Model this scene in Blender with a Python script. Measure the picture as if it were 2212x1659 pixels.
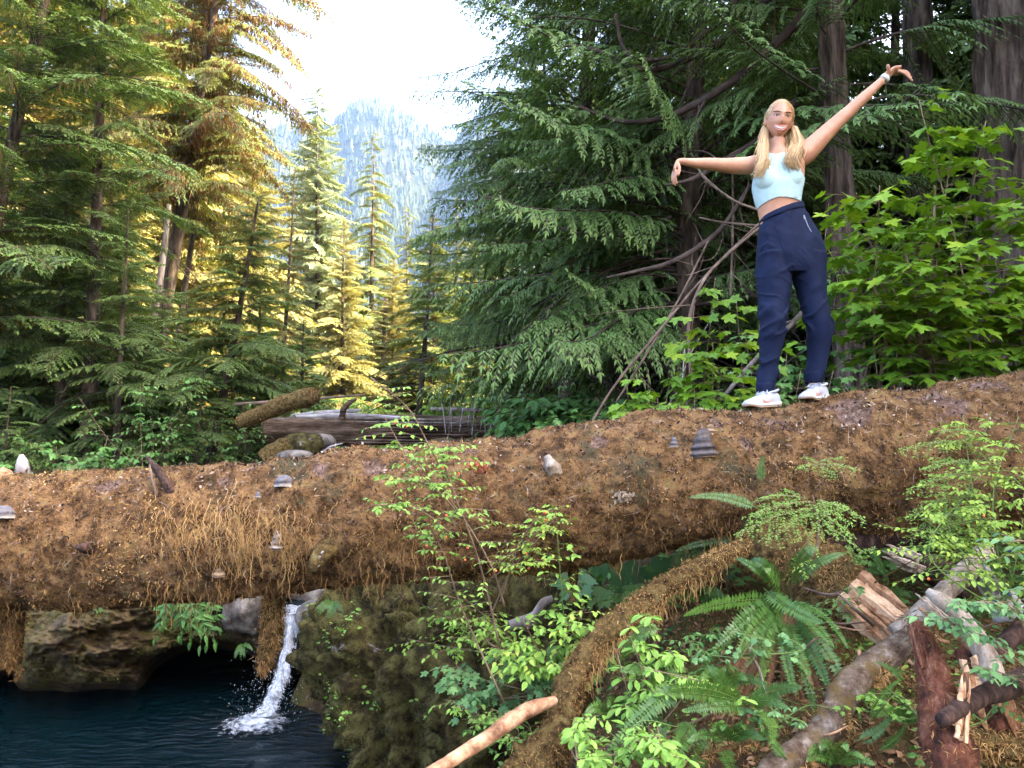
import bpy, math, random
import numpy as np
from mathutils import Vector, Matrix

for _o in list(bpy.data.objects):
    bpy.data.objects.remove(_o)
SC = bpy.context.scene
COL = SC.collection

# ---------------------------------------------------------------- camera
PITCH = math.radians(6.0)
LENS_PX = 1660.0                      # focal length in pixels of a 2212 x 1659 view
CW, CH = 2212.0, 1659.0
cam_d = bpy.data.cameras.new('camera')
cam_d.sensor_fit = 'HORIZONTAL'
cam_d.sensor_width = 36.0
cam_d.lens = 36.0 * LENS_PX / CW
cam_d.clip_start = 0.05
cam_d.clip_end = 6000
cam = bpy.data.objects.new('camera', cam_d)
COL.objects.link(cam)
cam.location = (0, 0, 0)
cam.rotation_euler = (math.radians(90) + PITCH, 0, 0)
SC.camera = cam

# ---------------------------------------------------------------- light
SUN_EL = math.radians(36)
SUN_AZ = math.radians(100)             # from the view direction (+Y) towards the right (+X)
SUN_DIR = Vector((math.sin(SUN_AZ) * math.cos(SUN_EL), math.cos(SUN_AZ) * math.cos(SUN_EL), math.sin(SUN_EL)))
world = bpy.data.worlds.new('World')
SC.world = world
world.use_nodes = True
_nt = world.node_tree
_nt.nodes.clear()
_sky = _nt.nodes.new('ShaderNodeTexSky')
_sky.sky_type = 'NISHITA'
_sky.sun_disc = False
_sky.sun_elevation = SUN_EL
_sky.sun_rotation = SUN_AZ
_sky.air_density = .6
_sky.dust_density = 7.0
_sky.ozone_density = 0.0
_bg = _nt.nodes.new('ShaderNodeBackground')
_bg.inputs['Strength'].default_value = 0.15
_out = _nt.nodes.new('ShaderNodeOutputWorld')
_nt.links.new(_sky.outputs[0], _bg.inputs[0])
_nt.links.new(_bg.outputs[0], _out.inputs[0])

sun_d = bpy.data.lights.new('sun', 'SUN')
sun_d.energy = 2.6
sun_d.angle = math.radians(0.5)
sun_d.color = (1.0, 0.78, 0.46)
sun = bpy.data.objects.new('sun', sun_d)
COL.objects.link(sun)
sun.rotation_euler = SUN_DIR.to_track_quat('Z', 'Y').to_euler()

SC.view_settings.view_transform = 'Standard'
SC.view_settings.look = 'None'
SC.view_settings.gamma = 1.0
SC.view_settings.use_curve_mapping = False
SC.view_settings.exposure = 4.3
SC.render.engine = 'CYCLES'
SC.cycles.max_bounces = 6
SC.cycles.diffuse_bounces = 3
SC.cycles.glossy_bounces = 2
SC.cycles.transmission_bounces = 4
SC.cycles.volume_bounces = 0
SC.cycles.use_denoising = True
SC.cycles.sample_clamp_indirect = 6.0
# ---------------------------------------------------------------- helpers
def D(px, py, Y):
    """World point at forward distance Y seen at (px, py) of the 2212 x 1659 view."""
    x = (px - CW / 2) / LENS_PX
    y = -(py - CH / 2) / LENS_PX
    cp, sp = math.cos(PITCH), math.sin(PITCH)
    d = np.array([x, cp - y * sp, sp + y * cp])
    return d * (Y / d[1])

def norm(a):
    return a / np.maximum(np.linalg.norm(a, axis=-1, keepdims=True), 1e-9)

def _hash(i, j, k, seed):
    h = (i * 374761393 + j * 668265263 + k * 2147483647 + seed * 1442695041) & 0xFFFFFFFF
    h = ((h ^ (h >> 13)) * 1274126177) & 0xFFFFFFFF
    h = ((h ^ (h >> 16)) * 2246822519) & 0xFFFFFFFF
    h = h ^ (h >> 15)
    return (h & 0xFFFFFF) / float(0xFFFFFF)

def vnoise(P, seed=0):
    P = np.asarray(P, float)
    I = np.floor(P).astype(np.int64)
    f = P - I
    u = f * f * (3 - 2 * f)
    out = np.zeros(len(P))
    for a in (0, 1):
        for b in (0, 1):
            for c in (0, 1):
                w = (u[:, 0] if a else 1 - u[:, 0]) * (u[:, 1] if b else 1 - u[:, 1]) * (u[:, 2] if c else 1 - u[:, 2])
                out += w * _hash(I[:, 0] + a, I[:, 1] + b, I[:, 2] + c, seed)
    return out * 2 - 1

def fbm(P, scale=1.0, octs=4, seed=0, gain=0.5):
    P = np.asarray(P, float) * scale
    out = np.zeros(len(P)); amp = 1.0
    for o in range(octs):
        out += amp * vnoise(P * (2.03 ** o) + 17.3 * o, seed + o)
        amp *= gain
    return out

def sstep(a, b, x):
    t = np.clip((x - a) / (b - a), 0, 1)
    return t * t * (3 - 2 * t)

class MB:
    """Collects vertices, quads/tris, a per-vertex tint and a per-face material index into ONE mesh."""
    def __init__(self):
        self.V = []; self.F = []; self.T = []; self.M = []; self.n = 0
    def add(self, V, F, tint=0.5, mi=0):
        V = np.asarray(V, float)
        if len(V) == 0: return self
        self.V.append(V)
        self.T.append(np.broadcast_to(np.asarray(tint, float), (len(V),)))
        for f in (F if isinstance(F, (list, tuple)) else [F]):
            f = np.asarray(f, np.int64)
            if len(f):
                self.F.append(f + self.n); self.M.append(np.full(len(f), mi, np.int32))
        self.n += len(V)
        return self
    def addmb(self, o, R=None, t=None, s=1.0, dm=0):
        base = self.n
        for V, T in zip(o.V, o.T):
            W = V * s
            if R is not None: W = W @ R.T
            if t is not None: W = W + t
            self.V.append(W); self.T.append(T)
        for F, m in zip(o.F, o.M):
            self.F.append(F + base); self.M.append(m + dm)
        self.n += o.n
    def mesh(self, name, mats, smooth=True):
        me = bpy.data.meshes.new(name)
        V = np.concatenate(self.V); T = np.concatenate(self.T)
        loops = np.concatenate([f.ravel() for f in self.F])
        sizes = np.concatenate([np.full(len(f), f.shape[1], np.int32) for f in self.F])
        starts = np.concatenate([[0], np.cumsum(sizes)[:-1]]).astype(np.int32)
        me.vertices.add(len(V)); me.vertices.foreach_set('co', V.ravel().astype(np.float32))
        me.loops.add(len(loops)); me.loops.foreach_set('vertex_index', loops.astype(np.int32))
        me.polygons.add(len(sizes)); me.polygons.foreach_set('loop_start', starts)
        for m in (mats if isinstance(mats, (list, tuple)) else [mats]): me.materials.append(m)
        me.polygons.foreach_set('material_index', np.concatenate(self.M))
        me.polygons.foreach_set('use_smooth', np.full(len(sizes), smooth, bool))
        a = me.attributes.new('tint', 'FLOAT', 'POINT'); a.data.foreach_set('value', T.astype(np.float32))
        me.update(calc_edges=True)
        return me
    def build(self, name, mats, parent=None, smooth=True, loc=None):
        return link(name, self.mesh(name, mats, smooth), parent, loc)

def link(name, me, parent=None, loc=None):
    o = bpy.data.objects.new(name, me)
    COL.objects.link(o)
    if parent is not None: o.parent = parent
    if loc is not None: o.location = loc
    return o

def tag(o, label=None, cat=None, group=None, kind=None):
    if label: o['label'] = label
    if cat: o['category'] = cat
    if group: o['group'] = group
    if kind: o['kind'] = kind
    return o

def empty(name, loc, label=None, cat=None, group=None):
    o = bpy.data.objects.new(name, None)
    o.empty_display_size = 0.1
    COL.objects.link(o)
    o.location = loc
    return tag(o, label, cat, group)

def smooth_path(pts, n):
    """Catmull-Rom through the points (any number of columns)."""
    P = np.asarray(pts, float)
    if len(P) == 2:
        t = np.linspace(0, 1, n)[:, None]
        return P[0] * (1 - t) + P[1] * t
    Q = np.vstack([2 * P[0] - P[1], P, 2 * P[-1] - P[-2]])
    seg = np.linspace(0, len(P) - 1, n)
    i = np.minimum(seg.astype(int), len(P) - 2); t = (seg - i)[:, None]
    p0, p1, p2, p3 = Q[i], Q[i + 1], Q[i + 2], Q[i + 3]
    return 0.5 * (2 * p1 + (p2 - p0) * t + (2 * p0 - 5 * p1 + 4 * p2 - p3) * t ** 2 + (3 * p1 - p0 - 3 * p2 + p3) * t ** 3)

def frames(P):
    T = norm(np.gradient(P, axis=0))
    n = np.array([0, 0, 1.0]) if abs(T[0][2]) < 0.9 else np.array([1.0, 0, 0])
    N = np.zeros_like(P)
    for i in range(len(P)):
        n = n - T[i] * np.dot(n, T[i])
        n = n / (np.linalg.norm(n) + 1e-9)
        N[i] = n
    return T, N, np.cross(T, N)

def tube_vf(P, R, k=8, cap=True, bumpy=0.0, bscale=6.0, seed=0, ecc=None):
    P = np.asarray(P, float); R = np.broadcast_to(np.asarray(R, float), (len(P),))
    T, N, B = frames(P)
    a = np.linspace(0, 2 * math.pi, k, endpoint=False)
    ca, sa = np.cos(a), np.sin(a)
    dirs = N[:, None, :] * ca[None, :, None] + B[:, None, :] * sa[None, :, None]
    rad = np.repeat(R[:, None], k, 1)
    if bumpy:
        q = (P[:, None, :] + dirs * rad[:, :, None]).reshape(-1, 3)
        rad = rad * (1 + bumpy * fbm(q, bscale, 3, seed).reshape(rad.shape) + .45 * bumpy * (np.abs(fbm(q, bscale * 4.5, 3, seed + 9)) - .3).reshape(rad.shape))
    V = (P[:, None, :] + dirs * rad[:, :, None]).reshape(-1, 3)
    n = len(P)
    i = np.arange(n - 1)[:, None] * k; j = np.arange(k)[None, :]; jn = (j + 1) % k
    F = np.stack([i + j, i + jn, i + k + jn, i + k + j], -1).reshape(-1, 4)
    Fs = [F]
    if cap:
        V = np.vstack([V, P[:1], P[-1:]])
        c0, c1 = n * k, n * k + 1
        j = np.arange(k); jn = (j + 1) % k
        Fs.append(np.stack([np.full(k, c0), jn, j], -1))
        Fs.append(np.stack([np.full(k, c1), (n - 1) * k + j, (n - 1) * k + jn], -1))
    return V, Fs

def blades(base, d, nor, L, W, droop=0.0, wide=0.45):
    """A batch of leaf-shaped quads."""
    base = np.asarray(base, float); n = len(base)
    d = norm(d); side = norm(np.cross(d, nor)); nn = np.cross(side, d)
    L = np.broadcast_to(np.asarray(L, float), (n,))[:, None]; W = np.broadcast_to(np.asarray(W, float), (n,))[:, None]
    m = base + d * L * wide
    V = np.stack([base, m + side * W / 2, base + d * L - nn * L * droop, m - side * W / 2], 1).reshape(-1, 3)
    F = np.arange(4 * n).reshape(n, 4)
    return V, F

def grid_faces(nu, nv, wrap=False):
    i = np.arange(nu - 1)[:, None]; j = np.arange(nv if wrap else nv - 1)[None, :]; jn = (j + 1) % nv
    return np.stack([i * nv + j, i * nv + jn, (i + 1) * nv + jn, (i + 1) * nv + j], -1).reshape(-1, 4)

# ---------------------------------------------------------------- materials
def ramp_node(nt, stops, fac):
    r = nt.nodes.new('ShaderNodeValToRGB')
    e = r.color_ramp.elements
    while len(e) > 1: e.remove(e[-1])
    e[0].position = stops[0][0]; e[0].color = (*stops[0][1], 1)
    for p, c in stops[1:]:
        q = e.new(p); q.color = (*c, 1)
    nt.links.new(fac, r.inputs[0])
    return r.outputs[0]

def math_node(nt, op, a, b, clamp=False):
    m = nt.nodes.new('ShaderNodeMath'); m.operation = op; m.use_clamp = clamp
    for k, v in ((0, a), (1, b)):
        if hasattr(v, 'is_linked'): nt.links.new(v, m.inputs[k])
        else: m.inputs[k].default_value = v
    return m.outputs[0]

def M(name, stops, wn=1.0, wa=0.0, wr=0.0, scale=5.0, stretch=(1, 1, 1), detail=6.0, rough=0.8, spec=0.3, bump=0.0, bscale=None,
      transl=0.0, tcol=None, nrough=0.6, bdist=0.02, contrast=1.0, patch=None, mul=(1, 1, 1)):
    """Principled material; colour = ramp(wn*noise + wa*tint attribute + wr*object random)."""
    stops = [(p, tuple(min(.9, a * k) for a, k in zip(c, mul))) for p, c in stops]
    m = bpy.data.materials.new(name); m.use_nodes = True
    nt = m.node_tree; b = nt.nodes['Principled BSDF']
    tc = nt.nodes.new('ShaderNodeTexCoord'); mp = nt.nodes.new('ShaderNodeMapping')
    mp.inputs['Scale'].default_value = stretch
    nt.links.new(tc.outputs['Object'], mp.inputs[0])
    def noise(sc, det=detail):
        n = nt.nodes.new('ShaderNodeTexNoise'); n.inputs['Scale'].default_value = sc; n.inputs['Detail'].default_value = det
        n.inputs['Roughness'].default_value = nrough
        nt.links.new(mp.outputs[0], n.inputs['Vector']); return n.outputs[0]
    fac = None
    def acc(v, w):
        nonlocal fac
        t = math_node(nt, 'MULTIPLY', v, w)
        fac = t if fac is None else math_node(nt, 'ADD', fac, t)
    if wn:
        nz = noise(scale)
        if contrast != 1.0:
            nz = math_node(nt, 'ADD', math_node(nt, 'MULTIPLY', math_node(nt, 'SUBTRACT', nz, 0.5), contrast), 0.5, True)
        acc(nz, wn)
    if wa:
        at = nt.nodes.new('ShaderNodeAttribute'); at.attribute_name = 'tint'; acc(at.outputs['Fac'], wa)
    if wr:
        oi = nt.nodes.new('ShaderNodeObjectInfo'); acc(oi.outputs['Random'], wr)
    if fac is None:
        v = nt.nodes.new('ShaderNodeValue'); v.outputs[0].default_value = 0; fac = v.outputs[0]
    col = ramp_node(nt, stops, fac)
    if patch:                                # second colour in noise patches: (colour, scale, lo, hi)
        pc, ps, lo, hi = patch
        mr = nt.nodes.new('ShaderNodeMapRange'); mr.inputs[1].default_value = lo; mr.inputs[2].default_value = hi
        nt.links.new(noise(ps, 8), mr.inputs[0])
        mx = nt.nodes.new('ShaderNodeMix'); mx.data_type = 'RGBA'
        nt.links.new(mr.outputs[0], mx.inputs[0]); nt.links.new(col, mx.inputs[6]); mx.inputs[7].default_value = (*pc, 1)
        col = mx.outputs[2]
    nt.links.new(col, b.inputs['Base Color'])
    b.inputs['Roughness'].default_value = rough
    b.inputs['Specular IOR Level'].default_value = spec
    if bump:
        bn = nt.nodes.new('ShaderNodeBump'); bn.inputs['Strength'].default_value = bump; bn.inputs['Distance'].default_value = bdist
        nt.links.new(noise(bscale or scale * 3), bn.inputs['Height']); nt.links.new(bn.outputs[0], b.inputs['Normal'])
    if transl:
        t = nt.nodes.new('ShaderNodeBsdfTranslucent')
        if tcol:
            mx = nt.nodes.new('ShaderNodeMix'); mx.data_type = 'RGBA'; mx.blend_type = 'MULTIPLY'; mx.inputs[0].default_value = 1
            nt.links.new(col, mx.inputs[6]); mx.inputs[7].default_value = (*tcol, 1); nt.links.new(mx.outputs[2], t.inputs[0])
        else: nt.links.new(col, t.inputs[0])
        ms = nt.nodes.new('ShaderNodeMixShader'); ms.inputs[0].default_value = transl
        nt.links.new(b.outputs[0], ms.inputs[1]); nt.links.new(t.outputs[0], ms.inputs[2])
        nt.links.new(ms.outputs[0], nt.nodes['Material Output'].inputs[0])
    return m

RNG = np.random.default_rng(7)
def U(a, b, n=None): return RNG.uniform(a, b, n)
# ---------------------------------------------------------------- setting: ground, water, rock, mountain, haze
def ip(v, xs, ys): return np.interp(v, xs, ys)
WATER_Z = -2.6
def shore(y): return ip(y, [-20, 0, 3, 5, 6.2, 6.8, 7.2, 7.9, 8.6], [-2, -.8, -.35, -.15, -.05, -.45, -1.1, -2.0, -2.2])
def plateau(y): return ip(y, [-20, 0, 2.4, 3, 3.6, 4, 5, 7, 9, 14, 30, 60, 200, 900], [-1.6, -1.45, -1.35, -1.22, -1.08, -1.06, -.95, -.2, .22, .48, 1., 2., 6., 14.])
def chan_x(y): return ip(y, [8, 8.6, 10, 13, 20, 40, 900], [-2.3, -2.45, -2.5, -2.2, -2.8, -5, -5])
def bed(y): return ip(y, [8, 8.6, 10, 13, 20, 40, 200, 900], [-1.8, -1.78, -1.6, -.9, -.3, .3, 5, 13])
def left_bank(y): return ip(y, [8, 9.4, 12, 16, 30, 60, 200, 900], [-1.6, -1.5, -.25, .25, 1., 2., 6., 14.])
def ground_z(x, y):
    x = np.asarray(x, float); y = np.asarray(y, float)
    p = plateau(y)
    dx = x - shore(y)
    near = -3.4 + (p + 3.4) * sstep(-.35, 1.25, dx)
    side = np.where(x > chan_x(y), p, left_bank(y))
    far = side + (bed(y) - side) * (1 - sstep(.35, 1.5, np.abs(x - chan_x(y))))
    near = np.where(x < shore(y), -3.4, near)
    lw = sstep(-2.0, -2.9, x)
    k = sstep(8.3, 8.9, y) * (1 - lw) + sstep(12.3, 13.0, y) * lw
    z = near * (1 - k) + far * k
    right = np.clip(x - 6.0 - .12 * np.clip(y - 4, 0, 60), 0, 40)
    z = z + .72 * right * (1 - sstep(20, 34, y))
    left = np.clip(-13 - x, 0, 60)
    z = z + .22 * left * sstep(9, 14, y)
    return z
def ground_at(x, y):
    if x < -2.3 and 8.9 < y < 13.4: return float(left_bank(y))       # on top of the rock wall
    return float(ground_z(np.array([x]), np.array([y]))[0])

MAT_GROUND = M('forest_floor', [(.25, (.018, .012, .007)), (.42, (.06, .038, .018)), (.55, (.085, .062, .022)), (.68, (.05, .06, .016)), (.85, (.12, .10, .05))],
               scale=2.2, detail=10, rough=.95, spec=.1, bump=.9, bscale=14, bdist=.05, contrast=1.3)
def make_ground():
    u = np.linspace(-1, 1, 261); v = np.linspace(-1, 1, 321)
    xs = .8 + 420 * np.sinh(6.7 * u) / np.sinh(6.7)
    ys = 4.5 + np.where(v < 0, 60, 1200) * np.sinh(np.where(v < 0, 5.0, 7.6) * v) / np.sinh(np.where(v < 0, 5.0, 7.6))
    X, Y = np.meshgrid(xs, ys, indexing='ij'); X = X.ravel(); Y = Y.ravel()
    Z = ground_z(X, Y)
    P = np.stack([X, Y, Z], 1)
    near = 1 / (1 + (np.hypot(X - 1, Y - 4) / 14) ** 2)
    Z = Z + near * (.10 * fbm(P, 1.3, 4, 3) + .05 * fbm(P, 5, 3, 9)) + .12 * fbm(P, .25, 3, 5) * sstep(9, 14, Y)
    P[:, 2] = Z
    g = MB().add(P, grid_faces(261, 321), .5)
    return tag(g.build('ground', MAT_GROUND), kind='structure')
GROUND = make_ground()

# water ------------------------------------------------------------
def water_mat():
    m = bpy.data.materials.new('pond_water'); m.use_nodes = True
    nt = m.node_tree; b = nt.nodes['Principled BSDF']
    b.inputs['Base Color'].default_value = (.001, .006, .0075, 1)
    b.inputs['Roughness'].default_value = .09
    b.inputs['IOR'].default_value = 1.33; b.inputs['Specular IOR Level'].default_value = .3
    tc = nt.nodes.new('ShaderNodeTexCoord'); mp = nt.nodes.new('ShaderNodeMapping'); mp.inputs['Scale'].default_value = (1.6, 4.2, 1)
    nt.links.new(tc.outputs['Object'], mp.inputs[0])
    n1 = nt.nodes.new('ShaderNodeTexNoise'); n1.inputs['Scale'].default_value = 2.6; n1.inputs['Detail'].default_value = 6
    nt.links.new(mp.outputs[0], n1.inputs['Vector'])
    at = nt.nodes.new('ShaderNodeAttribute'); at.attribute_name = 'tint'
    h = math_node(nt, 'MULTIPLY', n1.outputs[0], at.outputs['Fac'])
    bn = nt.nodes.new('ShaderNodeBump'); bn.inputs['Strength'].default_value = 1.0; bn.inputs['Distance'].default_value = .12
    nt.links.new(h, bn.inputs['Height']); nt.links.new(bn.outputs[0], b.inputs['Normal'])
    return m
MAT_WATER = water_mat()
FALL_BASE = D(572, 1540, 8.05)
def make_pond():
    xs = np.linspace(-14, 1.2, 200); ys = np.linspace(-4, 12.9, 230)
    X, Y = np.meshgrid(xs, ys, indexing='ij'); X = X.ravel(); Y = Y.ravel()
    r = np.hypot(X - FALL_BASE[0], (Y - FALL_BASE[1]))
    agit = .14 + 1.7 * np.exp(-r / 1.1)
    Z = WATER_Z + .016 * np.exp(-r / 1.6) * np.sin(r * 16) + .01 * fbm(np.stack([X * 1.2, Y * 3, X * 0], 1), 1, 3, 4)
    return tag(MB().add(np.stack([X, Y, Z], 1), grid_faces(200, 230), agit).build('pond_water', MAT_WATER), kind='structure')
make_pond()
def make_stream():
    ys = np.linspace(8.62, 30, 60); xs = np.linspace(-1.1, 1.1, 14)
    Yg, Xg = np.meshgrid(ys, xs, indexing='ij'); Yg = Yg.ravel(); Xg = Xg.ravel()
    X = chan_x(Yg) + Xg; Z = bed(Yg) + .15
    return tag(MB().add(np.stack([X, Yg, Z], 1), grid_faces(60, 14), 1.0).build('stream_water', MAT_WATER), kind='structure')
make_stream()

def foam_mat(name, sx, sy, lo, hi, bright=.82):
    m = bpy.data.materials.new(name); m.use_nodes = True
    nt = m.node_tree; b = nt.nodes['Principled BSDF']
    b.inputs['Base Color'].default_value = (bright, bright * 1.03, bright * 1.08, 1); b.inputs['Roughness'].default_value = .35
    tc = nt.nodes.new('ShaderNodeTexCoord'); mp = nt.nodes.new('ShaderNodeMapping'); mp.inputs['Scale'].default_value = (sx, sx, sy)
    nt.links.new(tc.outputs['Object'], mp.inputs[0])
    n1 = nt.nodes.new('ShaderNodeTexNoise'); n1.inputs['Scale'].default_value = 1; n1.inputs['Detail'].default_value = 8; n1.inputs['Roughness'].default_value = .65
    nt.links.new(mp.outputs[0], n1.inputs['Vector'])
    at = nt.nodes.new('ShaderNodeAttribute'); at.attribute_name = 'tint'
    s = math_node(nt, 'ADD', n1.outputs[0], math_node(nt, 'SUBTRACT', at.outputs['Fac'], .5))
    mr = nt.nodes.new('ShaderNodeMapRange'); mr.inputs[1].default_value = lo; mr.inputs[2].default_value = hi
    nt.links.new(s, mr.inputs[0]); nt.links.new(mr.outputs[0], b.inputs['Alpha'])
    t = nt.nodes.new('ShaderNodeBsdfTranslucent'); t.inputs[0].default_value = (.8, .85, .9, 1)
    bn = nt.nodes.new('ShaderNodeBump'); bn.inputs['Strength'].default_value = .8; bn.inputs['Distance'].default_value = .05
    nt.links.new(n1.outputs[0], bn.inputs['Height']); nt.links.new(bn.outputs[0], b.inputs['Normal'])
    return m
MAT_FALL = foam_mat('falling_water', 34, 3.6, .46, .70, .5)
MAT_FOAM = foam_mat('foam', 13, 13, .46, .76, .5)
def make_fall():
    ctl = [(645, 1306, 8.95, 62), (640, 1316, 8.78, 58), (634, 1340, 8.68, 48), (627, 1385, 8.60, 32), (619, 1430, 8.48, 34), (606, 1475, 8.33, 36),
           (590, 1510, 8.18, 40), (572, 1543, 8.02, 50)]
    c = smooth_path([(*D(x, y, Y), w) for x, y, Y, w in ctl], 70)
    nv = 26; mb = MB()
    for layer in range(2):
        v = np.linspace(-.5, .5, nv)
        wd = c[:, 3] / 1660 * c[:, 1]
        P = c[:, None, :3] + np.stack([v[None, :] * wd[:, None], (np.abs(v)[None, :] * .12 - .06 - .05 * layer) + 0 * wd[:, None], 0 * v[None, :] + 0 * wd[:, None]], -1)
        P = P.reshape(-1, 3)
        q = P * np.array([14, 14, 3.0])
        P[:, 1] += .05 * fbm(q, 1, 3, layer); P[:, 0] += .025 * fbm(q, 1, 3, 5 + layer)
        tint = (.66 - 1.1 * np.abs(v)[None, :] ** 2 + .10 * np.linspace(0, 1, 70)[:, None] - .08 * layer).ravel()
        mb.add(P, grid_faces(70, nv), tint)
    w = tag(mb.build('waterfall', MAT_FALL), kind='structure')
    # foam apron on the pond
    mb = MB(); u = np.linspace(0, 1, 40); a = np.linspace(0, 2 * math.pi, 60, endpoint=False)
    A, R = np.meshgrid(a, u, indexing='ij')
    X = FALL_BASE[0] + .0 + (R * np.cos(A) * .55) - .10 * R; Y = FALL_BASE[1] - .1 + R * np.sin(A) * .55
    P = np.stack([X.ravel(), Y.ravel(), np.full(X.size, WATER_Z + .035)], 1)
    P[:, 2] += .07 * np.clip(1 - R.ravel() * 1.4, 0, 1) + .03 * fbm(P, 9, 3, 2) * (1 - R.ravel())
    F = grid_faces(60, 40)
    mb.add(P, [F], (.78 - .6 * R.ravel() ** 1.2))
    i = 59 * 40 + np.arange(39); mb.add(P[np.concatenate([np.arange(59 * 40, 60 * 40), np.arange(40)])], np.stack([np.arange(39), np.arange(39) + 1, np.arange(39) + 41, np.arange(39) + 40], -1), .6 - .5 * np.concatenate([u, u]))
    tag(mb.build('foam', MAT_FOAM), kind='structure')
    # droplets thrown off the fall
    rng = np.random.default_rng(3); n = 900
    t = rng.uniform(.25, 1, n); i = (t * 69).astype(int); side = rng.normal(0, 1, n)
    b = c[i, :3] + np.stack([side * .11 * (1 + t) - .07 * t, rng.normal(0, .07, n) - .1, rng.normal(.02, .05, n)], 1)
    V, F = blades(b, rng.normal(0, .4, (n, 3)) + [-.2, 0, -1], rng.normal(0, 1, (n, 3)), rng.uniform(.008, .022, n), rng.uniform(.003, .007, n))
    tag(MB().add(V, F, .9).build('water_spray', MAT_FOAM), kind='stuff')
make_fall()

# rock -------------------------------------------------------------
MAT_ROCK = M('mossy_rock', [(.25, (0.0132, 0.0095, 0.0056)), (.42, (0.0495, 0.0323, 0.0154)), (.55, (0.1045, 0.0712, 0.0315)), (.66, (0.0825, 0.0665, 0.0140)), (.8, (0.2200, 0.1615, 0.0840))],
             scale=6, detail=12, nrough=.68, rough=.9, spec=.2, bump=1.0, bscale=30, bdist=.05, contrast=1.35, stretch=(1, 1, 1.2), patch=((.10, .09, .02), 1.6, .52, .66))
MAT_ROCKGREY = M('grey_rock', [(.3, (0.0330, 0.0286, 0.0240)), (.5, (0.1100, 0.0936, 0.0792)), (.65, (0.2090, 0.1768, 0.1488)), (.8, (0.2750, 0.2392, 0.2016))],
                 scale=4, detail=12, rough=.85, spec=.25, bump=.8, bscale=20, bdist=.03, contrast=1.4)
MAT_MOSSROCK = M('thick_moss_rock', [(.25, (.010, .008, .004)), (.42, (.045, .034, .014)), (.56, (.095, .078, .026)), (.7, (.12, .115, .032)), (.85, (.18, .16, .08))],
                 scale=9, detail=12, rough=.95, spec=.1, bump=1.0, bscale=40, bdist=.05, contrast=1.6, nrough=.7, patch=((.33, .29, .27), 1.6, .61, .66))

def make_cliff():
    nu, nv = 230, 120
    px = np.linspace(-420, 612, nu); py = np.linspace(1262, 1520, nv)
    PX, PY = np.meshgrid(px, py, indexing='ij'); PX = PX.ravel(); PY = PY.ravel()
    Y = 8.75 + 0 * PX
    g = lambda cx, cy, rx, ry: np.exp(-((PX - cx) / rx) ** 2 - ((PY - cy) / ry) ** 2)
    Y -= .75 * g(150, 1385, 150, 85) + .5 * g(-140, 1390, 110, 100) + .35 * g(330, 1310, 140, 60)
    Y -= .35 * np.exp(-(((PX - 60) * .45 + (PY - 1395)) / 26) ** 2) * g(250, 1450, 150, 60) * 1.6      # slanted ledge
    Y -= .25 * g(585, 1330, 22, 70)
    cave = sstep(1.12, .72, np.hypot((PX - 462) / 152, (PY - 1492) / 108))
    Y += 3.2 * cave
    Y += 1.1 * sstep(1468, 1515, PY) + 1.5 * g(15, 1480, 22, 160)
    q = np.stack([PX * .012 + PY * .006, PY * .02 - PX * .004, Y * .5], 1)
    Y += .22 * fbm(q, 1.2, 5, 21) + .10 * np.abs(fbm(q, 3.5, 4, 22))
    pts = np.array([D(a, b, c) for a, b, c in zip(PX, PY, Y)])
    G = pts.reshape(nu, nv, 3)
    # the top runs back under the forest floor
    top = [G[:, 0, :] * [1, 0, 1] + np.array([0, yy, h]) for yy, h in ((13.6, 1.34), (12.6, 1.22), (11.4, .84), (10.2, .30), (9.4, .06))]
    G = np.concatenate([np.stack(top, 1), G], 1)
    global CLV, CLF; CLV, CLF = G[:, 5:].reshape(-1, 3), grid_faces(nu, nv)
    global CLIFF
    CLIFF = tag(MB().add(G.reshape(-1, 3), grid_faces(nu, nv + 5), .5).build('rock_cliff', MAT_ROCK), 'brown undercut rock wall with dark cave at left pond edge', 'rock')
make_cliff()

def rock(name, c, r, seed, mat, amp=.25, scale=1.2, nu=90, nv=60, sq=1.0, ridges=0.0, rotz=0.0):
    a = np.linspace(0, 2 * math.pi, nu, endpoint=False); b = np.linspace(-math.pi / 2, math.pi / 2, nv)
    A, B = np.meshgrid(b, a, indexing='ij')
    f = lambda t: np.sign(t) * np.abs(t) ** sq
    N = np.stack([f(np.cos(A)) * f(np.cos(B)), f(np.cos(A)) * f(np.sin(B)), f(np.sin(A))], -1).reshape(-1, 3)
    q = N * np.array(r)
    d = 1 + amp * fbm(q + seed * 7.1, scale, 5, seed) + .4 * amp * np.abs(fbm(q + seed, scale * 4, 3, seed + 5))
    if ridges:
        d += ridges * fbm(q * np.array([6, 6, 1.0]), 1, 3, seed) * sstep(.1, -.6, N[:, 2])
    if ridges:                           # crags and dark clefts
        cr = np.abs(fbm(q * np.array([1.3, 1.3, .8]) + seed, 2.1, 3, seed + 21)); d += .20 * sstep(.0, .45, cr) - .14
        cl = np.abs(fbm(q * np.array([1, 1, .55]) - seed, 3.4, 2, seed + 25)); d -= .10 * sstep(.09, .0, cl)
    d += .035 * np.abs(fbm(q + seed, scale * 9, 3, seed + 11)) + .02 * fbm(q, scale * 20, 2, seed + 12)
    V = q * d[:, None]
    cz, sz = math.cos(rotz), math.sin(rotz)
    V = V @ np.array([[cz, sz, 0], [-sz, cz, 0], [0, 0, 1]])
    mb = MB().add(V, grid_faces(nv, nu, True), .5)
    return mb.build(name, mat, loc=tuple(c)), V + np.asarray(c), grid_faces(nv, nu, True)

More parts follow.
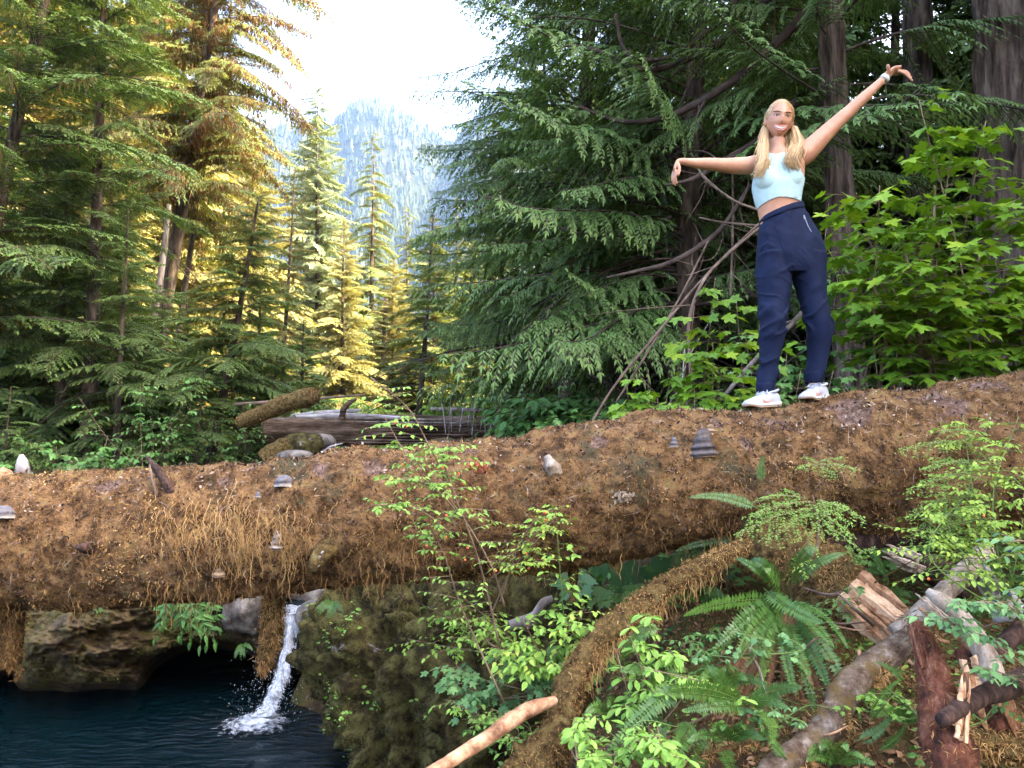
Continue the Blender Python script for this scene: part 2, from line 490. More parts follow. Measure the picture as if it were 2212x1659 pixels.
ROCK_R, RV, RF = rock('mossy_boulder', D(988, 1468, 7.2), (1.22, .95, .98), 4, MAT_MOSSROCK, .17, 1.5, 280, 180, .8, .22, -.35)
tag(ROCK_R, 'large moss covered boulder right of the waterfall', 'rock')
ROCK_B, RV2, RF2 = rock('mossy_boulder', D(1130, 1450, 6.3), (.85, .8, .75), 8, MAT_MOSSROCK, .2, 1.5, 130, 90, .85, .2)
tag(ROCK_B, 'brown mossy rock behind the leafy bank shrubs, right of the largest boulder', 'rock')
for (x, y, Y, r, lab, mt) in [
    (668, 1336, 8.6, (.13, .16, .17), 'small grey stone wedged beside the waterfall lip', MAT_ROCKGREY),
    (690, 1275, 9.6, (.32, .4, .24), 'pale grey rock upstream of the waterfall under the log', MAT_ROCKGREY),
    (545, 1300, 8.9, (.30, .4, .35), 'pale streaked rock left of the waterfall lip', MAT_ROCKGREY),
    (640, 1268, 10.8, (.5, .4, .2), 'flat grey rock slab behind the waterfall', MAT_ROCKGREY),
    (655, 962, 12.0, (.26, .24, .17), 'mossy boulder below the far fallen trunk', MAT_MOSSROCK),
    (695, 955, 12.6, (.22, .22, .14), 'tan rounded boulder under the far trunk beside white twigs', MAT_ROCKGREY),
    (640, 985, 11.4, (.26, .2, .07), 'low flat grey stone on the far stream bank', MAT_ROCKGREY)]:
    o, _, _ = rock('boulder', D(x, y, Y), r, int(x), mt, .25, 2.0, 48, 32, .8)
    tag(o, lab, 'rock')

# mountain ---------------------------------------------------------
MAT_MOUNT = M('mountain_slope', [(.3, (0.0063, 0.0080, 0.0045)), (.55, (0.0150, 0.0187, 0.0088)), (.75, (0.0350, 0.0325, 0.0225))], scale=.02, detail=8, rough=.95, spec=0)
def mount_z(x, y):
    x = np.asarray(x, float); y = np.asarray(y, float)
    ridge = ip(x, [-900, -420, -330, -260, -205, -182, -150, -112, -70, -20, 40, 120, 300, 600, 900], [350, 430, 400, 392, 432, 448, 440, 424, 408, 432, 440, 450, 430, 380, 330])
    t = np.clip((y - 380) / 520, -.2, 1.35)
    up = np.where(t < 1, t ** 1.12 if False else np.sign(t) * np.abs(t) ** 1.1, 1 - (t - 1) * .8)
    z = ridge * up
    xs = x / np.maximum(y, 1) * 900
    z -= 75 * np.exp(-((xs + 92 - .12 * (y - 700)) / 24) ** 2) * sstep(.05, .5, t) * sstep(1.1, .7, t)
    z -= 40 * np.exp(-((xs + 215) / 26) ** 2) * sstep(.05, .5, t) * sstep(1.1, .7, t)
    z += 55 * np.exp(-((xs + 15) / 40) ** 2) * sstep(.0, .3, t) * sstep(.85, .4, t)
    z += 26 * fbm(np.stack([x, y, 0 * x], 1), .011, 5, 31) * sstep(0, .2, t)
    return z + 5
def make_mountain():
    xs = np.linspace(-800, 800, 220); ys = np.linspace(360, 1150, 150)
    X, Y = np.meshgrid(xs, ys, indexing='ij'); X = X.ravel(); Y = Y.ravel()
    tag(MB().add(np.stack([X, Y, mount_z(X, Y)], 1), grid_faces(220, 150), .5).build('mountain', MAT_MOUNT), kind='structure')
make_mountain()
MAT_FARTREE = M('far_conifers', [(0, (0.0110, 0.0170, 0.0080)), (.5, (0.0225, 0.0310, 0.0125)), (.9, (0.0425, 0.0475, 0.0200)), (1, (0.1100, 0.0950, 0.0750))], wn=0, wa=1, rough=.9, spec=.05)
def make_mountain_forest():
    rng = np.random.default_rng(11); n = 14000
    y = 395 + 580 * rng.random(n) ** .8; x = rng.uniform(-.40, .22, n) * y
    keep = fbm(np.stack([x, y, 0 * x], 1), .018, 3, 77) > -.85
    x, y = x[keep], y[keep]; n = len(x)
    z = mount_z(x, y) - .5
    h = rng.uniform(9, 17, n) * (.7 + .5 * rng.random(n)); snag = rng.random(n) < .06
    k = 6; mb = MB(); a = np.linspace(0, 2 * math.pi, k, endpoint=False)
    tint = np.where(snag, 1, rng.uniform(0, .9, n))
    for t0, t1, w in ((.05, .5, .19), (.32, .75, .14), (.58, 1.0, .09)):
        ww = np.where(snag, .025, w)
        jit = rng.uniform(.6, 1.3, (n, k)); zj = rng.uniform(-.06, .06, (n, k))
        ring = np.stack([x[:, None] + np.cos(a) * (h * ww)[:, None] * jit, y[:, None] + np.sin(a) * (h * ww)[:, None] * jit, (z + h * t0)[:, None] + zj * h[:, None]], -1)
        tip = np.stack([x, y, z + h * t1], -1)[:, None, :]
        V = np.concatenate([ring, tip], 1).reshape(-1, 3)
        b = np.arange(n)[:, None] * (k + 1); j = np.arange(k)[None, :]
        F = np.stack([b + j, b + (j + 1) % k, b + k + 0 * j], -1).reshape(-1, 3)
        mb.add(V, F, np.repeat(tint, k + 1))
    tag(mb.build('mountain_forest', MAT_FARTREE, smooth=False), kind='stuff')
make_mountain_forest()

# haze -------------------------------------------------------------
def make_haze():
    m = bpy.data.materials.new('haze'); m.use_nodes = True
    nt = m.node_tree; nt.nodes.clear()
    o = nt.nodes.new('ShaderNodeOutputMaterial'); v = nt.nodes.new('ShaderNodeVolumePrincipled')
    v.inputs['Color'].default_value = (.34, .56, 1.0, 1); v.inputs['Density'].default_value = HAZE; v.inputs['Anisotropy'].default_value = .2
    nt.links.new(v.outputs[0], o.inputs['Volume'])
    x, y0, y1, z0, z1 = 1300, -150, 1700, -60, 560
    V = [(sx * x, yy, zz) for zz in (z0, z1) for yy in (y0, y1) for sx in (-1, 1)]
    F = [(0, 2, 3, 1), (4, 5, 7, 6), (0, 1, 5, 4), (2, 6, 7, 3), (0, 4, 6, 2), (1, 3, 7, 5)]
    tag(MB().add(V, [F], .5).build('haze', m, smooth=False), kind='stuff')
HAZE = .00014
make_haze()
# ---------------------------------------------------------------- trees
MAT_BARK = M('bark_dark', [(.3, (.018, .013, .009)), (.5, (.055, .040, .028)), (.7, (.11, .085, .06))], scale=9, stretch=(1, 1, .25), detail=10, rough=.9, spec=.1, bump=.9, bscale=26, contrast=1.4)
MAT_BARKPINK = M('bark_grey_pink', [(.28, (0.0223, 0.0161, 0.0121)), (.5, (0.0714, 0.0513, 0.0383)), (.72, (0.1339, 0.1049, 0.0806))], scale=14, stretch=(1, 1, .16), detail=10, rough=.9, spec=.1, bump=1.0, bscale=30, contrast=1.5, bdist=.03)
MAT_DEADWOOD = M('dead_grey_wood', [(.3, (.06, .048, .038)), (.5, (.14, .115, .095)), (.7, (.24, .21, .18))], scale=10, stretch=(1, 1, .2), detail=8, rough=.85, spec=.15, bump=.6, bscale=30, contrast=1.3)
MAT_TWIG = M('brown_twig', [(.3, (.045, .028, .02)), (.6, (.13, .09, .065)), (.8, (.22, .17, .14))], scale=6, detail=6, rough=.8, spec=.2, bump=.4, bscale=40)
MAT_TWIGDARK = M('dark_twig', [(.3, (.02, .014, .011)), (.6, (.06, .042, .034)), (.8, (.12, .09, .075))], scale=6, detail=6, rough=.85, spec=.15)
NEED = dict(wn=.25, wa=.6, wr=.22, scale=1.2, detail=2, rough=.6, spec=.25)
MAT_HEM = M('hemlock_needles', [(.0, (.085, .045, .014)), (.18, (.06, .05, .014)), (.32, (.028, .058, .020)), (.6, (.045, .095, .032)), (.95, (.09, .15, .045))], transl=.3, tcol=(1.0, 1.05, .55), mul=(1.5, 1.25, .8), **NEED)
MAT_HEMSUN = M('sunlit_mossy_needles', [(.0, (.15, .075, .02)), (.25, (.15, .085, .022)), (.42, (.085, .085, .018)), (.65, (.085, .12, .025)), (.95, (.14, .17, .03))], transl=.35, tcol=(1.1, 1.0, .5), **NEED)  # lit copy of the hemlock needles: moss brown plus sunlit yellow in the colour
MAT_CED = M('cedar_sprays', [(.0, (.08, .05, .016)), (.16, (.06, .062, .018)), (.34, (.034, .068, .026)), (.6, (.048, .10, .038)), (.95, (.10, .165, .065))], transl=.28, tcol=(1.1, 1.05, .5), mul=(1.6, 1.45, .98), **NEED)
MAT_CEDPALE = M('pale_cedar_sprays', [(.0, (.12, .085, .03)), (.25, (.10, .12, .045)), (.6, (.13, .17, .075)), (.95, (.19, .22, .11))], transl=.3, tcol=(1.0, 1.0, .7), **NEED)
MAT_SUNGOLD = M('sunlit_gold_needles', [(.0, (.14, .085, .03)), (.3, (.155, .12, .035)), (.6, (.16, .155, .045)), (.95, (.20, .20, .065))], transl=.35, tcol=(1.1, 1.0, .55), **NEED)  # low sun's gold is put into the needle colour of the lit conifers

def branch_mb(rng, L=2.5, rise=.25, droop=.45, tipup=0., nside=60, side_len=.30, ang=55, twig_droop=.25, step=.05, sub=.095, subw=.027, sub_ang=48, hang=.12, r0=.018, moss=0, start=.08, bare=False, sway=.06):
    mb = MB()
    t = np.linspace(0, 1, 22)
    ph = rng.uniform(0, 6)
    C = np.stack([t * L, sway * L * np.sin(t * 3 + ph) * t, (rise * t - droop * t ** 2 + tipup * t ** 4) * L], 1)
    V, F = tube_vf(C, r0 * (1 - t) ** .8 + .002, 5, True); mb.add(V, F, .3, 1)
    at = lambda s: np.stack([np.interp(s, t, C[:, k]) for k in range(3)], -1)
    tn = lambda s: norm(at(np.minimum(s + .03, 1.0)) - at(np.maximum(s - .03, 0)))
    ti = np.clip(np.linspace(start, .985, nside) + rng.normal(0, .006, nside), .03, .99)
    sd = np.where(np.arange(nside) % 2, 1., -1.)
    ln = side_len * L * (np.minimum(1, ti * 3.2 + .25) * (1 - ti) ** .65 + .10) * rng.uniform(.65, 1.15, nside)
    T = tn(ti); lat = norm(np.cross(np.array([0, 0, 1.0]), T))
    a = np.radians(ang + rng.normal(0, 8, nside) - 12 * ti)
    d0 = T * np.cos(a)[:, None] + lat * (sd * np.sin(a))[:, None] + np.array([0, 0, 1]) * rng.normal(0, .10, nside)[:, None]
    d0 = norm(d0); B0 = at(ti)
    SB, SD, SN, SL, ST = [], [], [], [], []
    for i in range(nside):
        m = max(3, int(ln[i] / step))
        s = np.linspace(.06, 1, m)
        P = B0[i] + d0[i] * (s * ln[i])[:, None] - np.array([0, 0, 1.0]) * (twig_droop * s ** 2 * ln[i])[:, None]
        td = norm(d0[i] - np.array([0, 0, 1.0]) * (2 * twig_droop * s)[:, None])
        up = np.array([0, 0, 1.0]); sidev = norm(np.cross(td, up))
        nrm = np.cross(sidev, td)
        for sg in (1, -1):
            aa = np.radians(sub_ang + rng.normal(0, 9, m))
            dd = td * np.cos(aa)[:, None] + sidev * (sg * np.sin(aa))[:, None]
            dd[:, 2] -= hang * rng.uniform(.3, 1.6, m)
            SB.append(P); SD.append(dd); SN.append(nrm + rng.normal(0, .35, (m, 3)))
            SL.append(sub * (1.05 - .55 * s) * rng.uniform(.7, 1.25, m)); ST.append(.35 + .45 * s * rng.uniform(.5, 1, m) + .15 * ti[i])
        SB.append(P[-1:]); SD.append(td[-1:]); SN.append(nrm[-1:]); SL.append(np.array([sub])); ST.append(np.array([.85]))
        # twig wood, a thin folded strip
        w = .0035 * L / 2.5
        q = P[[0, m // 2, m - 1]]
        S = np.concatenate([q + sidev[0] * w, q - sidev[0] * w - [0, 0, w]]) 
        mb.add(S, np.array([[0, 1, 4, 3], [1, 2, 5, 4]]), .4, 1)
    SB = np.concatenate(SB); SD = np.concatenate(SD); SN = np.concatenate(SN); SL = np.concatenate(SL); ST = np.concatenate(ST)
    if not bare:
        V, F = blades(SB, SD, SN, SL, subw * rng.uniform(.8, 1.3, len(SB)), .12)
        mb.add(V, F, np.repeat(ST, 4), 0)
    if moss:
        n = moss; s = rng.uniform(.05, .9, n); b = at(s) + rng.normal(0, .03, (n, 3)) * [1, 2.5, .4]
        V, F = blades(b, rng.normal(0, .22, (n, 3)) + [0, 0, -1], rng.normal(0, 1, (n, 3)), rng.uniform(.06, .26, n), rng.uniform(.012, .03, n), .1)
        mb.add(V, F, np.repeat(rng.uniform(0, .12, n), 4), 0)
    return mb

_r = np.random.default_rng(5)
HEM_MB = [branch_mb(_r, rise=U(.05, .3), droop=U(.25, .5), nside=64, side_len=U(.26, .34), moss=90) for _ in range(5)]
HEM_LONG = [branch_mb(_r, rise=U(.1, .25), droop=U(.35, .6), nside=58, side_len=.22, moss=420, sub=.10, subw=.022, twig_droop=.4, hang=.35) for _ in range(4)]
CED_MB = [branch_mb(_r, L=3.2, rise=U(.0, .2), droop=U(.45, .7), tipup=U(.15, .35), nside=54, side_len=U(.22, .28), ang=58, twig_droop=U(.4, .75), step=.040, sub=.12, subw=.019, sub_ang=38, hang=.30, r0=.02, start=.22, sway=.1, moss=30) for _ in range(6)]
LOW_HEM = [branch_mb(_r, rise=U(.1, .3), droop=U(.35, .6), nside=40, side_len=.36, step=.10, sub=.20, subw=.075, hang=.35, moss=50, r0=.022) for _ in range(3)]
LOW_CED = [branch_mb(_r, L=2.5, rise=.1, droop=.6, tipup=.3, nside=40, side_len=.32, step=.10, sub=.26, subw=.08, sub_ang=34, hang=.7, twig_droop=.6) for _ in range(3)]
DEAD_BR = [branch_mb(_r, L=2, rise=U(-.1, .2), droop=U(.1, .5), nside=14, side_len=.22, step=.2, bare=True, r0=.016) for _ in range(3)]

def pool(mbs, mat, wood=None):
    return [(b.mesh('branch', [mat, wood or MAT_TWIGDARK]), L) for b, L in mbs]
POOL_HEM = pool([(b, 2.5) for b in HEM_MB], MAT_HEM)
POOL_SUN = pool([(b, 2.5) for b in HEM_LONG], MAT_HEMSUN)
POOL_CED = pool([(b, 3.2) for b in CED_MB], MAT_CED)
POOL_DEAD = [(b.mesh('branch', [MAT_TWIG, MAT_TWIGDARK]), 2.0) for b in DEAD_BR]

def rot_zy(az, pitch, roll):
    return np.array((Matrix.Rotation(az, 3, 'Z') @ Matrix.Rotation(-pitch, 3, 'Y') @ Matrix.Rotation(roll, 3, 'X')))

def crown_mesh(name, mbs, Lm, H, n, wbase, wtop, mats, seed, start=.12, pitch=(-.1, .35), power=1.0, clump=0.0):
    rng = np.random.default_rng(seed); mb = MB()
    for i in range(n):
        f = start + (1 - start) * ((i + rng.random()) / n) ** power
        f = min(f, .995)
        w = (wbase * (1 - f) ** .75 + wtop) * rng.uniform(.6, 1.15) * (1 + clump * math.sin(f * 40))
        mb.addmb(mbs[i % len(mbs)], rot_zy(i * 2.39996 + rng.normal(0, .4), rng.uniform(*pitch) + .5 * f, rng.normal(0, .2)), np.array([0, 0, f * H]), w / Lm)
    return mb.mesh(name, mats)

CROWN_SUNGOLD = [crown_mesh('crown', LOW_HEM, 2.5, 16, 170, 3.9, .25, [MAT_SUNGOLD, MAT_TWIG], s, .1) for s in (1, 2)]
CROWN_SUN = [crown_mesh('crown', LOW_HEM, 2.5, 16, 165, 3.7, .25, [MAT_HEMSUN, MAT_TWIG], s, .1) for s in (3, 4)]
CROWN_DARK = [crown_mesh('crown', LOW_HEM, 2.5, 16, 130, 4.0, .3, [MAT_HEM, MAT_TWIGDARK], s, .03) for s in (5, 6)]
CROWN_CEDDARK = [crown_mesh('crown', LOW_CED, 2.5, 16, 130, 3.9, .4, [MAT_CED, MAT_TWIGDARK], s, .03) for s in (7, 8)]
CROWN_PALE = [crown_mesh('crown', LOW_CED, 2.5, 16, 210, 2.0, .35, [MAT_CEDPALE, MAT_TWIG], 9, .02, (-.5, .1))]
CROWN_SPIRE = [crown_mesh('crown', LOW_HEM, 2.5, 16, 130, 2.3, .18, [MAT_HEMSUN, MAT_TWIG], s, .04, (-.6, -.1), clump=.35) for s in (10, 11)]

def tree_line(A, B, Y, H, YB=None):
    a, b = D(*A, Y), D(*B, YB or Y)
    u = (b - a) / np.linalg.norm(b - a); u = u / u[2]
    for _ in range(4):
        gz = ground_at(a[0], a[1]) - .15
        a = a + u * (gz - a[2])
    return a, u * H

def trunk(root, vec, r0, r1, mat, k=14, seed=0, bend=.02, base_flare=1.35, name='trunk'):
    H = np.linalg.norm(vec); n = 90 if (mat is MAT_BARKPINK or k >= 40) else 26
    t = np.linspace(0, 1, n)
    P = t[:, None] * vec
    P[:, 0] += bend * H * .3 * np.sin(t * 5 + seed) * t; P[:, 1] += bend * H * .3 * np.cos(t * 4 + seed * 2) * t
    R = (r0 + (r1 - r0) * t) * (1 + (base_flare - 1) * np.exp(-t * H / .5))
    if mat is MAT_BARKPINK or k >= 40: k = 96
    V, F = tube_vf(P, R, k, True, .12, 4, seed)
    if k == 96:                          # furrowed bark
        a = np.arange(n * k) % k / k * 2 * math.pi; fz = np.repeat(P[:, 2], k); c0 = np.repeat(P, k, 0)
        fu = np.abs(fbm(np.stack([np.cos(a) * 7, np.sin(a) * 7, fz * 1.1], 1), 1, 3, seed + 3)); V[:n * k] += (V[:n * k] - c0) * ((fu - .3) * .22)[:, None]
    MB().add(V, F, .5).build(name, mat, root)
    return t, P

def tree(name, label, A, B, Y, H, r0, pl, n, start, wlow, whigh, group='conifers at the stream', seed=1, pitch=(-.15, .3), mat=None, ztop=None, dead=0, r1=None, bias=None, YB=None, stop=1.0, sprays=()):
    rng = np.random.default_rng(seed); n = int(n * 1.65)
    base, vec = tree_line(A, B, Y, H, YB)
    root = empty(name, base, label, 'tree', group)
    t, P = trunk(root, vec, r0, r1 or r0 * .15, mat or MAT_BARK, seed=seed)
    for i in range(n):
        f = start + (stop - start) * (i + rng.random()) / n
        p = np.array([np.interp(f, t, P[:, k]) for k in range(3)])
        if base[2] + p[2] > .66 * Y + 2.5: continue
        w = (wlow + (whigh - wlow) * (f - start) / (1 - start)) * rng.uniform(.65, 1.2)
        az = i * 2.39996 + rng.normal(0, .4)
        if bias is not None and rng.random() < .5: az = bias + rng.normal(0, .7)
        me, L = pl[rng.integers(len(pl))]
        o = link('branch', me, root, p)
        o.scale = (w / L,) * 3
        o.rotation_euler = (rng.normal(0, .2), -rng.uniform(*pitch) - .25 * f, az)
    for i in range(dead):
        f = rng.uniform(.08, max(start, .2)) if i < 16 else rng.uniform(.08, .62); p = np.array([np.interp(f, t, P[:, k]) for k in range(3)])
        me, L = POOL_DEAD[rng.integers(3)]
        o = link('dead_branch', me, root, p); o.scale = (rng.uniform(.4, 1.0) * (1.5 if i >= 16 else 1),) * 3
        o.rotation_euler = (rng.normal(0, .6), rng.uniform(-.1, .5), rng.uniform(0, 6.28))
    return root

def crown_tree(name, label, px, top_py, Y, pl, k, group, wid=1.0, seed=0, mat=None, base_px=None, r0=None):
    """A tree whose tip stands at (px, top_py); its crown is one part."""
    tip = D(px, top_py, Y)
    bx = D(base_px if base_px is not None else px, 900, Y)
    gz = ground_at(bx[0], Y) - .2
    H = tip[2] - gz
    root = empty(name, (bx[0], Y, gz), label, 'tree', group)
    vec = np.array([tip[0] - bx[0], 0, H])
    trunk(root, vec, r0 or .009 * H + .04, .01, mat or MAT_BARK, 10, seed)
    c = link('crown', pl[k % len(pl)], root)
    s = H / 16
    c.scale = (s * wid, s * wid, s)
    c.rotation_euler = (0, math.atan2(vec[0], H), 0)
    c.rotation_euler.rotate_axis('Z', seed * 1.7)
    return root

# left bank, near and in shade
GL = 'dark hemlocks on the left bank'
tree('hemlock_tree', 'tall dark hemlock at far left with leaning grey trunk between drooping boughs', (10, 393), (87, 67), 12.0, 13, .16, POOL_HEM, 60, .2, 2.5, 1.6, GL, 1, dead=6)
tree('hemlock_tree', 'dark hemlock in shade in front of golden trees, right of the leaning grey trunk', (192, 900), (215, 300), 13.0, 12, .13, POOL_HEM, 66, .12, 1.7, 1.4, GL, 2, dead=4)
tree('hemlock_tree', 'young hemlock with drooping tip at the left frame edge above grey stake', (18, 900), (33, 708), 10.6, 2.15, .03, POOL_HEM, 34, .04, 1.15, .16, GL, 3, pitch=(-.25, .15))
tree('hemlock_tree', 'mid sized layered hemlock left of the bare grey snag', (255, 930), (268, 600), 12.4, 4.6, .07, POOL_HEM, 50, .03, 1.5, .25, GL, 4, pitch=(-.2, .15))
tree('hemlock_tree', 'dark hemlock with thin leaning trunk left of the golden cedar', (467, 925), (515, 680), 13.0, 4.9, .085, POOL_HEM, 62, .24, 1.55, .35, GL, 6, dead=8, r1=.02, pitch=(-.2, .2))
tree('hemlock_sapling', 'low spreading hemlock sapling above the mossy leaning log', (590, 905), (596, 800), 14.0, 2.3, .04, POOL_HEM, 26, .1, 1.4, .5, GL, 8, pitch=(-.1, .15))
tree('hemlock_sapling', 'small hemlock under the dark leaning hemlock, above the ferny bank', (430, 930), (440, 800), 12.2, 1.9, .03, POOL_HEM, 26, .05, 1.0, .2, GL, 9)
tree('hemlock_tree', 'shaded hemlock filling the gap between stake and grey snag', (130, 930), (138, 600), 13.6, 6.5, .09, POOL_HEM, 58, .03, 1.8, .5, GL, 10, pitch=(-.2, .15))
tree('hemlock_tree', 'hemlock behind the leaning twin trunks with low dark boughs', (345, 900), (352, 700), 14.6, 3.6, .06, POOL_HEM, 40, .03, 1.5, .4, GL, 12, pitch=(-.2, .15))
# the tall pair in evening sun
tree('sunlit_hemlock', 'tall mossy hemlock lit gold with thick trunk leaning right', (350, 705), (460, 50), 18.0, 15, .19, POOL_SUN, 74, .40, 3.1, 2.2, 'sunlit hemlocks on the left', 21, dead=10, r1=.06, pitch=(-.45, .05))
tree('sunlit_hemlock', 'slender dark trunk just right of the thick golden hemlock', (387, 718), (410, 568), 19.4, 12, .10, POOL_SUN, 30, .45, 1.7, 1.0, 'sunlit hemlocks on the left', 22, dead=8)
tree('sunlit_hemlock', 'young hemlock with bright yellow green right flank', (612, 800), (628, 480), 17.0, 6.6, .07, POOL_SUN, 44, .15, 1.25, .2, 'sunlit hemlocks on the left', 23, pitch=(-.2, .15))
def snag(label, A, B, Y, H, r0, r1, seed):
    base, vec = tree_line(A, B, Y, H)
    r = empty('dead_snag', base, label, 'dead tree')
    trunk(r, vec, r0, r1, MAT_DEADWOOD, 12, seed, .03)
    return r
snag('bare grey snag leaning beside the dark sunlit trunks', (317, 751), (347, 568), 16.5, 5.6, .12, .05, 5)
snag('pale dead trunk standing far off in the golden valley', (828, 770), (834, 690), 34, 6.5, .16, .10, 6)

for i, (px, ty, Y, k, lab, w) in enumerate([
    (95, 330, 15.6, 0, 'dim hemlock deep behind the shaded one above the stake', 1.1), (262, 430, 15.2, 1, 'dim hemlock deep behind the layered one beside the grey snag', 1.1),
    (-40, 120, 14.5, 1, 'dim hemlock cut by the left frame edge', 1.1), (560, 610, 16.2, 0, 'dim young hemlock between the thin leaning trunk and the yellow flanked one', 1.1),
    (405, 640, 16, 1, 'dim young hemlock at the foot of the twin leaning trunks', 1.2), (205, 610, 14.2, 0, 'dim young hemlock low in the left bank hollow', 1.3), (330, 700, 13.6, 1, 'dim young hemlock low in front of the thick leaning trunk', 1.4), (655, 690, 15.5, 0, 'dim young hemlock right above the mossy leaning log', 1.3)]):
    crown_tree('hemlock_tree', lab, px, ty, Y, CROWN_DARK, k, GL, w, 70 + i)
# sunlit trees behind the left bank, the gold light put into their needle colour
GG = 'golden trees behind the left bank'
for i, (px, ty, Y, k, lab, w) in enumerate([
    (300, -240, 26, 0, 'golden backlit conifer seen left of the thick leaning trunk', 1.0),
    (170, -320, 27, 1, 'sunlit gold conifer glowing behind the dark right-hand hemlock of the left bank', 1.0),
    (40, -300, 25, 0, 'sunlit gold conifer behind the leaning grey trunk at far left', 1.1),
    (430, -60, 32, 1, 'sunlit gold conifer standing behind the tall mossy hemlock', .9),
    (545, 250, 30, 0, 'shorter sunlit gold conifer behind the dark leaning hemlock', .9),
    (240, 180, 22, 1, 'sunlit gold conifer low behind the bare grey snag', .8)]):
    crown_tree('sunlit_conifer', lab, px, ty, Y, CROWN_SUNGOLD, k, GG, w, i)
# valley centre
GV = 'conifers in the valley centre'
crown_tree('pale_cedar', 'tall pale green cedar with hanging sprays left of the mountain', 688, 185, 35, CROWN_PALE, 0, GV, 1.35, 1)
crown_tree('sunlit_conifer', 'bright yellow hemlock in full sun below the pale cedar', 742, 470, 30, CROWN_SUNGOLD, 1, GV, .8, 2)
crown_tree('spruce_tree', 'narrow brown tipped spruce standing against the mountain', 805, 285, 40, CROWN_SPIRE, 0, GV, 1.25, 3)
for i, (px, ty, Y, pl, k, lab, w) in enumerate([
    (985, 425, 45, CROWN_SPIRE, 1, 'sunlit spire tree right of the spruce, mountain foot behind', .9),
    (935, 470, 32, CROWN_SUN, 0, 'sunlit hemlock in mid valley with open crown', .9),
    (880, 445, 42, CROWN_SPIRE, 0, 'golden tipped conifer between the spruce and the mid valley hemlock', .9),
    (1020, 520, 38, CROWN_SUN, 1, 'sunlit conifer half hidden behind the right-hand cedars', .9),
    (850, 560, 34, CROWN_SUNGOLD, 0, 'short sunlit yellow conifer at the foot of the narrow spruce', .9),
    (660, 330, 46, CROWN_SUN, 0, 'olive conifer behind the pale cedar, its left side', .7),
    (760, 560, 50, CROWN_SUN, 1, 'distant conifer low between pale cedar and spruce', .9),
    (1080, 480, 52, CROWN_SUN, 0, 'distant conifer behind the cedars at the valley right', 1.0)]):
    crown_tree('valley_conifer', lab, px, ty, Y, pl, k, GV, w * 1.3, 10 + i)
tree('hemlock_tree', 'slim dark hemlock with dead lower twigs above the far fallen trunk', (905, 870), (932, 560), 16.0, 6.2, .085, POOL_HEM, 26, .42, 1.3, .3, GV, 31, dead=22, pitch=(-.3, .1))

# right bank
GR = 'dark cedars on the right bank'
tree('cedar_tree', 'cedar with pinkish grey trunk standing behind the person', (1838, 800), (1796, 20), 8.2, 11, .155, POOL_CED, 40, .34, 2.6, 1.6, GR, 41, mat=MAT_BARKPINK, dead=5, r1=.1, bias=3.3)
tree('cedar_tree', 'large dark cedar with long hanging sprays left of the person', (1478, 880), (1500, 200), 9.6, 13, .16, POOL_CED, 90, .10, 3.2, 2.0, GR, 42, dead=46, r1=.08, bias=3.5)
tree('cedar_tree', 'dark cedar whose spray tips hang into the sky gap', (1225, 900), (1255, 300), 11.0, 11.5, .14, POOL_CED, 80, .15, 2.5, 1.7, GR, 43, dead=34, r1=.06, bias=3.2)
tree('hemlock_tree', 'low dark hemlock at the left foot of the cedars above the far log', (1068, 900), (1078, 700), 14.6, 5.8, .08, POOL_HEM, 52, .16, 1.6, .4, GR, 44, pitch=(-.25, .15))
tree('hemlock_tree', 'dark hemlock behind the long curved bare branches', (1345, 880), (1352, 400), 12.0, 8.5, .12, POOL_HEM, 60, .06, 2.0, 1.0, GR, 45, dead=36)
def big_trunk(name, label, A, B, Y, H, r0, r1, seed, mat=MAT_BARKPINK):
    base, vec = tree_line(A, B, Y, H)
    r = empty(name, base, label, 'tree', GR); trunk(r, vec, r0, r1, mat, 40, seed, .01)
    return r
big_trunk('tree_trunk', 'massive furrowed conifer trunk at the right frame edge', (2185, 750), (2168, 0), 8.0, 12, .30, .24, 8)
big_trunk('tree_trunk', 'dim furrowed trunk in shade left of the massive right-hand trunk', (1990, 760), (1985, 100), 11.0, 12, .2, .16, 9, MAT_BARK)
for i, (px, ty, Y, pl, k, lab, w) in enumerate([
    (1600, -500, 13.5, CROWN_CEDDARK, 0, 'dim cedar filling the shade behind the outstretched arm', 1.0),
    (1930, -500, 12.5, CROWN_DARK, 1, 'dim hemlock behind the raised hand', 1.0),
    (2110, -450, 12.5, CROWN_CEDDARK, 1, 'dim cedar between the raised hand and the massive trunk', 1.0),
    (1750, -350, 17, CROWN_DARK, 0, 'deep forest hemlock behind the pinkish cedar trunk', 1.0),
    (1400, -250, 16, CROWN_DARK, 1, 'deep forest hemlock behind the large hanging cedar', .9),
    (1180, -60, 19, CROWN_CEDDARK, 0, 'tall cedar deep behind the spray tips at the sky gap', .8),
    (2240, -400, 16, CROWN_DARK, 0, 'deep forest hemlock at the right edge behind the massive trunk', 1.0),
    (1520, 0, 22, CROWN_SUN, 0, 'sunlit hemlock glinting through the large cedar', 1.0),
    (1660, -100, 24, CROWN_SUNGOLD, 1, 'sunlit gold conifer glinting through gaps beside the raised arm', 1.0),
    (1290, 120, 24, CROWN_SUN, 1, 'sunlit conifer glinting through the left-hand cedar', 1.0)]):
    crown_tree('conifer_tree', lab, px, ty, Y, pl, k, 'conifers deep in the right-hand forest', w, 40 + i)
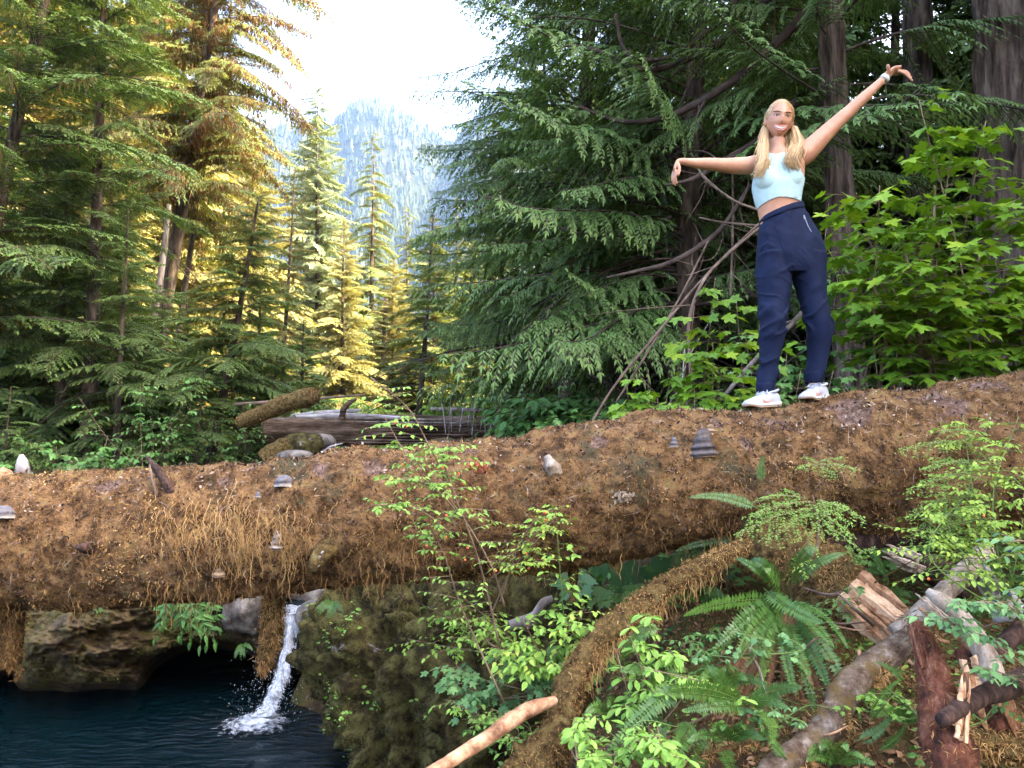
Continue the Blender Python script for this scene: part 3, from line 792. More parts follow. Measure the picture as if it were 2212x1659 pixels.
# the forest goes on up the slope outside the frame on the right
GH = 'forest on the slope right of the frame'
_rw = np.random.default_rng(77)
for i, (x, y) in enumerate([(9.5, 8.0), (10.5, 4.0), (12.5, 10.5), (13.5, 6.5), (16, 12), (17, 8.5), (12.0, 1.0), (16.5, 3.5), (19, 15), (22, 10)]):
    gz = ground_at(x, y) - .2
    root = empty('slope_conifer', (x, y, gz), 'shaded conifer on the slope beyond the right edge of the photo', 'tree', GH)
    H = _rw.uniform(17, 23)
    trunk(root, np.array([0, 0, H]), .2, .02, MAT_BARK, 10, i)
    c = link('crown', (CROWN_DARK + CROWN_CEDDARK)[i % 4], root); c.scale = (1.3, 1.3, H / 16); c.rotation_euler = (0, 0, i * 1.3)
# ---------------------------------------------------------------- the fallen mossy trunk
LOGC = smooth_path([(-900, 1245, 4.75, .345), (-450, 1212, 4.6, .35), (0, 1176, 4.5, .368), (300, 1161, 4.42, .360), (700, 1124, 4.36, .362), (1100, 1090, 4.3, .372),
                    (1450, 1042, 4.3, .376), (1640, 1025, 4.3, .382), (1900, 1003, 4.3, .40), (2212, 972, 4.3, .42), (2700, 925, 4.35, .45)], 700)
LOGP = np.array([D(a, b, c) for a, b, c, _ in LOGC]); LOGR = LOGC[:, 3] + .012
def log_at(x):
    return np.array([x, np.interp(x, LOGP[:, 0], LOGP[:, 1]), np.interp(x, LOGP[:, 0], LOGP[:, 2])]), float(np.interp(x, LOGP[:, 0], LOGR))
def lump(P): return .030 * fbm(P, 2.2, 3, 41) + .022 * fbm(P, 7, 3, 42) + .016 * np.abs(fbm(P, 18, 3, 43))
def on_log(px, py):
    """Point and normal where the view ray (px, py) meets the trunk."""
    d = D(px, py, 1.0); Y = 4.0
    for _ in range(6):
        c, r = log_at(d[0] * Y)
        a = 1 + d[2] ** 2; b = -2 * (c[1] + d[2] * c[2]); cc = c[1] ** 2 + c[2] ** 2 - r * r
        q = b * b - 4 * a * cc
        Y = (-b - math.sqrt(max(q, 0))) / (2 * a)
    p = d * Y; c, r = log_at(p[0])
    n = p - c; n[0] = 0; n = n / np.linalg.norm(n)
    return p + n * (float(lump((c + n * r)[None])[0]) - .012), n

def moss_log_mat():
    m = M('moss_on_log', mul=(1.75, 1.58, 1.38), stops=[(.20, (.012, .008, .005)), (.36, (.050, .030, .015)), (.50, (.105, .064, .032)), (.62, (.16, .100, .052)), (.74, (.13, .105, .045)), (.9, (.28, .21, .14))],
          scale=11, detail=12, rough=.95, spec=.08, bump=1.0, bscale=48, bdist=.05, contrast=1.7, nrough=.72, patch=((.085, .08, .045), 2.2, .55, .66))
    nt = m.node_tree; b = nt.nodes['Principled BSDF']
    old = b.inputs['Base Color'].links[0].from_socket
    at = nt.nodes.new('ShaderNodeAttribute'); at.attribute_name = 'tint'
    tc = nt.nodes.new('ShaderNodeTexCoord'); n = nt.nodes.new('ShaderNodeTexNoise'); n.inputs['Scale'].default_value = 30; n.inputs['Detail'].default_value = 10; n.inputs['Roughness'].default_value = .7
    nt.links.new(tc.outputs['Object'], n.inputs['Vector'])
    bark = ramp_node(nt, [(.3, (.05, .03, .02)), (.5, (.18, .11, .08)), (.68, (.36, .25, .20))], n.outputs[0])
    mx = nt.nodes.new('ShaderNodeMix'); mx.data_type = 'RGBA'
    nt.links.new(at.outputs['Fac'], mx.inputs[0]); nt.links.new(old, mx.inputs[6]); nt.links.new(bark, mx.inputs[7])
    nt.links.new(mx.outputs[2], b.inputs['Base Color'])
    return m
MAT_LOG = moss_log_mat()
MAT_TUFT = M('moss_strands', mul=(1.7, 1.58, 1.34), stops=[(0, (.028, .016, .009)), (.3, (.090, .052, .024)), (.55, (.165, .100, .046)), (.75, (.22, .145, .062)), (1, (.34, .25, .14))], wn=.15, wa=.85, scale=3, detail=2, rough=.9, spec=.05, transl=.2)
BARK_PATCH = [(1845, 880, 55, 38), (2030, 858, 48, 42), (1665, 893, 30, 12), (800, 1002, 26, 12), (690, 1012, 18, 9), (1545, 905, 18, 8), (2140, 830, 40, 12),
              (1180, 1003, 14, 9), (1015, 965, 16, 6), (1290, 960, 14, 8), (480, 1030, 24, 6), (1610, 950, 16, 9), (240, 1040, 30, 8)]
_bp = []
for (a, b, rx, ry) in BARK_PATCH:
    p, n = on_log(a, b); _bp.append((p, rx / 1660 * 4.3, ry / 1660 * 4.3))
def bark_mask(P):
    m = np.zeros(len(P)); jit = .75 * fbm(P, 16, 4, 71)
    for p, rx, ry in _bp:
        d2 = np.sqrt(((P[:, 0] - p[0]) / rx) ** 2 + ((P[:, 2] - p[2]) / (ry * 1.0 + .01)) ** 2 + ((P[:, 1] - p[1]) / .22) ** 2)
        m = np.maximum(m, sstep(1.05, .8, d2 + jit))
    return m

LOG = empty('fallen_trunk', tuple(log_at(.0)[0]), 'huge brown moss covered trunk lying across the stream under the person', 'log')
LOG0 = np.array(LOG.location)
def make_log():
    k = 150
    T, N, B = frames(LOGP)
    a = np.linspace(0, 2 * math.pi, k, endpoint=False)
    dirs = N[:, None, :] * np.cos(a)[None, :, None] + B[:, None, :] * np.sin(a)[None, :, None]
    P = (LOGP[:, None, :] + dirs * LOGR[:, None, None]).reshape(-1, 3); d = dirs.reshape(-1, 3)
    bm = bark_mask(P)
    V = P + d * (lump(P) - .012 * bm - .012)[:, None]
    mb = MB().add(V - LOG0, grid_faces(len(LOGP), k, True), bm)
    mb.build('trunk', MAT_LOG, LOG)
make_log()
def log_surface(x, ang):
    """ang 0 = towards the camera, +90 deg = top."""
    yc = np.interp(x, LOGP[:, 0], LOGP[:, 1]); zc = np.interp(x, LOGP[:, 0], LOGP[:, 2]); r = np.interp(x, LOGP[:, 0], LOGR)
    n = np.stack([0 * x, -np.cos(ang), np.sin(ang)], 1)
    P = np.stack([x, yc, zc], 1) + n * r[:, None]
    return P + n * (lump(P) - .012)[:, None], n
def make_log_moss():
    rng = np.random.default_rng(21); n = 150000
    x = rng.uniform(-3.4, 3.35, n); ang = rng.uniform(-1.75, 2.35, n)
    P, N = log_surface(x, ang)
    keep = (bark_mask(P) < .45 + .3 * rng.random(n)) & (fbm(P, 3.0, 3, 90) > -.62 + .5 * rng.random(n) - .3)
    P, N, ang = P[keep], N[keep], ang[keep]; n = len(P)
    down = np.stack([0 * ang, -np.sin(ang) * 1.0, -np.cos(ang)], 1)
    d = N * rng.uniform(.15, .9, n)[:, None] + down * (.35 + .6 * np.cos(ang))[:, None] * rng.uniform(.2, 1.4, n)[:, None] + rng.normal(0, .5, (n, 3))
    L = rng.uniform(.006, .017, n) * (1 + 1.2 * (rng.random(n) < .07))
    V, F = blades(P - N * .004, d, N + rng.normal(0, .5, (n, 3)), L, rng.uniform(.0034, .0078, n), .25)
    t = np.clip(.42 + .38 * fbm(P, 2.0, 3, 91) + .42 * fbm(P, 12, 2, 92) + rng.normal(0, .2, n), 0, 1)
    o = MB().add(V - LOG0, F, np.repeat(t, 4)).build('moss_tufts', MAT_TUFT, LOG); o['kind'] = 'stuff'
    # strands that hang off the side
    clus = [(410, 1130, 70, 70, 150), (520, 1150, 120, 80, 380), (640, 1160, 90, 70, 220), (300, 1130, 70, 60, 120), (880, 1180, 70, 60, 200), (790, 1150, 60, 60, 120), (960, 1200, 50, 40, 90), (1330, 1110, 60, 60, 70),
            (1540, 1090, 90, 70, 120), (1880, 1040, 60, 60, 110), (1700, 1060, 120, 80, 120), (1120, 1080, 90, 80, 110), (160, 1210, 90, 60, 110), (40, 1230, 60, 50, 80), (1000, 1080, 120, 90, 120), (1420, 1130, 80, 50, 90), (1180, 1180, 90, 40, 90),
            (250, 1230, 120, 40, 120), (700, 1225, 120, 30, 110), (1950, 960, 80, 60, 60), (1280, 1000, 160, 50, 70)]
    mb = MB()
    for cx, cy, rx, ry, m in clus:
        for _ in range(int(m * (.9 if cy > 1100 and cx in (410, 520, 640, 880) else .4))):
            px, py = rng.normal(cx, rx * .6), rng.normal(cy, ry * .55)
            if py > 1250 - .06 * px: continue
            p, nn = on_log(px, py)
            Ls = rng.uniform(.015, .075) * (2.2 if rng.random() < .12 else 1) * (1.6 if cx in (410, 520, 640, 880) else 1)
            k = 6; s = np.linspace(0, 1, k)
            c, r = log_at(p[0])
            ang0 = math.atan2(nn[2], -nn[1]); 
            # follow the round side downwards, then hang free
            a = ang0 - s * Ls / r
            Q = np.stack([p[0] + np.cumsum(rng.normal(0, .011, k)), c[1] - (r + .014 + .012 * rng.random()) * np.cos(np.maximum(a, -.5)), c[2] + (r + .014) * np.sin(np.maximum(a, -.5))], 1)
            free = np.maximum(-.5 - a, 0) * r
            Q[:, 2] -= free
            w = rng.uniform(.0006, .0015) * (1 - .6 * s)
            V = np.concatenate([Q - [[1, 0, 0]] * w[:, None], Q + [[1, .3, 0]] * w[:, None]])
            i = np.arange(k - 1)
            mb.add(V - LOG0, np.stack([i, i + 1, i + 1 + k, i + k], -1), np.clip(rng.normal(.74 if cx in (410, 520) else .48, .2), .05, 1))
    # fringe under the belly, in clumps
    for _ in range(34):
        xc = rng.uniform(-3.2, 3.1); m = int(rng.integers(6, 34)); Lc = rng.uniform(.03, .12)
        for _k in range(m):
            x = xc + rng.normal(0, .06); c, r = log_at(x); a = rng.uniform(-1.35, -.55); k = 6; s = np.linspace(0, 1, k); Ls = Lc * rng.uniform(.4, 1.4)
            b0 = np.array([x, c[1] - (r + .004) * math.cos(a), c[2] + (r + .004) * math.sin(a)])
            Q = b0 + np.stack([np.cumsum(rng.normal(0, .008, k)), np.cumsum(rng.normal(0, .004, k)), -s * Ls], 1)
            w = rng.uniform(.0008, .0022) * (1 - .6 * s)
            V = np.concatenate([Q - [[1, 0, 0]] * w[:, None], Q + [[1, .3, 0]] * w[:, None]]); i = np.arange(k - 1)
            mb.add(V - LOG0, np.stack([i, i + 1, i + 1 + k, i + k], -1), np.clip(rng.normal(.40, .18), .05, 1))
    o = mb.build('hanging_moss', MAT_TUFT, LOG); o['kind'] = 'stuff'
make_log_moss()
MAT_GREENMOSS = M('olive_moss', [(0, (.018, .016, .007)), (.3, (.055, .048, .016)), (.55, (.11, .10, .03)), (.78, (.17, .165, .05)), (1, (.26, .24, .10))], wn=.15, wa=.85, scale=3, detail=2, rough=.9, spec=.05, transl=.2)
MAT_FLAKE = M('bark_flakes', [(0, (.02, .012, .008)), (.35, (.07, .04, .025)), (.6, (.17, .11, .08)), (.85, (.30, .23, .18)), (1, (.42, .37, .32))], wn=.1, wa=.9, scale=9, rough=.85, spec=.15)
def make_log_litter():
    rng = np.random.default_rng(23); n = 9000
    x = rng.uniform(-3.3, 3.3, n); ang = rng.uniform(-.9, 2.0, n); P, N = log_surface(x, ang)
    d = norm(rng.normal(0, 1, (n, 3)) + N * .2)
    V, F = blades(P + N * .006, d, N + rng.normal(0, .45, (n, 3)), rng.uniform(.008, .034, n), rng.uniform(.005, .016, n), .1, .5)
    o = MB().add(V - LOG0, F, np.repeat(rng.random(n) ** 2.4 * (.55 + .45 * (np.repeat(ang > .5, 1))), 4)).build('bark_flakes', MAT_FLAKE, LOG, smooth=False); o['kind'] = 'stuff'
    # fine dry twiglets
    n = 2600; x = rng.uniform(-3.3, 3.3, n); ang = rng.uniform(-1.0, 2.0, n); P, N = log_surface(x, ang)
    d = norm(rng.normal(0, 1, (n, 3))); d = norm(d - N * (np.sum(d * N, 1) * .7)[:, None])
    V, F = blades(P + N * .012, d, N, rng.uniform(.03, .10, n), rng.uniform(.0016, .003, n), .1, .5)
    o = MB().add(V - LOG0, F, np.repeat(rng.uniform(.1, .95, n), 4)).build('dry_twiglets', MAT_FLAKE, LOG, smooth=False); o['kind'] = 'stuff'
make_log_litter()

def tufts_on(P, N, n, rng, L=(.01, .03), W=(.002, .005), hang=.5, t0=.5, origin=(0, 0, 0), mat=None, parent=None, name='moss_tufts', sp=.18):
    i = rng.integers(0, len(P), n)
    p = P[i] + rng.normal(0, .008, (n, 3)); nn = N[i]
    d = nn * rng.uniform(.2, .9, n)[:, None] + rng.normal(0, .5, (n, 3)) - np.array([0, 0, 1.0]) * (hang * rng.uniform(0, 1.4, n))[:, None]
    V, F = blades(p, d, nn + rng.normal(0, .5, (n, 3)), rng.uniform(*L, n), rng.uniform(*W, n), .25)
    o = MB().add(V - np.asarray(origin), F, np.repeat(np.clip(t0 + .3 * fbm(p, 4, 3, 33) + rng.normal(0, sp, n), 0, 1), 4)).build(name, mat or MAT_TUFT, parent)
    o['kind'] = 'stuff'
    return o

def limb_surface(P, R, n, rng):
    """Random points and normals on a tube."""
    T, N, B = frames(P)
    L = np.concatenate([[0], np.cumsum(np.linalg.norm(np.diff(P, axis=0), axis=1))])
    s = rng.random(n) * L[-1]; a = rng.uniform(0, 2 * math.pi, n)
    g = lambda A: np.stack([np.interp(s, L, A[:, k]) for k in range(3)], 1)
    nn = norm(g(N) * np.cos(a)[:, None] + g(B) * np.sin(a)[:, None])
    return g(P) + nn * np.interp(s, L, R)[:, None], nn

MAT_LIMBMOSS = M('mossy_bark', [(.25, (.016, .010, .005)), (.42, (.06, .038, .015)), (.58, (.12, .08, .028)), (.75, (.16, .13, .05)), (.9, (.26, .2, .12))], scale=24, nrough=.7, detail=10, rough=.95, spec=.08, bump=1.0, bscale=30, bdist=.03, contrast=1.5)
MAT_PEELED = M('peeled_orange_wood', [(.28, (0.1105, 0.0510, 0.0255)), (.46, (0.2805, 0.1445, 0.0765)), (.62, (0.4250, 0.2550, 0.1445)), (.8, (0.5270, 0.3825, 0.2550))], scale=14, nrough=.7, stretch=(1, 1, 1), detail=9, rough=.7, spec=.25, bump=.5, bscale=30, contrast=1.4)
MAT_SPLINT = M('splintered_orange_wood', [(.28, (0.1456, 0.0624, 0.0260)), (.46, (0.3744, 0.1976, 0.1040)), (.62, (0.5720, 0.3536, 0.2080)), (.8, (0.7072, 0.5200, 0.3536))], wn=.7, wr=.3, scale=14, detail=9, rough=.8, spec=.15, bump=.8, bscale=60, contrast=1.4)
MAT_OLDLOG = M('furrowed_old_wood', [(.28, (.022, .014, .009)), (.48, (.075, .05, .034)), (.64, (.14, .10, .07)), (.8, (.24, .19, .15))], scale=5, stretch=(.35, 1, 2.5), detail=10, nrough=.7, rough=.95, spec=.05, bump=1.0, bscale=14, bdist=.05, contrast=1.5)
MAT_DARKWOOD = M('wet_dark_wood', [(.28, (.012, .008, .007)), (.5, (.045, .026, .02)), (.68, (.10, .055, .04)), (.85, (.2, .15, .13))], scale=22, nrough=.7, stretch=(1, 1, .4), detail=10, rough=.85, spec=.15, bump=1.0, bscale=50, contrast=1.4)
MAT_REDWOOD = M('rotten_red_wood', [(.28, (.02, .010, .008)), (.48, (.10, .035, .02)), (.64, (.17, .075, .045)), (.8, (.3, .2, .16))], scale=18, nrough=.7, stretch=(1, 1, .3), detail=10, rough=.85, spec=.12, bump=1.0, bscale=50, contrast=1.6)
MAT_LIMBBARK = M('lichen_grey_bark', [(.25, (0.0300, 0.0180, 0.0120)), (.42, (0.0780, 0.0510, 0.0330)), (.58, (0.1320, 0.0990, 0.0720)), (.72, (0.2160, 0.1860, 0.1560))], scale=20, nrough=.7, detail=10, rough=.85, spec=.15, bump=.8, bscale=28, bdist=.03, contrast=1.5, patch=((.10, .065, .02), 9, .50, .62))
MAT_PALEWOOD = M('pale_weathered_wood', [(.28, (0.0960, 0.0660, 0.0450)), (.46, (0.2160, 0.1680, 0.1260)), (.62, (0.3120, 0.2640, 0.2160)), (.8, (0.3960, 0.3600, 0.3180))], scale=18, nrough=.7, stretch=(1, 1, .5), detail=9, rough=.8, spec=.2, bump=.6, bscale=30, contrast=1.4)
MAT_SILVER = M('silver_weathered_wood', [(.28, (0.1100, 0.0935, 0.0880)), (.5, (0.2475, 0.2255, 0.2200)), (.7, (0.3740, 0.3575, 0.3575))], scale=9, stretch=(.3, 1, 1), detail=9, rough=.8, spec=.2, bump=.6, bscale=30, contrast=1.4)

def limb(name, label, cat, pts, mat, n=40, k=18,  bumpy=.16, moss=0, mosst=.5, group=None, seed=1, hang=.6, parent=None, trunkname='stem', moss_sel=None, bscale=9, tl=(.012, .045)):
    c = smooth_path([(*D(x, y, Y), r / 1660 * Y) for x, y, Y, r in pts], n)
    P, R = c[:, :3], np.maximum(c[:, 3], .001)
    root = parent or empty(name, tuple(P[0]), label, cat, group)
    o0 = np.array(root.location)
    if R.max() > .02: P, R, k = smooth_path(P, len(P) * 2), np.interp(np.linspace(0, 1, len(P) * 2), np.linspace(0, 1, len(P)), R), int(k * 1.6)
    V, F = tube_vf(P, R, k, True, bumpy, bscale, seed)
    st = MB().add(V - o0, F, .5).build(trunkname, mat, root)
    if moss:
        rng = np.random.default_rng(seed)
        SP, SN = limb_surface(P, R, moss * 2, rng)
        if moss_sel is not None:
            keep = moss_sel(SP, SN); SP, SN = SP[keep], SN[keep]
        tufts_on(SP, SN, min(moss, len(SP)) , rng, tl, (.002, .005), hang, mosst, o0, None, root)
    return root

# broken mossy limbs hanging from the trunk, and its stubs
for pts, ms, sd in [([(592, 1235, 4.45, 17), (590, 1300, 4.48, 19), (586, 1370, 4.5, 18), (574, 1420, 4.5, 12), (568, 1452, 4.5, 4)], 3200, 1),
                    ([(30, 1290, 4.5, 20), (28, 1350, 4.5, 13), (22, 1410, 4.5, 11), (20, 1440, 4.5, 4)], 2000, 2),
                    ([(48, 1290, 4.6, 9), (42, 1400, 4.6, 7), (38, 1470, 4.6, 5)], 300, 6),
                    ([(1234, 1180, 4.4, 13), (1238, 1230, 4.4, 11), (1240, 1275, 4.42, 7), (1238, 1300, 4.42, 3)], 500, 3),
                    ([(1322, 1175, 4.3, 14), (1326, 1205, 4.3, 12), (1328, 1224, 4.3, 4)], 300, 4)]:
    limb('broken_limb', None, None, pts, MAT_LIMBMOSS, 30, 12, .25, 0, parent=LOG, trunkname='broken_limb', seed=sd)
    c = smooth_path([(*D(x, y, Y), r / 1660 * Y) for x, y, Y, r in pts], 30); _rg = np.random.default_rng(sd)
    SP, SN = limb_surface(c[:, :3], c[:, 3], ms, _rg)
    tufts_on(SP, SN, ms, _rg, (.015, .05), (.002, .005), 1.3, .5, LOG0, None, LOG, 'limb_moss')
def stub(pts, mat, nm, sd, k=12, bump=.25):
    c = smooth_path([(*(on_log(x, y)[0] + on_log(x, y)[1] * out), r / 1660 * 4.1) for x, y, out, r in pts], 18)
    V, F = tube_vf(c[:, :3], c[:, 3], k, True, bump, 22, sd)
    return MB().add(V - LOG0, F, .5).build(nm, mat, LOG)
stub([(376, 1068, -.03, 11), (360, 1052, .04, 9), (342, 1038, .09, 7), (326, 1030, .13, 3)], MAT_DARKWOOD, 'branch_stub', 1)
stub([(338, 1072, .0, 4), (336, 1050, .08, 3), (333, 1040, .1, 2)], MAT_TWIG, 'branch_stub', 2)
stub([(1203, 1025, -.04, 17), (1192, 1012, .03, 13), (1180, 1002, .07, 6)], MAT_PALEWOOD, 'branch_stub', 3, 9, .5)
stub([(190, 1188, -.03, 15), (184, 1183, .05, 12), (178, 1180, .08, 7)], MAT_DARKWOOD, 'branch_stub', 4, 10, .5)
stub([(712, 1185, -.05, 24), (704, 1187, .05, 21), (694, 1196, .11, 15), (686, 1208, .13, 7)], MAT_LIMBMOSS, 'branch_stub', 5, 14, .3)
stub([(706, 1180, .06, 9), (700, 1190, .10, 11), (692, 1200, .13, 7)], MAT_SILVER, 'rotten_wood', 6, 10, .4)

# bracket fungi ---------------------------------------------------
def fungus_mat(name, stops): return M(name, stops, wn=.18, wa=.82, scale=30, detail=5, rough=.7, spec=.25, bump=.3, bscale=60)
MAT_CONKDARK = fungus_mat('dark_banded_bracket', [(0, (0.1600, 0.1200, 0.1040)), (.12, (0.0560, 0.0400, 0.0400)), (.24, (0.1280, 0.1040, 0.0960)), (.32, (0.0280, 0.0240, 0.0240)), (.46, (0.0960, 0.0800, 0.0800)), (.56, (0.0240, 0.0200, 0.0216)), (.72, (0.0800, 0.0680, 0.0680)), (.8, (0.0480, 0.0360, 0.0320)), (.9, (0.2400, 0.1360, 0.0640)), (1, (0.3600, 0.2560, 0.1600))])
MAT_CONKGREY = fungus_mat('grey_bracket', [(0, (0.1260, 0.1176, 0.1260)), (.3, (0.0840, 0.0798, 0.0882)), (.5, (0.1176, 0.1092, 0.1176)), (.62, (0.0588, 0.0504, 0.0546)), (.74, (0.1890, 0.1680, 0.1512)), (.88, (0.2520, 0.2184, 0.1848)), (1, (0.2604, 0.2310, 0.1890))])
MAT_CONKSTRIPE = fungus_mat('striped_bracket', [(0, (0.2500, 0.2300, 0.2100)), (.14, (0.0500, 0.0350, 0.0300)), (.22, (0.2500, 0.2300, 0.2100)), (.34, (0.0450, 0.0300, 0.0250)), (.44, (0.2400, 0.2100, 0.1800)), (.56, (0.0500, 0.0325, 0.0250)), (.68, (0.2400, 0.2000, 0.1650)), (.78, (0.0600, 0.0350, 0.0250)), (.9, (0.2500, 0.1800, 0.1100)), (1, (0.3000, 0.2400, 0.1700))])
MAT_CONKTAN = fungus_mat('tan_bracket', [(0, (0.2100, 0.1440, 0.0840)), (.4, (0.1440, 0.0900, 0.0480)), (.6, (0.2520, 0.1800, 0.1080)), (.75, (0.1080, 0.0600, 0.0360)), (1, (0.3300, 0.2700, 0.1920))])
MAT_RUFFRED = fungus_mat('orange_ruffled_fungus', [(0, (.22, .05, .025)), (.5, (.45, .13, .06)), (1, (.62, .30, .17))])
MAT_RUFFCREAM = fungus_mat('cream_ruffled_fungus', [(0, (0.1820, 0.1050, 0.0630)), (.5, (0.3640, 0.2660, 0.1890)), (1, (0.5040, 0.4200, 0.3360))])

def conk(label, px, py, w, h, mat, tiers=3, out=.75, seed=0, lean=0.0):
    p, n = on_log(px, py); p = p + n * .020
    rng = np.random.default_rng(seed)
    W = w / 2 / 1660 * 4.3; H = h / 1660 * 4.3
    nu, ns = 40, 64
    phi = np.linspace(-.12, math.pi + .12, nu); s = np.linspace(0, 1, ns)
    PH, S = np.meshgrid(phi, s, indexing='ij')
    top = np.clip(S / .78, 0, 1)
    r = (.30 + .70 * top ** .8) * (1 + .10 * np.sin(top * tiers * 2 * math.pi - 1.2)) 
    und = np.clip((S - .78) / .22, 0, 1)
    r = r * (1 - und ** 1.3 * .96)
    z = .5 - top ** (.9 if tiers > 1 else 1.3) + .10 * und - .05 * np.sin(und * math.pi)
    wob = 1 + .12 * fbm(np.stack([np.cos(PH).ravel() * 1.5, np.sin(PH).ravel() * 1.5, S.ravel() * 2], 1), 1.5, 3, seed).reshape(r.shape)
    X = r * W * np.cos(PH) * wob; O = r * W * out * np.sin(PH) * wob; Z = z * H + lean * X
    tint = np.where(und > 0, .93 + .07 * und, top * .92)
    side = np.array([1.0, 0, 0]); outv = np.array([0, -1, .0]) * .85 + n * .15; upv = np.array([0, -.12, 1.0])
    V = X.reshape(-1, 1) * side + (O.reshape(-1, 1) - .012) * outv + Z.reshape(-1, 1) * upv
    o = MB().add(V, grid_faces(nu, ns), tint.ravel()).build('bracket_fungus', mat, loc=tuple(p))
    return tag(o, label, 'fungus', 'bracket fungi on the fallen trunk')
conk('large dark banded bracket fungus with tan rim, highest on the trunk left of the feet', 1517, 964, 58, 58, MAT_CONKDARK, 4, .7, 1, .06)
conk('small brownish bracket fungus with knob on top of the large dark one', 1533, 936, 26, 18, MAT_CONKTAN, 2, .7, 12)
conk('small ridged grey bracket fungus just left of the large dark bracket', 1457, 957, 21, 24, MAT_CONKGREY, 3, .8, 2)
conk('flat slate grey shelf fungus with cream edge on the upper left trunk', 614, 1044, 44, 24, MAT_CONKGREY, 1, 1.0, 3, .05)
conk('striped black and white bracket fungus like a stacked cone', 598, 1168, 33, 36, MAT_CONKSTRIPE, 4, .8, 4)
conk('grey and cream shelf fungus at the left frame edge', 14, 1112, 54, 26, MAT_CONKGREY, 1, .9, 5)
conk('small tan bracket fungus near the underside of the trunk', 470, 1238, 27, 20, MAT_CONKTAN, 2, .8, 6)
conk('tiny pale fungus button below left of the slate grey shelf fungus', 556, 1069, 13, 12, MAT_CONKGREY, 1, .8, 7)
def ruffle(label, px, py, w, h, mat, n, seed):
    p, nn = on_log(px, py); rng = np.random.default_rng(seed); mb = MB()
    for _ in range(n):
        c = np.array([rng.normal(0, w * .28), 0, rng.normal(0, h * .26)]) / 1660 * 4
        r = rng.uniform(.012, .024); nu, nv = 12, 5
        a = np.linspace(-.3, math.pi + .3, nu); q = np.linspace(.15, 1, nv); A, Q = np.meshgrid(a, q, indexing='ij')
        tw = rng.uniform(-.8, .8)
        X = r * Q * np.cos(A) * 1.2; O = .006 + r * Q * np.sin(A); Z = .008 * np.sin(A * 4 + rng.random() * 6) * Q ** 2 + .010 * Q
        X2 = X * math.cos(tw) - Z * math.sin(tw); Z2 = X * math.sin(tw) + Z * math.cos(tw)
        V = np.stack([X2, -O, Z2 + O * .4], -1).reshape(-1, 3) + c + nn * rng.uniform(0, .02)
        mb.add(V, grid_faces(nu, nv), np.clip(Q.ravel() * .8 + rng.normal(.1, .1), 0, 1))
    tag(mb.build('ruffled_fungus', mat, loc=tuple(p)), label, 'fungus')
ruffle('orange red ruffled fungus cluster on the middle of the trunk', 1034, 1017, 50, 24, MAT_RUFFRED, 22, 1)
ruffle('cream ruffled fungus cluster low on the trunk below the person', 1343, 1077, 34, 38, MAT_RUFFCREAM, 24, 2)

# pieces standing behind the left end of the trunk
limb('weathered_stake', 'short grey weathered stake standing behind the trunk at far left', 'stump', [(52, 1075, 4.9, 13), (50, 1030, 4.9, 13), (48, 1000, 4.9, 11), (46, 982, 4.9, 4)], MAT_SILVER, 24, 12, .18, seed=3)
limb('rotten_stump', 'crumbling orange stump top at the left frame edge', 'stump', [(4, 1075, 4.9, 28), (3, 1045, 4.9, 24), (4, 1028, 4.9, 20), (0, 1013, 4.9, 12)], MAT_PEELED, 24, 16, .3, seed=5, bscale=16)
# ---------------------------------------------------------------- broken wood on the near bank
ROOT = limb('mossy_limb', 'long moss draped limb arching down from the trunk to the bottom edge', 'branch',
     [(1665, 1158, 4.0, 15), (1560, 1203, 3.92, 17), (1440, 1266, 3.85, 21), (1330, 1350, 3.75, 25), (1262, 1425, 3.7, 27), (1228, 1500, 3.62, 29), (1212, 1570, 3.55, 32), (1180, 1630, 3.45, 44), (1120, 1700, 3.35, 50)],
     MAT_LIMBMOSS, 70, 26, .26, 13000, .5, seed=11, hang=.6, tl=(.007, .024))
c_ = smooth_path([(*D(x, y, Y), r / 1660 * Y) for x, y, Y, r in [(1560, 1215, 3.9, 30), (1440, 1280, 3.83, 35), (1330, 1365, 3.73, 40), (1262, 1435, 3.68, 40)]], 60)
def drape(root, P, R, n, rng, L=(.06, .22)):
    o0 = np.array(root.location); mb = MB()
    for _ in range(n):
        i = rng.integers(len(P)); k = 6; s = np.linspace(0, 1, k)
        b = P[i] + np.array([rng.normal(0, .02), -R[i] * rng.uniform(.3, 1.05), -R[i] * rng.uniform(-.3, .9)])
        Q = b + np.stack([np.cumsum(rng.normal(0, .006, k)), np.cumsum(rng.normal(0, .004, k)), -s * rng.uniform(*L)], 1)
        w = rng.uniform(.0008, .002) * (1 - .5 * s)
        V = np.concatenate([Q - [[1, 0, 0]] * w[:, None], Q + [[1, .3, 0]] * w[:, None]]); j = np.arange(k - 1)
        mb.add(V - o0, np.stack([j, j + 1, j + 1 + k, j + k], -1), np.clip(rng.normal(.58, .2), .1, 1))
    o = mb.build('hanging_moss', MAT_TUFT, root); o['kind'] = 'stuff'
drape(ROOT, c_[22:, :3], c_[22:, 3] * .7, 150, np.random.default_rng(3), (.03, .13)); drape(ROOT, c_[:30, :3], c_[:30, 3] * .7, 90, np.random.default_rng(4), (.03, .10))
limb('spur', None, None, [(1215, 1600, 3.5, 24), (1165, 1618, 3.45, 18), (1125, 1618, 3.42, 12), (1108, 1604, 3.42, 5)], MAT_LIMBMOSS, 24, 12, .2, parent=ROOT, trunkname='root_spur', seed=12)
limb('peeled_branch', 'bare orange peeled branch leaning out over the pond, bottom centre', 'branch',
     [(1200, 1512, 3.52, 9), (1150, 1530, 3.46, 15), (1110, 1552, 3.42, 16), (1060, 1588, 3.36, 15), (1000, 1628, 3.3, 14), (925, 1672, 3.2, 13), (860, 1715, 3.1, 11)], MAT_PEELED, 50, 14, .14, 0, seed=13)
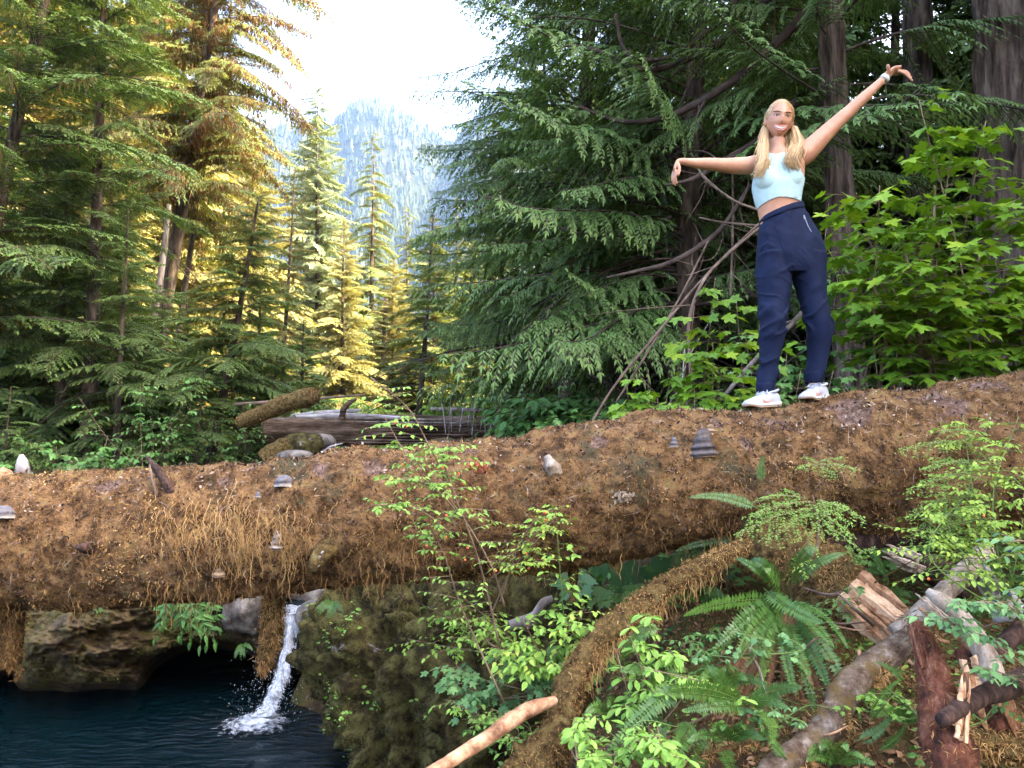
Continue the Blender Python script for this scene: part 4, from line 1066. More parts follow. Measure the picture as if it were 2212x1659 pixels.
BROKE = limb('broken_log', 'thick mossy log with a splintered orange broken end pointing down right', 'log',
     [(1600, 1175, 4.1, 40), (1690, 1195, 3.98, 62), (1770, 1240, 3.85, 66), (1830, 1290, 3.75, 60), (1885, 1335, 3.65, 50)], MAT_LIMBMOSS, 50, 30, .34, 9000, .42, bscale=6, seed=14, hang=.8, moss_sel=lambda P, N: N[:, 0] * .6 + N[:, 2] * .5 < .75)
def splinters(root, A, B, Y0, Y1, n, width, mat, seed, name='splinter', spread=.5, thick=.5, L=(.5, 1.1)):
    """Pointed slabs of torn wood, each its own piece, running from A to B."""
    rng = np.random.default_rng(seed); o0 = np.array(root.location)
    a, b = D(*A, Y0), D(*B, Y1); d = b - a; Lg = np.linalg.norm(d); d = d / Lg
    s = norm(np.cross(d, [0, -1, .2])); f = np.cross(s, d)
    for i in range(n):
        off = s * rng.uniform(-1, 1) * width + f * rng.uniform(-1, 1) * width * thick
        l = Lg * rng.uniform(*L); w = width * rng.uniform(.18, .4); st = rng.uniform(-.05, .3) * Lg
        q = np.linspace(0, 1, 9)
        P = a + off + d * (st + q * l)[:, None] + (off * spread / max(width, 1e-6) * width)[None, :] * (q ** 2)[:, None] * .3 + rng.normal(0, .0015, (9, 3))
        R = w * (1 - q ** 2.2) ** .7 + .0008
        V, F = tube_vf(P, R, 5, True, .3, 40, seed + i)
        MB().add(V - o0, F, .5).build(name, mat, root, smooth=False)
splinters(BROKE, (1835, 1278), (1985, 1402), 3.6, 3.40, 44, .085, MAT_SPLINT, 5, L=(.3, .9))
limb('dark_log', 'dark barked log wedged under the big trunk at right', 'log', [(1660, 1168, 4.25, 20), (1760, 1172, 4.2, 26), (1880, 1163, 4.2, 27), (2000, 1145, 4.25, 25), (2100, 1130, 4.3, 22)], MAT_DARKWOOD, 40, 18, .2, seed=15)
limb('lichen_limb', 'thick lichen spotted limb running down to the bottom edge right of the fern', 'branch',
     [(2000, 1362, 3.3, 20), (1950, 1395, 3.25, 27), (1885, 1440, 3.18, 28), (1835, 1487, 3.1, 30), (1795, 1560, 3.0, 31), (1735, 1617, 2.9, 30), (1650, 1690, 2.78, 30)], MAT_LIMBBARK, 60, 22, .24, 4200, .5, bscale=12, seed=16, hang=.7, moss_sel=lambda P, N: (N[:, 2] < .35) & (fbm(P, 6, 2, 5) > -.1))
SPLIT = limb('split_snag', 'dark reddish split snag with pointed curved tip near bottom right', 'log',
     [(2075, 1740, 2.55, 56), (2052, 1640, 2.6, 52), (2036, 1560, 2.65, 44), (2022, 1490, 2.7, 36), (2010, 1430, 2.72, 30), (1995, 1385, 2.76, 22), (1972, 1345, 2.8, 10), (1960, 1330, 2.82, 2)], MAT_REDWOOD, 60, 22, .28, 900, .3, bscale=14, seed=17)
splinters(SPLIT, (2068, 1600), (2076, 1480), 2.55, 2.6, 9, .026, MAT_SPLINT, 6, L=(.7, 1.1))
splinters(SPLIT, (2010, 1480), (1975, 1360), 2.66, 2.74, 6, .02, MAT_REDWOOD, 16, L=(.6, 1.0))
limb('burnt_branch', 'charred dark branch with hollow end at the lower right edge', 'branch', [(2036, 1556, 2.5, 15), (2075, 1530, 2.58, 18), (2130, 1500, 2.68, 21), (2200, 1475, 2.8, 25), (2300, 1440, 2.95, 28)], MAT_DARKWOOD, 40, 16, .14, seed=18)
limb('pale_pole', 'pale bare pole slanting up to the right behind the splinters', 'branch', [(1930, 1368, 3.4, 16), (1985, 1328, 3.45, 20), (2030, 1290, 3.5, 21), (2080, 1240, 3.6, 22), (2130, 1190, 3.7, 20)], MAT_PALEWOOD, 40, 16, .1, seed=19)
SPL2 = limb('split_branch', 'brown split branch with pale pointed end leaning over the pale pole', 'branch', [(2003, 1275, 3.15, 7), (2030, 1297, 3.12, 17), (2070, 1335, 3.08, 21), (2105, 1375, 3.04, 22), (2135, 1430, 3.0, 22), (2150, 1500, 2.95, 22)], MAT_PALEWOOD, 36, 12, .2, seed=20)
limb('sliver', None, None, [(1984, 1313, 3.12, 3), (2020, 1335, 3.1, 8), (2060, 1362, 3.08, 10), (2100, 1400, 3.05, 8)], MAT_PEELED, 20, 8, .2, parent=SPL2, trunkname='splinter', seed=21)
STUMP = limb('splintered_stump', 'pale grey splintered stump by the right edge under the leaves', 'stump', [(2175, 1330, 3.5, 34), (2160, 1290, 3.5, 30), (2145, 1262, 3.5, 20)], MAT_SILVER, 16, 14, .3, seed=22)
splinters(STUMP, (2165, 1290), (2120, 1235), 3.45, 3.45, 9, .05, MAT_SILVER, 8)
BRN = limb('broken_log', 'short brown log with torn fibrous end in the dark hollow under the trunk', 'log', [(2080, 1260, 4.0, 30), (2030, 1240, 3.95, 30), (1985, 1222, 3.9, 27)], MAT_DARKWOOD, 20, 14, .2, seed=23)
splinters(BRN, (1990, 1225), (1920, 1196), 3.88, 3.82, 12, .05, MAT_PALEWOOD, 9)
limb('mossy_log', 'low mossy log at the lower right edge behind the split snag', 'log', [(2060, 1600, 3.0, 30), (2140, 1600, 3.0, 34), (2230, 1612, 3.0, 36), (2330, 1620, 3.0, 36)], MAT_LIMBMOSS, 30, 20, .2, 3000, .45, seed=24)
limb('broken_log', 'torn brown log lying below the split branch at lower right', 'log', [(2080, 1400, 3.15, 22), (2110, 1440, 3.1, 30), (2135, 1500, 3.05, 36), (2160, 1580, 3.0, 36)], MAT_REDWOOD, 24, 14, .3, seed=25)
limb('dark_limb', 'dark limb crossing behind the blueberry leaves at the right edge', 'branch', [(2110, 1530, 3.0, 16), (2150, 1420, 3.1, 17), (2215, 1350, 3.2, 20), (2290, 1300, 3.3, 22)], MAT_DARKWOOD, 30, 14, .2, seed=26)
limb('grey_twig', 'pale broken twig hanging in the big fern', 'branch', [(1632, 1380, 3.2, 2), (1621, 1410, 3.15, 2.5), (1640, 1445, 3.15, 2.5), (1660, 1520, 3.15, 2)], MAT_PALEWOOD, 20, 6, .1, seed=27)
limb('mossy_stick', 'brown stick half buried in litter at the bottom below the fern', 'branch', [(1480, 1660, 2.9, 8), (1530, 1630, 2.95, 8), (1590, 1612, 3.0, 7), (1640, 1600, 3.0, 5)], MAT_LIMBMOSS, 20, 10, .2, 500, .5, seed=28)
limb('grey_root', 'curled grey root lying on the bank behind the green shrub', 'branch', [(1100, 1352, 5.2, 12), (1130, 1345, 5.2, 13), (1160, 1330, 5.2, 13), (1175, 1305, 5.2, 12), (1195, 1293, 5.2, 8)], MAT_DEADWOOD, 24, 12, .2, seed=29)

splinters(SPL2, (2110, 1420), (2160, 1560), 3.02, 2.95, 14, .06, MAT_SPLINT, 26, L=(.4, 1.0)); splinters(SPL2, (2060, 1360), (1990, 1300), 3.05, 3.08, 7, .03, MAT_PALEWOOD, 27, L=(.5, 1.0))
_rr = np.random.default_rng(71)
RT = empty('root_tangle', tuple(D(1950, 1430, 3.3)), 'tangle of thin brown roots and sticks threaded through the broken wood at lower right', 'roots')
for i in range(26):
    x, y = _rr.uniform(1690, 2210), _rr.uniform(1215, 1640); Y = 3.75 - (y - 1215) / 430 * .85 + _rr.uniform(-.05, .15); a = _rr.uniform(-.9, .9) + (math.pi if _rr.random() < .5 else 0); L = _rr.uniform(50, 150)
    r = _rr.uniform(1.5, 5)
    limb('root', None, None, [(x, y, Y - .12, r), (x + L * .5 * math.cos(a) + _rr.normal(0, 8), y + L * .5 * math.sin(a) + _rr.normal(0, 10), Y - .18, r * .8), (x + L * math.cos(a), y + L * math.sin(a) * .8 + _rr.normal(0, 12), Y + _rr.uniform(-.1, .1), r * .3)],
         [MAT_LIMBMOSS, MAT_TWIG, MAT_PEELED, MAT_DARKWOOD][i % 4], 24, 8, .2, parent=RT, trunkname='root', seed=200 + i)

# far fallen timber ------------------------------------------------
FL = limb('far_log', 'long furrowed grey brown trunk lying across the far stream', 'log', [(570, 935, 12.5, 30), (700, 930, 12.7, 33), (850, 928, 13.0, 33), (1000, 930, 13.1, 31), (1160, 938, 13.2, 28)], MAT_OLDLOG, 70, 40, .10, seed=31, bscale=3)
for i in range(9):
    y = 905 + i * 6.5
    limb('bark_ridge', None, None, [(600 + 20 * (i % 3), y, 12.42 - .0 * i, 2.0), (800, y - 1 + (i % 2), 12.68, 2.6), (980 + 30 * (i % 3), y + 3, 12.86, 1.6)], MAT_DEADWOOD if i in (0, 1) else MAT_OLDLOG, 40, 6, .3, parent=FL, trunkname='bark_ridge', seed=40 + i, bscale=6)
limb('wood_strip', None, None, [(640, 901, 12.5, 4), (760, 898, 12.65, 6), (880, 903, 12.8, 3)], MAT_SILVER, 30, 8, .2, parent=FL, trunkname='bare_wood_strip', seed=50)
limb('leaning_log', 'moss topped log leaning up to the right above the far trunk', 'log', [(520, 912, 11.9, 15), (575, 890, 11.7, 18), (630, 869, 11.5, 20), (678, 854, 11.3, 19)], MAT_LIMBMOSS, 30, 20, .16, 1500, .55, seed=32, bscale=4)
limb('dead_pole', 'thin dark pole lying above the mossy leaning log', 'branch', [(505, 874, 12.3, 3.5), (620, 866, 12.2, 3.5), (790, 853, 12.1, 2)], MAT_TWIG, 24, 7, .1, seed=33)
limb('weathered_log', 'silvery weathered log on top of the far trunk', 'log', [(628, 902, 12.9, 7), (700, 893, 12.9, 7), (780, 886, 12.9, 3)], MAT_SILVER, 24, 10, .15, seed=34)
limb('dead_pole', 'slim grey pole lying on the right part of the far trunk', 'branch', [(930, 884, 12.7, 4), (1020, 886, 12.7, 5), (1125, 894, 12.7, 4)], MAT_DEADWOOD, 24, 8, .1, seed=35)
limb('dead_root', 'dark upturned root standing on the far trunk', 'branch', [(738, 905, 12.5, 7), (742, 885, 12.5, 6), (755, 870, 12.5, 5), (770, 862, 12.5, 2)], MAT_OLDLOG, 16, 8, .3, seed=36)
TW = empty('twig_tangle', tuple(D(1040, 930, 12.4)), 'tangle of thin white dead twigs hanging over the far trunk', 'twigs')
_rt = np.random.default_rng(12)
for i in range(18):
    x = _rt.uniform(960, 1105); h = _rt.uniform(12, 46); b = _rt.uniform(-22, 22)
    limb('twig', None, None, [(x, 932 + _rt.uniform(-14, 20), 12.35, 1.1), (x + b * .4, 900 - h * .4, 12.35, 1.0), (x + b, 892 - h, 12.3, .5)], MAT_SILVER if i % 2 else MAT_DEADWOOD, 14, 5, .0, parent=TW, trunkname='twig', seed=i)
TW2 = empty('white_branch', tuple(D(730, 975, 11.2)), 'white forked dead branch on the stones under the far trunk', 'branch')
for pts in ([(690, 985, 11.2, 2), (712, 966, 11.2, 2.2), (740, 958, 11.2, 1.5)], [(700, 972, 11.2, 1.8), (725, 985, 11.2, 1.8), (760, 990, 11.2, 1.5)], [(745, 966, 11.2, 1.8), (775, 980, 11.2, 1.8), (800, 978, 11.2, 1.2)], [(800, 985, 11.2, 1.4), (815, 968, 11.2, 1.2)]):
    limb('twig', None, None, pts, MAT_SILVER, 14, 6, 0, parent=TW2, trunkname='twig')
limb('mossy_stump', 'mossy root mass on the stream bank left of the far trunk', 'stump', [(585, 1000, 11.8, 34), (605, 980, 11.8, 28), (630, 962, 11.9, 18), (650, 950, 12, 6)], MAT_LIMBMOSS, 24, 20, .35, 1500, .45, seed=37, bscale=3)

# bare sticks on the right bank ------------------------------------
GS = 'bare sticks among the right-hand cedars'
STK = [([(1268, 930, 6.3, 5), (1330, 830, 6.5, 5), (1420, 720, 6.8, 5), (1520, 600, 7.0, 4.5), (1630, 492, 7.2, 4), (1660, 470, 7.3, 3)], MAT_TWIG, 'long thin pole slanting up right to the person\'s hip'),
       ([(1478, 900, 6.2, 5), (1492, 820, 6.2, 6), (1488, 700, 6.3, 6), (1515, 615, 6.4, 6), (1560, 560, 6.6, 5.5), (1640, 492, 6.9, 4.5)], MAT_TWIG, 'crooked branch rising from the trunk and bending right at thigh height'),
       ([(1500, 355, 8, 3), (1530, 390, 7.6, 4), (1580, 430, 7.3, 4.5), (1640, 455, 7.2, 5)], MAT_TWIG, 'curved bare bough running to the person\'s waist'),
       ([(1510, 470, 7.8, 2.5), (1560, 480, 7.6, 4), (1640, 487, 7.4, 4.5), (1700, 480, 7.3, 4)], MAT_TWIG, 'short level bough just above the hip pocket height'),
       ([(1582, 330, 8.3, 4), (1583, 480, 8.3, 4.5), (1578, 640, 8.3, 5)], MAT_TWIG, 'upright thin brown stem between arm and waist'),
       ([(1310, 600, 7.6, 3), (1380, 585, 7.6, 5), (1440, 570, 7.6, 6), (1500, 540, 7.7, 7), (1560, 490, 7.9, 6), (1620, 400, 8.1, 5)], MAT_TWIGDARK, 'grey curved bough sweeping right below the drooping hand'),
       ([(1440, 400, 7.8, 4), (1500, 385, 7.8, 6), (1560, 350, 7.9, 8), (1640, 300, 8.0, 9), (1720, 220, 8.1, 11)], MAT_TWIGDARK, 'stout bough rising right behind the neck'),
       ([(1250, 230, 8.6, 4), (1340, 262, 8.5, 6), (1430, 255, 8.4, 8), (1530, 210, 8.3, 10), (1640, 130, 8.2, 12), (1740, 30, 8.2, 14)], MAT_TWIGDARK, 'long arched bough crossing above the outstretched arm'),
       ([(1190, 95, 8.8, 4), (1290, 110, 8.7, 6), (1390, 150, 8.6, 8), (1480, 130, 8.5, 9), (1600, 60, 8.4, 11), (1680, -30, 8.4, 12)], MAT_TWIGDARK, 'topmost arched bough of the hanging cedar'),
       ([(1330, 30, 8.4, 4), (1345, 100, 8.4, 5), (1380, 128, 8.4, 6), (1460, 118, 8.4, 7), (1560, 40, 8.4, 8), (1600, -20, 8.4, 9)], MAT_TWIGDARK, 'looping bough near the top edge of the cedar'),
       ([(1050, 425, 9.2, 3), (1130, 452, 9, 4), (1230, 500, 8.9, 5), (1330, 512, 8.9, 5), (1450, 470, 8.9, 6)], MAT_TWIGDARK, 'thin sagging bough across the middle of the cedars'),
       ([(1455, 930, 6.8, 6), (1540, 880, 6.9, 7), (1620, 790, 7.1, 9), (1720, 690, 7.4, 10), (1760, 640, 7.6, 8)], MAT_DEADWOOD, 'fallen grey branch leaning behind the person\'s shins'),
       ([(1465, 905, 6.1, 2.5), (1473, 830, 6.1, 2.5), (1480, 740, 6.1, 2)], MAT_SILVER, 'white dead stick standing by the leafy shrub left of the legs'),
       ([(1655, 180, 8.2, 3), (1670, 90, 8.2, 3.5), (1675, -20, 8.2, 4)], MAT_TWIG, 'thin upright twig above the person\'s head'),
       ([(1800, 265, 7.9, 6), (1850, 262, 7.7, 6), (1910, 250, 7.6, 5), (1990, 190, 7.5, 3)], MAT_TWIGDARK, 'bough behind the raised forearm'),
       ([(1330, 870, 7.0, 3.5), (1400, 760, 7.1, 4), (1470, 640, 7.3, 4), (1530, 520, 7.5, 3.5)], MAT_TWIG, 'second slanting pole left of the leafy shrub'),
       ([(1850, 500, 7.4, 4), (1920, 560, 7.2, 4), (1990, 640, 7, 4)], MAT_TWIGDARK, 'dark bough inside the big maple shrub')]
for i, (pts, mt, lab) in enumerate(STK):
    pts = [(a, b, c, d * (.85 if mt is MAT_TWIGDARK else .62)) for a, b, c, d in pts]
    r = limb('dead_branch', lab, 'branch', pts, mt, 40, 9, .12, group=GS, seed=60 + i)
    rr = np.random.default_rng(i); o0 = np.array(r.location)
    c = smooth_path([(*D(x, y, Y), q / 1660 * Y) for x, y, Y, q in pts], 40)
    for j in range(4):
        k = rr.integers(6, 36); p = c[k, :3]; L = rr.uniform(.15, .6)
        e = p + np.array([rr.normal(0, .6), rr.normal(0, .4), rr.normal(-.2, .6)]) * L
        m = (p + e) / 2 + rr.normal(0, .05, 3)
        V, F = tube_vf(smooth_path([p, m, e], 10), np.linspace(c[k, 3] * .5, .002, 10), 5)
        MB().add(V - o0, F, .5).build('twig', mt, r)
# ---------------------------------------------------------------- leaves, shrubs, ferns
LEAF = dict(mul=(1.6, 1.5, .85), wn=.2, wa=.25, wr=.6, scale=4, detail=3, rough=.5, spec=.3)
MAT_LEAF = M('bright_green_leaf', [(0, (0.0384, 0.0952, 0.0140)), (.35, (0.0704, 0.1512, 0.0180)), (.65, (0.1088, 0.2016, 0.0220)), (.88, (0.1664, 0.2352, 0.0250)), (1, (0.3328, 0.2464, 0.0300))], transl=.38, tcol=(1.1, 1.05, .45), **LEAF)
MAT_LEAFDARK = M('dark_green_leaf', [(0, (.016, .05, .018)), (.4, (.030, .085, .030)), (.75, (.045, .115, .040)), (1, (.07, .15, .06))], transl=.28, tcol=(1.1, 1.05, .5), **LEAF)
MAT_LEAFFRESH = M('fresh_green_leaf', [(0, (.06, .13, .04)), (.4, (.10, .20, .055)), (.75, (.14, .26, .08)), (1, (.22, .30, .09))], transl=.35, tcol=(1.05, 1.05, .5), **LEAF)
MAT_LEAFYEL = M('yellow_green_leaf', [(0, (0.0620, 0.1170, 0.0240)), (.4, (0.1054, 0.1794, 0.0400)), (.75, (0.1550, 0.2418, 0.0640)), (1, (0.2356, 0.2808, 0.0800))], transl=.38, tcol=(1.05, 1.0, .5), **LEAF)
MAT_LEAFBLUE = M('blue_green_leaf', [(0, (.03, .08, .05)), (.5, (.055, .13, .075)), (1, (.10, .19, .11))], transl=.25, **LEAF)
MAT_FERN = M('fern_frond', [(0, (.02, .06, .012)), (.4, (.04, .10, .018)), (.75, (.075, .155, .026)), (1, (.15, .22, .04))], wn=.3, wa=.4, wr=.35, scale=3, detail=3, rough=.45, spec=.4, transl=.3, tcol=(1.1, 1.05, .45))
MAT_SAPL = M('hemlock_sapling_needles', [(0, (.07, .14, .03)), (.4, (.13, .24, .045)), (.75, (.20, .34, .065)), (1, (.28, .40, .09))], wn=.2, wa=.55, wr=.3, scale=3, detail=2, rough=.5, spec=.3, transl=.3, tcol=(1.1, 1.05, .45))
MAT_STEM = M('shrub_stem', [(.3, (.08, .05, .03)), (.55, (.19, .13, .08)), (.75, (.30, .23, .16))], scale=6, rough=.75, spec=.2, detail=6)
MAT_STEMGREEN = M('green_stem', [(.3, (.05, .09, .02)), (.7, (.14, .20, .05))], scale=6, rough=.6, spec=.25, detail=4)
MAT_BERRY = M('red_berry', [(0, (.62, .06, .02)), (1, (.80, .16, .04))], wn=0, wr=1, rough=.3, spec=.5)
MAT_BLUEBERRY = M('blue_berry', [(0, (.015, .02, .05)), (1, (.05, .06, .12))], wn=.6, wr=.4, scale=60, rough=.5, spec=.4)

def poly_leaf(pts, fold=.18, curl=.25, c=(.32, 0)):
    P = np.array(pts, float)
    V = np.vstack([[c[0], c[1]], P])
    z = fold * np.abs(V[:, 1]) - curl * V[:, 0] ** 2
    V3 = np.column_stack([V, z]); n = len(P)
    F = np.array([[0, 1 + i, 1 + (i + 1) % n] for i in range(n)])
    return V3, F
def sym(half):  # half outline from base to tip, mirrored
    return [(0, 0)] + [(x, -w) for x, w in half] + [(1, 0)] + [(x, w) for x, w in half[::-1]]
OVATE = poly_leaf(sym([(.12, .16), (.32, .26), (.58, .24), (.82, .12)]), .25, .22)
OBOVATE = poly_leaf(sym([(.2, .09), (.45, .19), (.68, .22), (.88, .13)]), .25, .25)
NARROW = poly_leaf(sym([(.15, .12), (.38, .17), (.65, .13), (.86, .06)]), .3, .3)
def maple(seed, lobes=((0, 1.0), (.85, .80), (1.75, .52)), depth=.62, teeth=.06):
    pts = []
    A = []
    for a, r in lobes:
        A.append((a, r))
        if a: A.append((-a, r))
    A.sort()
    prev = None
    for a, r in A:
        if prev is not None:
            pa, pr = prev
            pts.append(((pa + a) / 2, depth * min(pr, r)))
        pts += [(a - .20, r * .80), (a - .10, r * (.84 - teeth)), (a, r), (a + .10, r * (.84 - teeth)), (a + .20, r * .80)]
        prev = (a, r)
    P = [(.25 + .75 * r * math.cos(a), .75 * r * math.sin(a)) for a, r in pts]
    return poly_leaf([(.05, -.02)] + P + [(.05, .02)], .12, .22, (.25, 0))
MAPLE = maple(0)
BROAD = maple(1, ((0, 1.0), (.75, .88), (1.6, .66)), .78, .05)
DEVIL = maple(2, ((0, 1.0), (.62, .94), (1.22, .84), (1.9, .66)), .66, .07)

def leaf_me(name, tpl, mat):
    return MB().add(tpl[0], tpl[1], .5).mesh(name, mat, smooth=False)
def orient(d, n):
    d = d / np.linalg.norm(d); s = np.cross(n, d); s /= np.linalg.norm(s) + 1e-9; n = np.cross(d, s)
    return np.stack([d, s, n], 1)
def place_leaves(root, tpl, mat, P, Dr, N, S, max_obj, rng, name='leaf', key=None):
    """The leaves that show largest become objects sharing one mesh, the others one part."""
    o0 = np.array(root.location)
    order = np.argsort(P[:, 1] / S if key is None else key)
    me = leaf_me(name, tpl, mat)
    for i in order[:max_obj]:
        o = link(name, me, root)
        R = orient(Dr[i], N[i])
        m = Matrix.Identity(4)
        for a in range(3):
            for b in range(3): m[a][b] = R[a, b] * S[i]
            m[a][3] = P[i][a] - o0[a]
        o.matrix_basis = m
    rest = order[max_obj:]
    if len(rest):
        d = norm(Dr[rest]); s = norm(np.cross(N[rest], d)); n = np.cross(d, s)
        T = tpl[0]
        V = P[rest][:, None, :] + S[rest][:, None, None] * (T[None, :, 0:1] * d[:, None] + T[None, :, 1:2] * s[:, None] + T[None, :, 2:3] * n[:, None])
        F = (tpl[1][None] + (np.arange(len(rest)) * len(T))[:, None, None]).reshape(-1, 3)
        o = MB().add(V.reshape(-1, 3) - o0, F, np.repeat(rng.uniform(0, 1.6, len(rest)) , len(T))).build('foliage', mat, root, smooth=False); o['kind'] = 'stuff'

def twig_leaves(rng, p, d, L, n, ang=60, up=(0, 0, 1), droop=.25, flat=.25, tip=True):
    """A twig and its alternate leaves: polyline, leaf bases, directions, normals."""
    s = np.linspace(0, 1, 7)
    C = p + d * (s * L)[:, None] - np.array([0, 0, 1.]) * (droop * s ** 2 * L)[:, None]
    t = np.clip(np.linspace(.25, 1, n) + rng.normal(0, .03, n), 0, 1)
    B = np.stack([np.interp(t, s, C[:, k]) for k in range(3)], 1)
    td = norm(d - np.array([0, 0, 1.]) * (2 * droop * t)[:, None])
    sd = norm(np.cross(td, up)); sg = np.where(np.arange(n) % 2, 1., -1.)
    a = np.radians(ang + rng.normal(0, 14, n)) * np.where(np.arange(n) == n - 1, .15, 1)
    Dr = td * np.cos(a)[:, None] + sd * (sg * np.sin(a))[:, None] - np.array([0, 0, 1.]) * rng.uniform(0, .45, n)[:, None]
    N = np.array(up) + rng.normal(0, flat, (n, 3))
    return C, B, Dr, N

def shrub(name, label, group, base, stems, tpl, mat, n_twigs, tl, per, size, seed, max_obj=150, smat=None, droop=.25, elev=(-.1, .5), t0=.3, ang=60, flat=.3, toward=.35, cat='shrub', sr=.006, berries=0, bmat=None, upy=-.25):
    rng = np.random.default_rng(seed)
    root = empty(name, tuple(base), label, cat, group); o0 = np.array(base, float)
    SP = [smooth_path(s, 24) for s in stems]
    mbw = MB()
    for s in SP:
        V, F = tube_vf(s, sr * np.linspace(1, .35, 24), 6); mbw.add(V - o0, F, .5)
    P, Dr, N, ends = [], [], [], []
    for i in range(n_twigs):
        s = SP[rng.integers(len(SP))]; t = t0 + (1 - t0) * rng.random() ** .8
        k = min(int(t * 23), 23); p = s[k]
        az = rng.uniform(0, 2 * math.pi)
        d = np.array([math.cos(az), math.sin(az) - toward, rng.uniform(*elev)]); d /= np.linalg.norm(d)
        L = rng.uniform(*tl) * (1.15 - .4 * t); m = max(3, int(rng.integers(per[0], per[1] + 1)))
        C, B, dr, nn = twig_leaves(rng, p, d, L, m, ang, (0, upy, 1), droop, flat)
        V, F = tube_vf(C, np.linspace(sr * .35, sr * .12, 7), 4, False); mbw.add(V - o0, F, .5)
        P.append(B); Dr.append(dr); N.append(nn); ends.append(C[rng.integers(3, 7)])
    P = np.concatenate(P); Dr = np.concatenate(Dr); N = np.concatenate(N)
    S = rng.uniform(size[0], size[1], len(P)) * np.where(rng.random(len(P)) < .2, .65, 1)
    mbw.build('stems', smat or MAT_STEM, root)
    place_leaves(root, tpl, mat, P, Dr, N, S, max_obj, rng)
    if berries:
        a = np.linspace(0, 2 * math.pi, 8, endpoint=False); b = np.linspace(-math.pi / 2, math.pi / 2, 6)
        A, Bq = np.meshgrid(b, a, indexing='ij')
        V = np.stack([np.cos(A) * np.cos(Bq), np.cos(A) * np.sin(Bq), np.sin(A)], -1).reshape(-1, 3)
        me = MB().add(V, grid_faces(6, 8, True), .5).mesh('berry', bmat or MAT_BERRY)
        for e in [ends[j] for j in rng.permutation(len(ends))[:berries]]:
            o = link('berry', me, root, tuple(e - o0 + [0, -.01, -.012])); o.scale = (rng.uniform(.0045, .0065),) * 3
    return root
def gpt(px, Y, dz=0):
    x = (px - CW / 2) / LENS_PX * Y
    return np.array([x, Y, ground_at(x, Y) + dz])
def stems_to(base, tops, rng, spread=.1):
    out = []
    for t in tops:
        b = base + rng.normal(0, spread, 3) * [1, 1, .1]; t = np.asarray(t, float)
        m = (b + t) / 2 + rng.normal(0, .10, 3) * [1, 1, .4]; m = b + (m - b) * 1.0
        out.append([b, m, t])
    return out
_r5 = np.random.default_rng(55)

# -- the tall maple-leaved shrubs behind the trunk, right --
b1 = gpt(1985, 5.9)
shrub('maple_shrub', 'tall bright green maple leaved shrub with tan stems right of the person', 'leafy shrubs behind the trunk', b1,
      stems_to(b1, [D(x, y, Y) for x, y, Y in [(1985, 215, 5.5), (1830, 420, 5.7), (1900, 400, 5.3), (2060, 290, 5.8), (2130, 260, 5.6), (1960, 560, 5.2), (1860, 620, 5.5), (2060, 520, 5.2), (1930, 480, 6.2), (2020, 420, 6.3), (2100, 600, 5.7), (1790, 540, 5.9), (2000, 640, 5.4)]], _r5, .10),
      MAPLE, MAT_LEAF, 330, (.25, .6), (4, 7), (.085, .16), 1, 300, droop=.15, elev=(-.1, .35), t0=.62, flat=.25, sr=.009, upy=.02)
b2 = gpt(2190, 6.0)
shrub('maple_shrub', 'second maple leaved shrub at the right frame edge in front of the massive trunk', 'leafy shrubs behind the trunk', b2,
      stems_to(b2, [D(x, y, Y) for x, y, Y in [(2190, 440, 5.6), (2240, 380, 5.9), (2150, 560, 5.5), (2200, 650, 5.3), (2120, 680, 5.8), (2270, 560, 5.7)]], _r5, .10),
      MAPLE, MAT_LEAF, 190, (.25, .55), (4, 7), (.085, .155), 2, 200, droop=.15, elev=(-.1, .35), t0=.58, flat=.25, sr=.008, upy=.02)
b3 = gpt(1770, 6.3)
shrub('maple_shrub', 'darker leafy shrub low behind the person\'s hips and knees', 'leafy shrubs behind the trunk', b3,
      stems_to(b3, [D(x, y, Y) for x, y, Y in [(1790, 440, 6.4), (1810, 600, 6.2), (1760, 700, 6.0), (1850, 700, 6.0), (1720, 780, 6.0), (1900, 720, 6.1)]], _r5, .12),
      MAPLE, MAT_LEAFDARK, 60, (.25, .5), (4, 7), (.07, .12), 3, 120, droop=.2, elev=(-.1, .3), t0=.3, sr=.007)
b4 = gpt(1550, 5.3)
shrub('salmonberry_shrub', 'bright leafy shrub just left of the person\'s legs', 'leafy shrubs behind the trunk', b4,
      stems_to(b4, [D(x, y, Y) for x, y, Y in [(1545, 600, 5.2), (1500, 660, 5.1), (1590, 640, 5.3), (1470, 720, 5.2), (1610, 720, 5.1), (1540, 740, 5.0), (1560, 800, 5.0)]], _r5, .06),
      MAPLE, MAT_LEAF, 100, (.16, .36), (4, 6), (.085, .14), 4, 230, droop=.15, elev=(-.05, .3), t0=.35, sr=.005)
b5 = gpt(1410, 5.2)
shrub('salmonberry_shrub', 'lower leafy shrub behind the trunk, left of the brighter one', 'leafy shrubs behind the trunk', b5,
      stems_to(b5, [D(x, y, Y) for x, y, Y in [(1400, 800, 5.1), (1350, 830, 5.2), (1450, 810, 5.1), (1500, 840, 5.0), (1420, 860, 5.0), (1560, 850, 5.1)]], _r5, .08),
      MAPLE, MAT_LEAF, 110, (.15, .34), (4, 6), (.075, .12), 5, 180, droop=.15, elev=(-.05, .3), t0=.35, sr=.005)
b6 = gpt(1700, 5.4)
shrub('salmonberry_shrub', 'dim leafy shrub between and behind the person\'s ankles', 'leafy shrubs behind the trunk', b6,
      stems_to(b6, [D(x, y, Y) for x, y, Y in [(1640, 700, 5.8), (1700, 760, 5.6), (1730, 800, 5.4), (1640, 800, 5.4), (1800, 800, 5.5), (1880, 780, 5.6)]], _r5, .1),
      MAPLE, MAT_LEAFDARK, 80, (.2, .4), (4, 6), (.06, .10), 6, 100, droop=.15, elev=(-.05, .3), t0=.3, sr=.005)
b7 = gpt(2090, 6.6)
